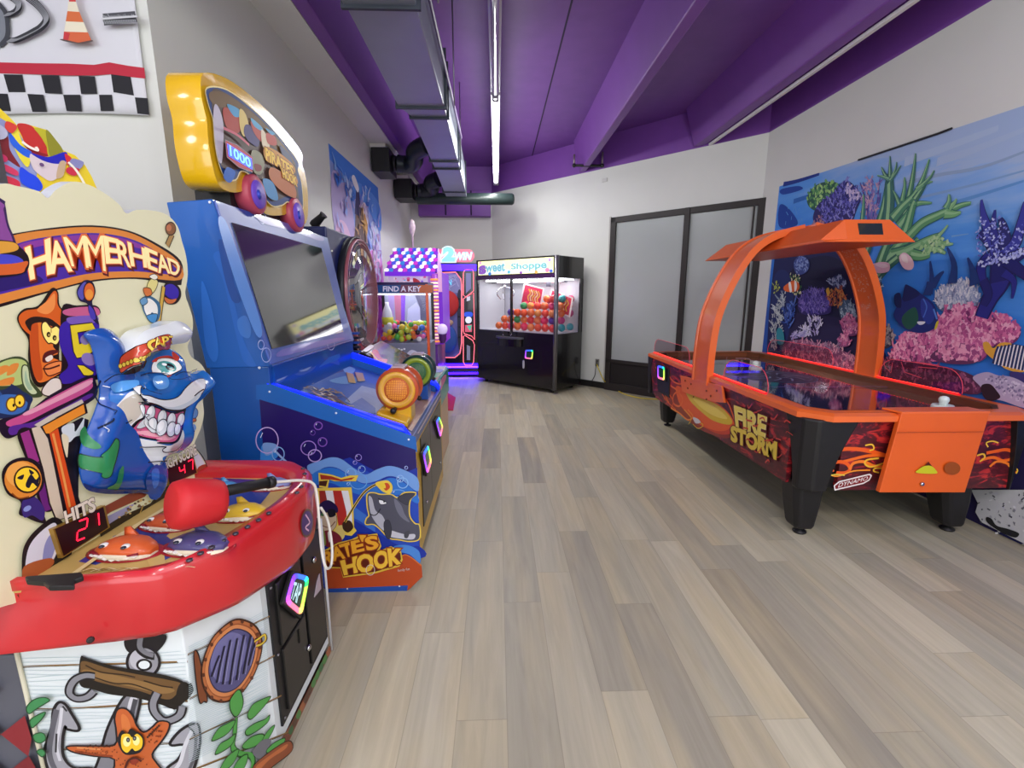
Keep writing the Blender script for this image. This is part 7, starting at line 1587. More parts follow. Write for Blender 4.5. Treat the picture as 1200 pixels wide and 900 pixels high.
for P_, c in (([(246, 108), (266, 110), (300, 136), (330, 168), (346, 192), (336, 186), (310, 162), (280, 134), (250, 122)], '#6a4f2c'), ([(252, 122), (258, 130), (262, 150), (260, 190), (254, 180), (250, 140)], '#c0b8c8'), ([(262, 126), (278, 134), (282, 152), (274, 156), (264, 146)], '#a83428'), ([(266, 122), (280, 128), (282, 136), (274, 136)], '#4a9ac8'), ([(281, 128), (288, 134), (292, 152), (286, 160), (281, 148)], '#d8c070'), ([(288, 146), (298, 150), (304, 162), (302, 172), (292, 166), (286, 156)], '#33286a'), ([(294, 142), (304, 150), (308, 166), (302, 162), (296, 152)], '#b43a2c'), ([(294, 138), (306, 148), (308, 154), (298, 148)], '#5aa8d0'),
             ([(306, 152), (312, 158), (316, 172), (308, 172)], '#e0d0b0'), ([(312, 156), (322, 160), (324, 170), (314, 168)], '#b8382c'), ([(311, 150), (322, 156), (318, 158)], '#4a9ac8'), ([(296, 176), (306, 180), (310, 192), (306, 204), (298, 202), (294, 188)], '#8c8c70'), ([(298, 192), (306, 194), (306, 200), (300, 200)], '#7a1c24'), ([(328, 170), (340, 182), (342, 192), (332, 184)], '#3c4468'), ([(266, 196), (276, 202), (270, 214), (262, 208)], '#2460b8'), ([(308, 210), (320, 214), (326, 234), (314, 230)], '#4a8cc0'), ([(318, 196), (336, 206), (346, 220), (346, 232), (330, 224), (316, 208)], '#b8642c')): A.poly(c, P_)
A.poly('#cc8a20', [(310, 172), (326, 178), (344, 194), (344, 204), (330, 196), (312, 188)]); A.text('#f4c83c', 'PIRATES', (311, 173), (343, 195), (344, 206), (312, 187), .05, out='#7a2c14', ob=.1); A.poly('#cc8a20', [(330, 196), (346, 206), (348, 216), (333, 208)]); A.text('#f4c83c', 'HOOK', (330, 197), (347, 208), (348, 218), (332, 208), .05, out='#7a2c14', ob=.1)
A.poly('#c04a58', [(264, 164), (278, 170), (296, 184), (296, 202), (280, 196), (266, 184)], False, line='#8c8890', lw=.004)
A.mk = lambda c: mat(c, .3, emit=1.4, name='blue_display'); A.poly('#1440e8', [(266, 168), (295, 186), (296, 199), (268, 183)], False); A.mk = lambda c: mat(c, .3, emit=1.8); A.text('#60b0ff', '1000', (269, 170), (293, 186), (294, 197), (270, 182), .02); A.mk = mk2
for P_ in ([(262, 150), (278, 158), (292, 170)],): A.stroke('#c85a6c', P_, .012)
A.done('topper_artwork', tp)
for cx, cy, rx, ry in ((298, 228, 13, 22), (346, 252, 9.5, 19)):
    A = Art((-1.19, 2.6, 2.1), (1, 0, 0), step=.0006, mk=mk2); c = A.at((cx, cy), 0); r = (A.at((cx, cy - ry), 0) - c).length
    b = MB(); b.lathe([(r, -.06), (r, .012), (r * .93, .018), (0, .018)], mat('#b8485c', .4), c, (1, 0, 0), 30); w_ = b.build('wheel', tp)
    b = MB(); b.lathe([(r * .72, .018), (r * .70, .024), (0, .024)], mat('#6a48b8', .4, emit=.2), c, (1, 0, 0), 26); b.lathe([(r * .26, .024), (0, .03)], mat('#3c4cc0', .3, emit=.1), c, (1, 0, 0), 16); b.build('hub', w_)
b = MB(); b.box(-1.40, -1.24, 2.32, 3.0, 1.88, 2.0, BLK); b.build('topper_bracket', R_)
# ---- fishing reels on the deck
def reel(cx, cy, rp, y, face, ring, rim_, lab):
    c = onY(cx, cy, y); r = rp / 545 * y * .98
    b = MB(); b.box(c.x - .07, c.x + .07, y + .01, y + .14, deckz(c.x) - .03, c.z - .04, face[2]); st = b.build('reel_mount', R_, bevel=.006, label=lab + ' reel mount')
    b = MB(); b.lathe([(0, 0), (r * .60, 0), (r * .62, -.004), (r * .82, -.006), (r * .84, -.002), (r * .97, .004), (r, .016), (r, .03), (r * .9, .04), (r * .9, .12), (r, .13), (r, .155), (r * .95, .165), (0, .165)], rim_, c, (0, 1, 0), 36); dr = b.build('reel', R_, label=lab + ' reel drum')
    b = MB(); b.lathe([(r * .60, -.0025), (r * .62, -.009), (r * .84, -.009), (r * .86, -.002)], ring, c, (0, 1, 0), 36); b.build('face_ring', dr)
    b = MB(); b.lathe([(0, -.006), (r * .58, -.0035), (r * .59, .0)], face[0], c, (0, 1, 0), 30); sp_ = b.build('speaker_face', dr)
    b = MB(); k = 9
    for i in range(-k, k + 1):
        for j in range(-k, k + 1):
            x, z = i * r * .09 * .7, j * r * .09 * .7
            if x * x + z * z < (r * .50) ** 2: b.box(c.x + x - r * .014, c.x + x + r * .014, y - .0072, y - .0045, c.z + z - r * .014, c.z + z + r * .014, face[1])
    b.build('speaker_holes', sp_, kind='stuff')
    h = c + V((-.012, -.01, -r * .88)); b = MB(); b.tube([h, h + V((0, -.035, 0))], .012, BLK, 10); b.ball(h + V((0, -.045, 0)), .017, BLK); b.build('crank_knob', dr)
    h = c + V((r * .9, .08, -r * .55)); b = MB(); b.tube([c + V((r * .5, .08, -.04)), h], .008, CHROME, 8); b.ball(h, .014, BLK); b.build('handle_knob', dr)
    b = MB(); b.box(c.x - .035, c.x + .04, y + .03, y + .13, c.z + r * .9, c.z + r * 1.06, mat('#b09ca0', .35)); b.build('top_clip', dr, bevel=.006)
    return dr
reel(465, 457, 26.5, 2.45, (mat('#c2622c', .4), mat('#f0b83c', .4, emit=.3), mat('#d8a81c', .3, coat=.4)), mat('#dda22c', .3, coat=.5), mat('#c4542c', .3, coat=.6), 'orange')
reel(488, 436, 20.5, 3.0, (mat('#3c6a4c', .4), mat('#7ca05c', .4), mat('#1f4f9c', .3, coat=.4)), mat('#8aa028', .3, coat=.5), mat('#1c3f3c', .3, coat=.6), 'green')
b = MB(); P = [A_ for A_ in ()]
c = onY(463, 478, 2.40); b.prism([(c.x - .09, 2.36, deckz(c.x - .09) - .012), (c.x + .07, 2.36, deckz(c.x + .07) - .012), (c.x + .07, 2.58, deckz(c.x + .07) - .012), (c.x - .09, 2.58, deckz(c.x - .09) - .012)], (0, 0, .03), mat('#e0b01c', .3, coat=.5)); b.build('reel_base', R_, bevel=.008, label='yellow reel base')
# ------------------------------------------------------------------ prize wheel machine (third)
WY0, WY1 = 3.50, 4.62
W3 = thing('prize_wheel_machine', 'dark blue prize wheel machine with clear round wheel and slanted black console', 'arcade machine', (-1.0, 4.05, 0))
NV = mat('#1a2560', .35, coat=.3, name='navy_laminate')
b = MB(); b.box(-1.42, -1.22, WY0, WY1, 0, 1.98, NV); wc = b.build('cabinet', W3, bevel=.01)
b = MB(); b.box(-1.25, -.72, WY0 + .05, WY1 - .05, 0, .86, mat('#2a2c58', .35, coat=.3)); wb = b.build('lower_cabinet', W3, bevel=.012)
b = MB(); b.box(-.74, -.50, WY0 + .25, WY1 - .05, 0, .74, mat('#c9a88a', .4)); b.build('front_cabinet', W3, bevel=.012)
b = MB(); b.lathe([(.007, 0), (.006, .004)], mat('#e8e8d8', .3, emit=.2), onY(389, 294, WY0), (0, -1, 0), 10); b.build('screw', wc)
# speaker grille slots beside the screen housing
b = MB()
for k in range(6): z = 1.03 + k * .035; b.box(-1.21, -1.04, WY0 - .004, WY0 + .05, z, z + .016, mat('#2a4a9c' if k % 2 else '#0c1030', .4))
b.build('vent_slats', W3)
cz, cy, rr = 1.49, 4.12, .47
XD = -1.16
b = MB(); n = 48
ring_m = mat('#a8606c', .3, coat=.4, name='wheel_rim')
b.lathe([(rr, -.03), (rr, .012), (rr * .975, .014), (rr * .975, -.03)], ring_m, (XD, cy, cz), (1, 0, 0), n); wh = b.build('wheel_rim', W3, label='pink wheel rim')
b = MB(); b.lathe([(rr * .975, .0), (rr * .975, .010), (0, .010)], mat('#b4b4b8', .06, .85, name='wheel_glass'), (XD, cy, cz), (1, 0, 0), n); b.build('wheel_disc', W3, label='reflective round wheel face')
A = Art((XD + .011, cy, cz), (1, 0, 0), step=.0005, uv=True, U=(0, 1, 0), mk=lambda c: mat(c, .15, coat=.8))
random.seed(4)
for k in range(3, 10):
    a = k * PI / 12; r0, r1 = rr * .72, rr * .84; da = PI / 30; c = ('#c8b07a', '#b4b4b8', '#d09050', '#9c9ca4')[k % 4]
    A.poly(c, [(r0 * math.cos(a - da), r0 * math.sin(a - da)), (r1 * math.cos(a - da), r1 * math.sin(a - da)), (r1 * math.cos(a + da), r1 * math.sin(a + da)), (r0 * math.cos(a + da), r0 * math.sin(a + da))], False)
A.stroke('#8c8c94', [(rr * .42 * math.cos(k * PI / 10), rr * .42 * math.sin(k * PI / 10)) for k in range(20)], .006, True)
A.stroke('#a44a50', [(rr * .92 * math.cos(k * PI / 12), rr * .92 * math.sin(k * PI / 12)) for k in range(24)], .008, True)
A.done('wheel_print', wh)
b = MB(); b.lathe([(rr + .018, -.05), (rr + .02, .0), (rr + .005, .002), (rr + .01, -.05)], mat('#23242a', .4), (XD - .01, cy, cz), (1, 0, 0), n); b.build('wheel_housing', W3)
# red finned skirt below the wheel and printed edge
b = MB(); b.prism([(XD, cy - .30, 1.06), (XD, cy + .34, 1.06), (XD, cy + .42, .84), (XD, cy - .30, .84)], (.03, 0, 0), mat('#5c1c2c', .4)); sk = b.build('skirt', W3)
A = Art((XD + .031, cy, 1), (1, 0, 0), step=.0005, uv=True, U=(0, 1, 0))
for k in range(14): y = -.30 + k * .05; A.stroke('#1c1014', [(y, -.08), (y + .01, .02)], .02, smooth=False)
A.stroke('#a02c44', [(-.36 + k * .08, .12 - .14 * math.sin(PI * k / 9)) for k in range(10)], .05); A.stroke('#d8b8a0', [(-.38, .24), (-.37, .04), (-.28, -.09)], .016, smooth=False); A.done('skirt_print', sk)
b = MB(); q = [V((-1.13, 3.78, 1.02)), V((-1.13, 4.5, 1.04)), V((-.80, 4.5, .865)), V((-.80, 3.78, .865))]
P = [onY(427, 411, 4.0)]
b.prism(q, V((.012, 0, .022)), mat('#2b2a30', .25, coat=.5)); cs = b.build('console', W3, bevel=.003, label='black slanted console with red print')
nn = V((.17, 0, .33)).normalized()
A = Art(V((-1.13, 4.1, 1.03)) + V((.012, 0, .022)) + nn * .002, nn, step=.0005, mk=lambda c: mat(c, .25, coat=.4, emit=.15)); 
A.poly('#c22c4c', [(436, 412), (442, 410), (446, 418), (452, 423), (446, 428), (440, 424)]); A.poly('#e8e0e4', [(426, 410), (434, 404), (438, 406), (430, 412)]); A.poly('#e0607c', [(444, 422), (454, 421), (450, 428)]); A.stroke('#d8a84c', [(434, 412), (444, 424)], .02); A.done('console_print', cs)
b = MB(); b.box(-.80, -.50, WY0 + .25, WY1 - .05, .74, .80, mat('#c8d4d0', .3, coat=.4, var=.1)); dk3 = b.build('play_deck', W3, bevel=.008)
A = Art((-.66, 4.0, .802), (0, 0, 1), step=.0005, uv=True, U=(1, 0, 0), mk=lambda c: mat(c, .3, coat=.4, emit=.1))
for c, P in (('#e87aa0', [(-.14, -.2), (.1, -.22), (.14, -.05), (-.1, -.0)]), ('#4cc0a0', [(.0, -.1), (.14, -.12), (.15, .12), (.02, .16)]), ('#f4f0f4', [(-.1, .0), (.05, -.02), (.04, .14), (-.1, .18)]), ('#d83060', [(-.15, .1), (-.04, .12), (-.05, .3), (-.15, .3)]), ('#5a8cd8', [(.02, .18), (.14, .16), (.14, .32), (.0, .34)])): A.poly(c, P)
A.done('deck_print', dk3)
b = MB(); b.box(-.51, -.485, WY0 + .26, WY1 - .06, .55, .79, mat('#3c9c94', .35, coat=.4)); tq = b.build('front_cap', W3, bevel=.006)
A = Art((-.484, 4.0, .7), (1, 0, 0), step=.0005, uv=True, U=(0, 1, 0)); A.poly('#e88ab0', [(-.24, .04), (.0, .08), (.3, .06), (.3, .02), (.0, .0), (-.2, -.02)]); A.poly('#f4f4f4', [(-.2, .06), (-.1, .09), (-.08, .02)]); A.done('cap_print', tq)
# little black spotlight on top
t = thing('spotlight', 'small black spotlight standing on top of the dark blue wheel cabinet', 'spotlight', (-1.33, 3.62, 1.98))
b = MB(); b.box(-1.36, -1.30, 3.6, 3.66, 1.98, 1.995, BLK); b.tube([(-1.33, 3.63, 1.99), (-1.33, 3.63, 2.03)], .01, BLK, 8); b.build('base', t)
b = MB(); b.lathe([(.03, 0), (.034, .02), (.024, .1), (.03, .12)], BLK, (-1.36, 3.63, 2.0), (.7, -.1, .6), 14); b.build('lamp_head', t)
# ------------------------------------------------------------------ key prize crane
KY, KY2 = 4.95, 5.38
FK = thing('key_crane', 'glass prize crane with dark header and orange corner post', 'prize crane', (-1.05, 5.35, 0))
kx0, kx1 = onY(438, 380, KY).x, onY(503, 380, KY).x
zt1 = onY(470, 333, KY).z; zt0 = onY(470, 344, KY).z; zf = onY(470, 402, KY).z
b = MB(); b.box(kx0, kx1, KY, KY2, 0, zf, mat('#8f92ac', .3, coat=.3, name='grey_lilac_cabinet')); fc = b.build('cabinet', FK, bevel=.008)
b = MB(); b.box(kx0, kx1, KY - .005, KY2, zt0, zt1 + .02, mat('#3c2c60', .35)); hd2 = b.build('header', FK, bevel=.006)
A = Art((0, KY - .0065, 0), (0, -1, 0), step=.0005, mk=lambda c: mat(c, .3, emit=.25))
A.poly('#274a86', [(438, 334), (470, 334), (468, 343), (438, 343)], False); A.poly('#6a3450', [(470, 334), (490, 334), (492, 343), (468, 343)], False); A.poly('#b4562c', [(490, 334), (507, 334), (507, 343), (490, 343)], False)
A.text('#d8d0e8', 'FIND A KEY', (449, 335.5), (493, 335.5), (493, 341.5), (449, 341.5), .03); A.done('header_print', hd2)
for x, m_ in ((kx0, mat('#c8c4c8', .3, .3)), (kx1 - .028, mat('#e2561c', .3, coat=.4, emit=.15))):
    b = MB(); b.box(x, x + .028, KY - .008, KY + .02, .45, zt1, m_); b.build('corner_post', FK, bevel=.004)
b = MB(); b.box(kx1 - .03, kx1 - .0, KY2 - .03, KY2, zf, zt0, BLK); b.build('rear_post', FK)
b = MB(); b.box(kx0, kx0 + .03, KY2 - .03, KY2, zf, zt0, BLK); b.build('rear_post', FK)
b = MB(); b.box(kx0 + .03, kx1 - .03, KY, KY + .005, zf, zt0, glass('#f4f4fc', .02, .05)); b.build('front_glass', FK)
b = MB(); b.box(kx0 + .02, kx1 - .02, KY2 - .02, KY2 - .01, zf, zt0, mat('#a7adc4', .25)); bk = b.build('back_panel', FK)
A = Art((0, KY2 - .021, 0), (0, -1, 0), step=.0005, mk=lambda c: mat(c, .3, emit=.2))
for P, c in (([(455, 345), (462, 345), (462, 398), (456, 398)], '#9c8cc0'), ([(462, 346), (472, 346), (471, 380), (464, 380)], '#b06c88'), ([(470, 345), (475, 345), (474, 396), (470, 396)], '#7c4cc8'), ([(478, 362), (488, 354), (494, 364), (492, 392), (476, 392)], '#b4b8d8'), ([(486, 345), (500, 345), (502, 396), (494, 396), (492, 360)], '#5c5c74')): A.poly(c, P, False)
A.done('back_print', bk)
b = MB(); b.box(kx0 + .03, kx1 - .03, KY + .02, KY2 - .02, zt0 - .015, zt0, mat('#ffffff', .4, emit=4)); b.build('inside_light', FK)
# inner trees and rim
A = Art((0, KY - .001, 0), (0, -1, 0), step=.0008, mk=lambda c: mat(c, .3, emit=.15))
for k in range(5): A.ell('#e8e8f4', 461 + k * 3.2, 409 + (k % 2), 1.4, 1.1)
A.poly('#e8e4f8', [(452, 410), (458, 408), (458, 416), (453, 416)]); A.poly('#d8d4f0', [(474, 420), (482, 410), (492, 416), (486, 426)]); A.done('cabinet_print', fc)
b = MB(); b.lathe([(.05, 0), (.06, .05), (.06, .16), (.045, .24), (.02, .30), (.02, .33)], mat('#e0e4e0', .2, coat=.4), (kx0 + .12, KY + .12, zf + .10), n=18); b.lathe([(.0615, .09), (.0615, .17)], mat('#d8d838', .4), (kx0 + .12, KY + .12, zf + .10), n=18)
b.build('prize_bottle', FK)
# capsules and sweets heaped inside: one thing each
random.seed(31); spots = []; tries = 0
while len(spots) < 95 and tries < 40000:
    tries += 1; r = random.uniform(.026, .036); x = random.uniform(kx0 + .04 + r, kx1 - .05 - r); y = random.uniform(KY + .03 + r, KY2 - .05 - r); z = random.uniform(zf + .005 + r, zf + .20)
    if all((V((x, y, z)) - V(s[:3])).length > (r + s[3]) for s in spots): spots.append((x, y, z, r))
cc = [('#c8d43c', 'yellow green'), ('#58b848', 'green'), ('#e8782c', 'orange'), ('#e8c838', 'yellow'), ('#d84838', 'red'), ('#e86aa8', 'pink'), ('#3c78c8', 'blue'), ('#1c1c24', 'black'), ('#f0ece0', 'white'), ('#c8d43c', 'yellow green'), ('#e8c838', 'yellow')]
cp = {}
for s in spots:
    c, cn = random.choice(cc)
    if c not in cp:
        m = MB(); m.ball((0, 0, 0), .03, mat(c, .3, coat=.4, emit=.12, name='capsule_shell'), 12, 8); o2 = m.build('prize_capsule', None); o2.data.transform(Matrix.Translation((0, 0, -.03))); cp[c] = o2
    else: o2 = cp[c].copy(); COL.objects.link(o2)
    o2.location = s[:3]; q = s[3] / .03; o2.scale = (q, q, q)
    set_tags(o2, cn + ' prize capsule piled behind the glass of the crane with orange post', 'capsule', cn + ' capsules in the key crane')
# ------------------------------------------------------------------ candy house machine with scaled roof
CY0, CY1 = 6.15, 7.05
CH_ = thing('candy_house_machine', 'glowing pink and violet prize house with sequined roof and striped candy post', 'arcade machine', (-1.15, 6.6, 0))
cx0, cx1 = onY(456, 350, CY0).x, onY(511, 350, CY0).x
ze = onY(480, 319, CY0).z; zr = onY(480, 291, CY0 + .35).z; zs_ = onY(480, 322, CY0).z
b = MB(); b.box(cx0, cx1, CY0, CY1, 0, .85, mat('#7a3cb0', .3, coat=.4)); b.build('base', CH_, bevel=.01)
b = MB(); b.box(cx0 + .02, cx1 - .02, CY0 + .25, CY1, .85, ze, mat('#c9a6e0', .3, emit=.25, ecol='#d8a8f0')); b.build('back_body', CH_)
b = MB(); b.prism([(cx0 - .03, CY0 - .04, ze), (cx1 + .03, CY0 - .04, ze), (cx1 + .0, CY0 + .34, zr), (cx0 + .03, CY0 + .34, zr)], (0, .04, -.01), mat('#6a2cb8', .3)); rf = b.build('roof', CH_)
rn = V((0, -(zr - ze), .38)).normalized(); e0 = V((cx0 - .03, CY0 - .04, ze)); e1 = V((cx1 + .03, CY0 - .04, ze)); t0, t1 = V((cx0 + .03, CY0 + .34, zr)), V((cx1, CY0 + .34, zr))
b = MB(); random.seed(8)
cs_ = [('#f6f2fa', .5), ('#3c8ce0', .3), ('#8a34d0', .3), ('#f6f2fa', .5), ('#c83cc8', .4), ('#5058e0', .3)]
for j in range(7):
    for i in range(11):
        u = (i + .5 * (j % 2) + .25) / 11.2; v = (j + .45) / 7; p = e0.lerp(e1, u).lerp(t0.lerp(t1, u), v) + rn * .006
        c, e = cs_[(i + j * 2) % 6]; r_ = .037; uu = V((1, 0, 0)); ww = rn.cross(uu)
        b.face([p + uu * r_ * math.cos(a) * .9 + ww * r_ * math.sin(a) * 1.0 + rn * .004 * math.sin(a) for a in [2 * PI * k / 8 for k in range(8)]], mat(c, .25, coat=.6, emit=e))
b.build('roof_scales', rf, kind='stuff', label='sequin scales in white, blue and violet')
b = MB(); b.prism([e1 + V((0, 0, -.01)), t1 + V((0, 0, .0)), t1 + V((0, .36, zr * 0 - (zr - ze))), ], (.012, 0, 0), mat('#d8b0e8', .3, emit=.3)); b.build('gable', CH_)
b = MB(); b.box(cx0 - .03, cx1 + .0, CY0 - .045, CY0 - .03, ze - .05, ze + .005, mat('#6a24c8', .3, emit=.6, ecol='#7a2ce0')); b.build('eave', CH_)
zg = onY(480, 335, CY0).z
b = MB(); b.box(cx0, cx1 - .10, CY0, CY0 + .02, .85, ze - .03, mat('#d8cce4', .3, emit=.3, ecol='#e8d0f4')); fr_ = b.build('front_panel', CH_)
A = Art((0, CY0 - .002, 0), (0, -1, 0), step=.0005, mk=lambda c: mat(c, .3, emit=.35))
for k in range(7): A.ell('#7a28c8', 460 + k * 6.6, 321, 4, 2.6)
for k in range(16): A.ell(random.choice(['#e05a9c', '#5ab0e0', '#e8a0c8', '#b83c4c', '#8c6cd8', '#f6e0f0']), random.uniform(460, 498), random.uniform(324, 335), random.uniform(1, 2.2), random.uniform(.8, 1.6))
A.poly('#b03040', [(484, 326), (490, 328), (494, 334), (486, 334)]); A.done('candy_print', fr_)
b = MB(); yb_ = CY0 - .01; px_ = onY(510, 360, yb_)
b.tube([(px_.x, yb_, .85), (px_.x, yb_, ze - .02)], .045, mat('#a04ac0', .3, emit=.4), 16); cpole = b.build('candy_post', CH_, label='striped candy post')
b = MB()
for k in range(19):
    z = .88 + k * (ze - .94) / 19; b.lathe([(.05, 0), (.056, .012), (.05, .024)], mat('#f8e8c8' if k % 3 else '#f0a860', .3, emit=.9, ecol='#ffd0b0' if k % 3 else '#ff9040'), (px_.x, yb_, z), n=14)
b.build('post_bulbs', cpole, kind='stuff')
b = MB(); x_ = onY(517, 350, CY0).x; b.box(px_.x + .05, x_ + .02, CY0 - .03, CY1 - .05, .85, ze, mat('#7a2cc8', .3, emit=.35, ecol='#7a28e0')); sdp = b.build('side_panel', CH_, bevel=.004)
b = MB(); b.box(px_.x + .05, x_ + .02, CY0 - .035, CY0 - .03, ze - .25, ze + .02, mat('#e0a8d8', .3, emit=.4)); b.build('side_crest', sdp)
b = MB(); p = onY(484, 291, CY0 + .5); tpz = onY(484, 257, CY0 + .5).z
b.lathe([(.012, 0), (.012, (tpz - p.z) * .45), (.03, (tpz - p.z) * .55), (.045, (tpz - p.z) * .75), (.03, (tpz - p.z) * .93), (.008, (tpz - p.z))], mat('#e0c8d4', .5, var=.2, scale=30), (p.x, CY0 + .5, p.z), n=12); b.build('finial', CH_, label='pale twisted finial')
# front corner toys: violet globe cup
t = b = MB(); p = onY(519, 408, 6.0)
b.lathe([(.03, 0), (.05, .05), (.05, .10), (.06, .12)], mat('#5a2c7c', .3), (p.x, 6.0, .88), n=14); b.ball((p.x, 6.0, 1.06), .07, mat('#d8c8f4', .2, emit=.5)); b.build('globe_lamp', CH_)
# ------------------------------------------------------------------ tall key prize cabinet
QY = 8.35
QK = thing('key_prize_cabinet', 'tall black prize cabinet with neon outlines, violet light bands and pink sign', 'prize cabinet', (-.7, 8.7, 0))
qx0, qx1 = -1.28, onY(560.5, 380, QY).x
zt2 = onY(540, 308, QY).z
b = MB(); b.box(qx0, qx1, QY + .03, 9.1, .05, zt2, KB); qc = b.build('cabinet', QK, bevel=.01)
b = MB(); b.box(qx1 - .05, qx1, QY, QY + .03, .05, zt2, KB); b.box(qx0, qx0 + .05, QY, QY + .03, .05, zt2, KB); b.build('front_frame', QK)
VIO = mat('#3a14ff', .3, emit=5.5, ecol='#3210ff', name='violet_led')
for z0, z1 in ((onY(540, 317, QY).z, onY(540, 310, QY).z), (onY(540, 431, QY).z, onY(540, 426, QY).z), (.06, .10)):
    b = MB(); b.box(qx0 + .05, qx1 - .0, QY - .012, QY + .0, z0, z1, VIO); b.build('light_band', QK, label='violet light band')
b = MB(); b.tube([(qx1 + .015, QY - .01, .1), (qx1 + .015, QY - .01, zt2)], .012, mat('#d8d0d8', .3, emit=.3), 8); b.build('corner_tube', QK, label='pale corner tube')
A = Art((0, QY + .028, 0), (0, -1, 0), step=.002, mk=lambda c: mat(c, .3, emit=.1))
NE = lambda c: mat('#f08a90', .3, emit=1.0, ecol='#ff6a80', name='pink_neon')
A.poly('#6a68a8', [(512, 322), (536, 320), (541, 330), (541, 400), (540, 412), (536, 418), (512, 418)], False)
A.poly('#8c8cc0', [(514, 322), (534, 321), (539, 330), (539, 342), (514, 342)]); A.poly('#50509c', [(514, 396), (538, 396), (538, 410), (530, 416), (514, 416)])
for k in range(12): A.stroke('#b8b8e0', [(random.uniform(516, 534), random.uniform(322, 340)), (random.uniform(520, 538), random.uniform(322, 340))], .01, smooth=False)
A.mk = lambda c: mat(c, .3, emit=.8)
A.text('#70c8f0', 'WIN', (517, 328), (529, 328), (529, 334), (517, 334), .03)
A.mk = lambda c: mat(c, .4)
A.poly('#2c3048', [(536, 346), (541, 346), (541, 404), (537, 404)]);
A.mk = NE; A.stroke('x', [(510, 320), (534, 319), (540, 327), (541, 334), (541, 402), (539, 414), (533, 419), (510, 419)], .02, False, False)
for P in ([(545, 316), (554, 316), (555, 320), (555, 341), (546, 348), (543, 346), (543, 320)], [(543, 350), (555, 343), (556, 384), (556, 398), (553, 394), (544, 391), (543, 388)], [(543, 394), (545, 393), (554, 399), (556, 404), (555, 424), (553, 428), (545, 428), (543, 424)]): A.stroke('x', P, .016, True, False)
A.mk = lambda c: mat(c, .3, emit=.5)
A.poly('#70709c', [(546, 320), (552, 320), (552, 338), (546, 344)], False); A.poly('#7c7c94', [(547, 404), (551, 406), (551, 422), (547, 422)], False); A.poly('#c8c8d8', [(547, 348), (551, 347), (551, 352), (547, 353)], False); A.poly('#2858e0', [(545, 366), (553, 366), (553, 371), (545, 371)]); A.ell('#f0f4ff', 549, 375, 3.8, 4); A.poly('#e05a78', [(545, 381), (553, 380), (553, 389), (545, 389)], False); A.poly('#58c8a0', [(547, 382), (553, 381), (551, 388)], False)
A.done('neon_front', qc)
for px, py in ((538, 350), (539, 360), (538, 371), (539, 383), (538.5, 395)):
    b = MB(); b.lathe([(.012, -.02), (.03, 0), (.012, .02)], mat('#34343c', .3, .5), onY(px, py, QY + .0), (0, -1, 0), 8); b.build('prize_peg', qc)
# generic hanging plush behind the window: red bundle above a blue one, no character
t = thing('plush_prize', 'large red and blue soft prize hanging in the neon outlined cabinet', 'soft toy', tuple(onY(524, 414, QY - .05)))
b = MB(); c = onY(525, 356, QY - .07); b.ball(c, .2, mat('#c43434', .8, bump=.3, scale=20), 18, 12, (.95, .4, 1.15)); b.build('red_cushion', t)
b = MB(); c = onY(524, 397, QY - .07); b.ball(c, .2, mat('#3458a8', .8, bump=.3, scale=20), 18, 12, (.9, .4, 1.25)); b.build('blue_cushion', t)
b = MB(); c = onY(524, 378, QY - .09); b.ball(c, .1, mat('#c8a48c', .8), 14, 10, (1.1, .5, .6)); b.build('beige_band', t)
# sign
z0, z1 = onY(530, 307, QY).z, onY(530, 292, QY).z; xs0, xs1 = onY(500, 300, QY).x, onY(556, 300, QY).x; r_ = (z1 - z0) / 2
lp = [(xs0, QY, z0), (xs1 - r_, QY, z0)] + [(xs1 - r_ + r_ * math.sin(a), QY, (z0 + z1) / 2 - r_ * math.cos(a)) for a in [PI * k / 8 for k in range(1, 8)]] + [(xs1 - r_, QY, z1), (xs0, QY, z1)]
b = MB(); b.prism(lp, (0, .06, 0), mat('#e8788c', .3, emit=.55, ecol='#f07a90')); sg = b.build('sign_board', QK, label='pink rounded sign')
A = Art((0, QY - .001, 0), (0, -1, 0), step=.002, mk=lambda c: mat(c, .3, emit=.7))
A.text('#f4e4ea', 'KEY', (504, 296), (519, 296), (519, 305), (504, 305), .03); A.text('#8cd0ec', '2', (521, 291), (531, 291), (531, 305), (520, 305), .08, out='#d8f4fc', ob=.14); A.text('#e8f0f4', 'WIN', (533, 296.5), (553, 296), (551, 304), (532, 304.5), .04, out='#70b8d8', ob=.09); A.done('sign_lettering', sg)
l = bpy.data.lights.new('violet_glow', 'AREA'); l.shape = 'RECTANGLE'; l.size = .7; l.size_y = .05; l.energy = 9; l.color = (.2, .08, 1); o = bpy.data.objects.new('violet_glow', l); COL.objects.link(o); o.location = ((-.65), QY - .03, .2); o.rotation_euler = (math.radians(35), 0, 0)
# ------------------------------------------------------------------ red mat on the floor, wall socket and cords
b = MB(); P = [onZ(px, py, .004) for px, py in ((522, 459), (534, 466), (531, 481), (519, 481))]; b.prism([V((p.x, p.y, .001)) for p in P], (0, 0, .008), mat('#b8242c', .5)); set_tags(b.build('floor_marker'), 'small red mat on the floor past the blue fishing game', 'mat')
A = Art(CR + ND * .003, ND)
p = A.at((700, 425), 0); t = thing('wall_socket', 'grey double wall socket low beside the storefront frame', 'socket', tuple(p))
def slab(c, w, h, d, m, name, par): bb = MB(); bb.prism([c + UD * sx * w / 2 + V((0, 0, sz * h / 2)) for sx, sz in ((-1, -1), (1, -1), (1, 1), (-1, 1))], ND * d, m); return bb.build(name, par, bevel=.002)
slab(p, .075, .12, .006, mat('#7c7a76', .4), 'cover_plate', t)
for s_ in (-1, 1): slab(p + V((0, 0, s_ * .027)) + ND * .006, .034, .03, .004, mat('#3c3a38', .4), 'outlet', t)
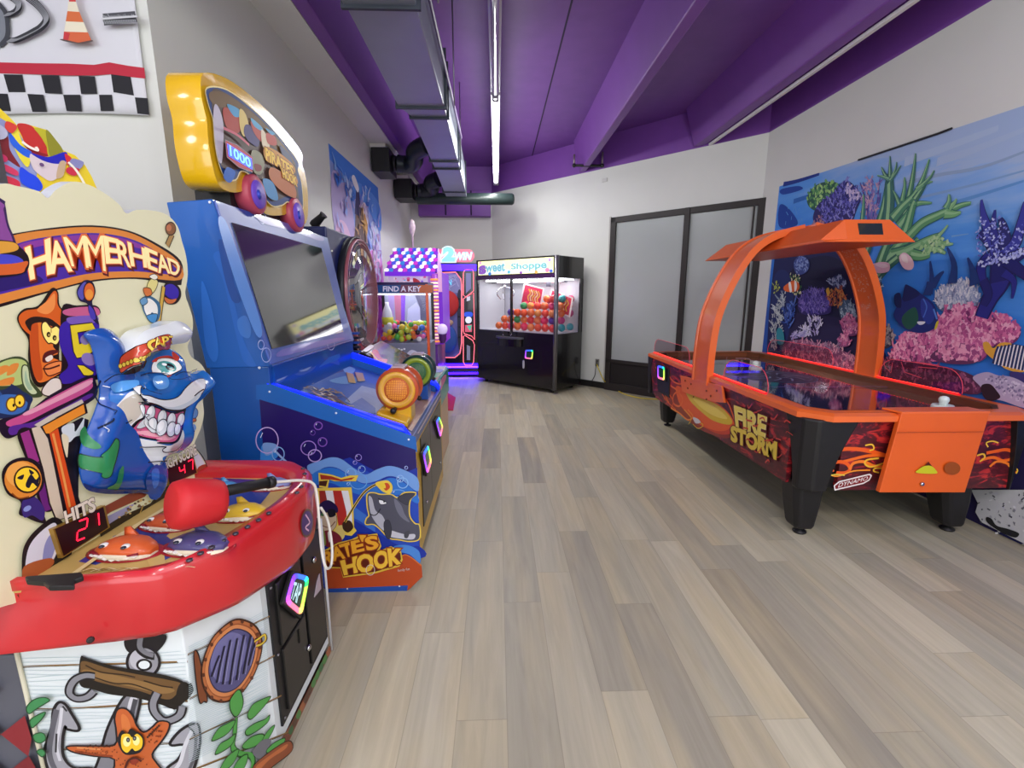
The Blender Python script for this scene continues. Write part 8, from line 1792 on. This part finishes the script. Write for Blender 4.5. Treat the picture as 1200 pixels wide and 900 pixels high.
# cables
q0 = p + ND * .02 + V((0, 0, .02)); fl = lambda px, py: onZ(px, py, .008)
pts = [q0, q0 + ND * .05 + V((0, 0, -.06)), A.at((697, 438), .02), A.at((696, 446), .03)]
pl = A.at((693, 452), .03)
b = MB(); b.tube([V(x) for x in spl([tuple(q0), tuple(A.at((698, 432), .045)), tuple(A.at((697, 440), .03)), tuple(A.at((693, 448), .03)), (pl.x, pl.y, .02)], False, 6)], .006, BLK, 6); set_tags(b.build('power_cord'), 'black power cord hanging from the wall socket behind the claw machine', 'cord')
b = MB(); c0 = p + ND * .02 - V((0, 0, .02)); path = [tuple(c0), tuple(A.at((703, 436), .05)), tuple(A.at((708, 446), .09))]
for px, py in ((716, 452.5), (724, 458), (734, 462.5), (748, 466), (762, 467.5), (776, 468)): path.append(tuple(fl(px, py)))
b.tube([V(x) for x in spl(path, False, 6)], .008, mat('#d8c43c', .5), 6); set_tags(b.build('extension_cord'), 'yellow extension cord running from the wall socket towards the hockey table', 'cord')
# switch plate high on the slanted wall
pz = A.at((709, 211), 0); t2 = slab(pz, .09, .05, .01, mat('#c9c7c3', .5), 'wall_plate', None); set_tags(t2, 'small blank plate high on the slanted white wall', 'wall plate')
# ------------------------------------------------------------------ lights
def area(name, loc, rot, sx, sy, power, col=(1, 1, 1)):
    l = bpy.data.lights.new(name, 'AREA'); l.shape = 'RECTANGLE'; l.size = sx; l.size_y = sy; l.energy = power; l.color = col
    o = bpy.data.objects.new(name, l); COL.objects.link(o); o.location = loc; o.rotation_euler = rot; return o
def point(loc, power, r=.12, col=(.97, 1, .95)):
    l = bpy.data.lights.new('tube_or_fill', 'POINT'); l.energy = power; l.shadow_soft_size = r; l.color = col
    o = bpy.data.objects.new('tube_or_fill', l); COL.objects.link(o); o.location = loc
area('tube_glow', (0, 6.35, 3.25), (0, 0, 0), 0.08, 3.1, 40, (1, .98, .97))
for y in (5.1, 5.9, 6.7, 7.5): point((0, y, 3.2), 13, .05)
for x, y, p in ((2.1, .9, 50), (-.9, .9, 22), (0, -.6, 62), (0, -3.0, 60), (-2.8, -.4, 45), (-2.8, -3.0, 40), (2.0, -1.2, 90)): point((x, y, 3.1), p, .25)  # unseen overhead fill lights, added to brighten the walls
area('shop_light', (0.9, -1.6, 3.3), (0, 0, 0), 2.2, 3.4, 60, (1, .98, .95))
area('window_daylight', (-0.7, -4.8, 1.7), (PI / 2, 0, 0), 6.5, 2.4, 170, (.93, .97, 1))
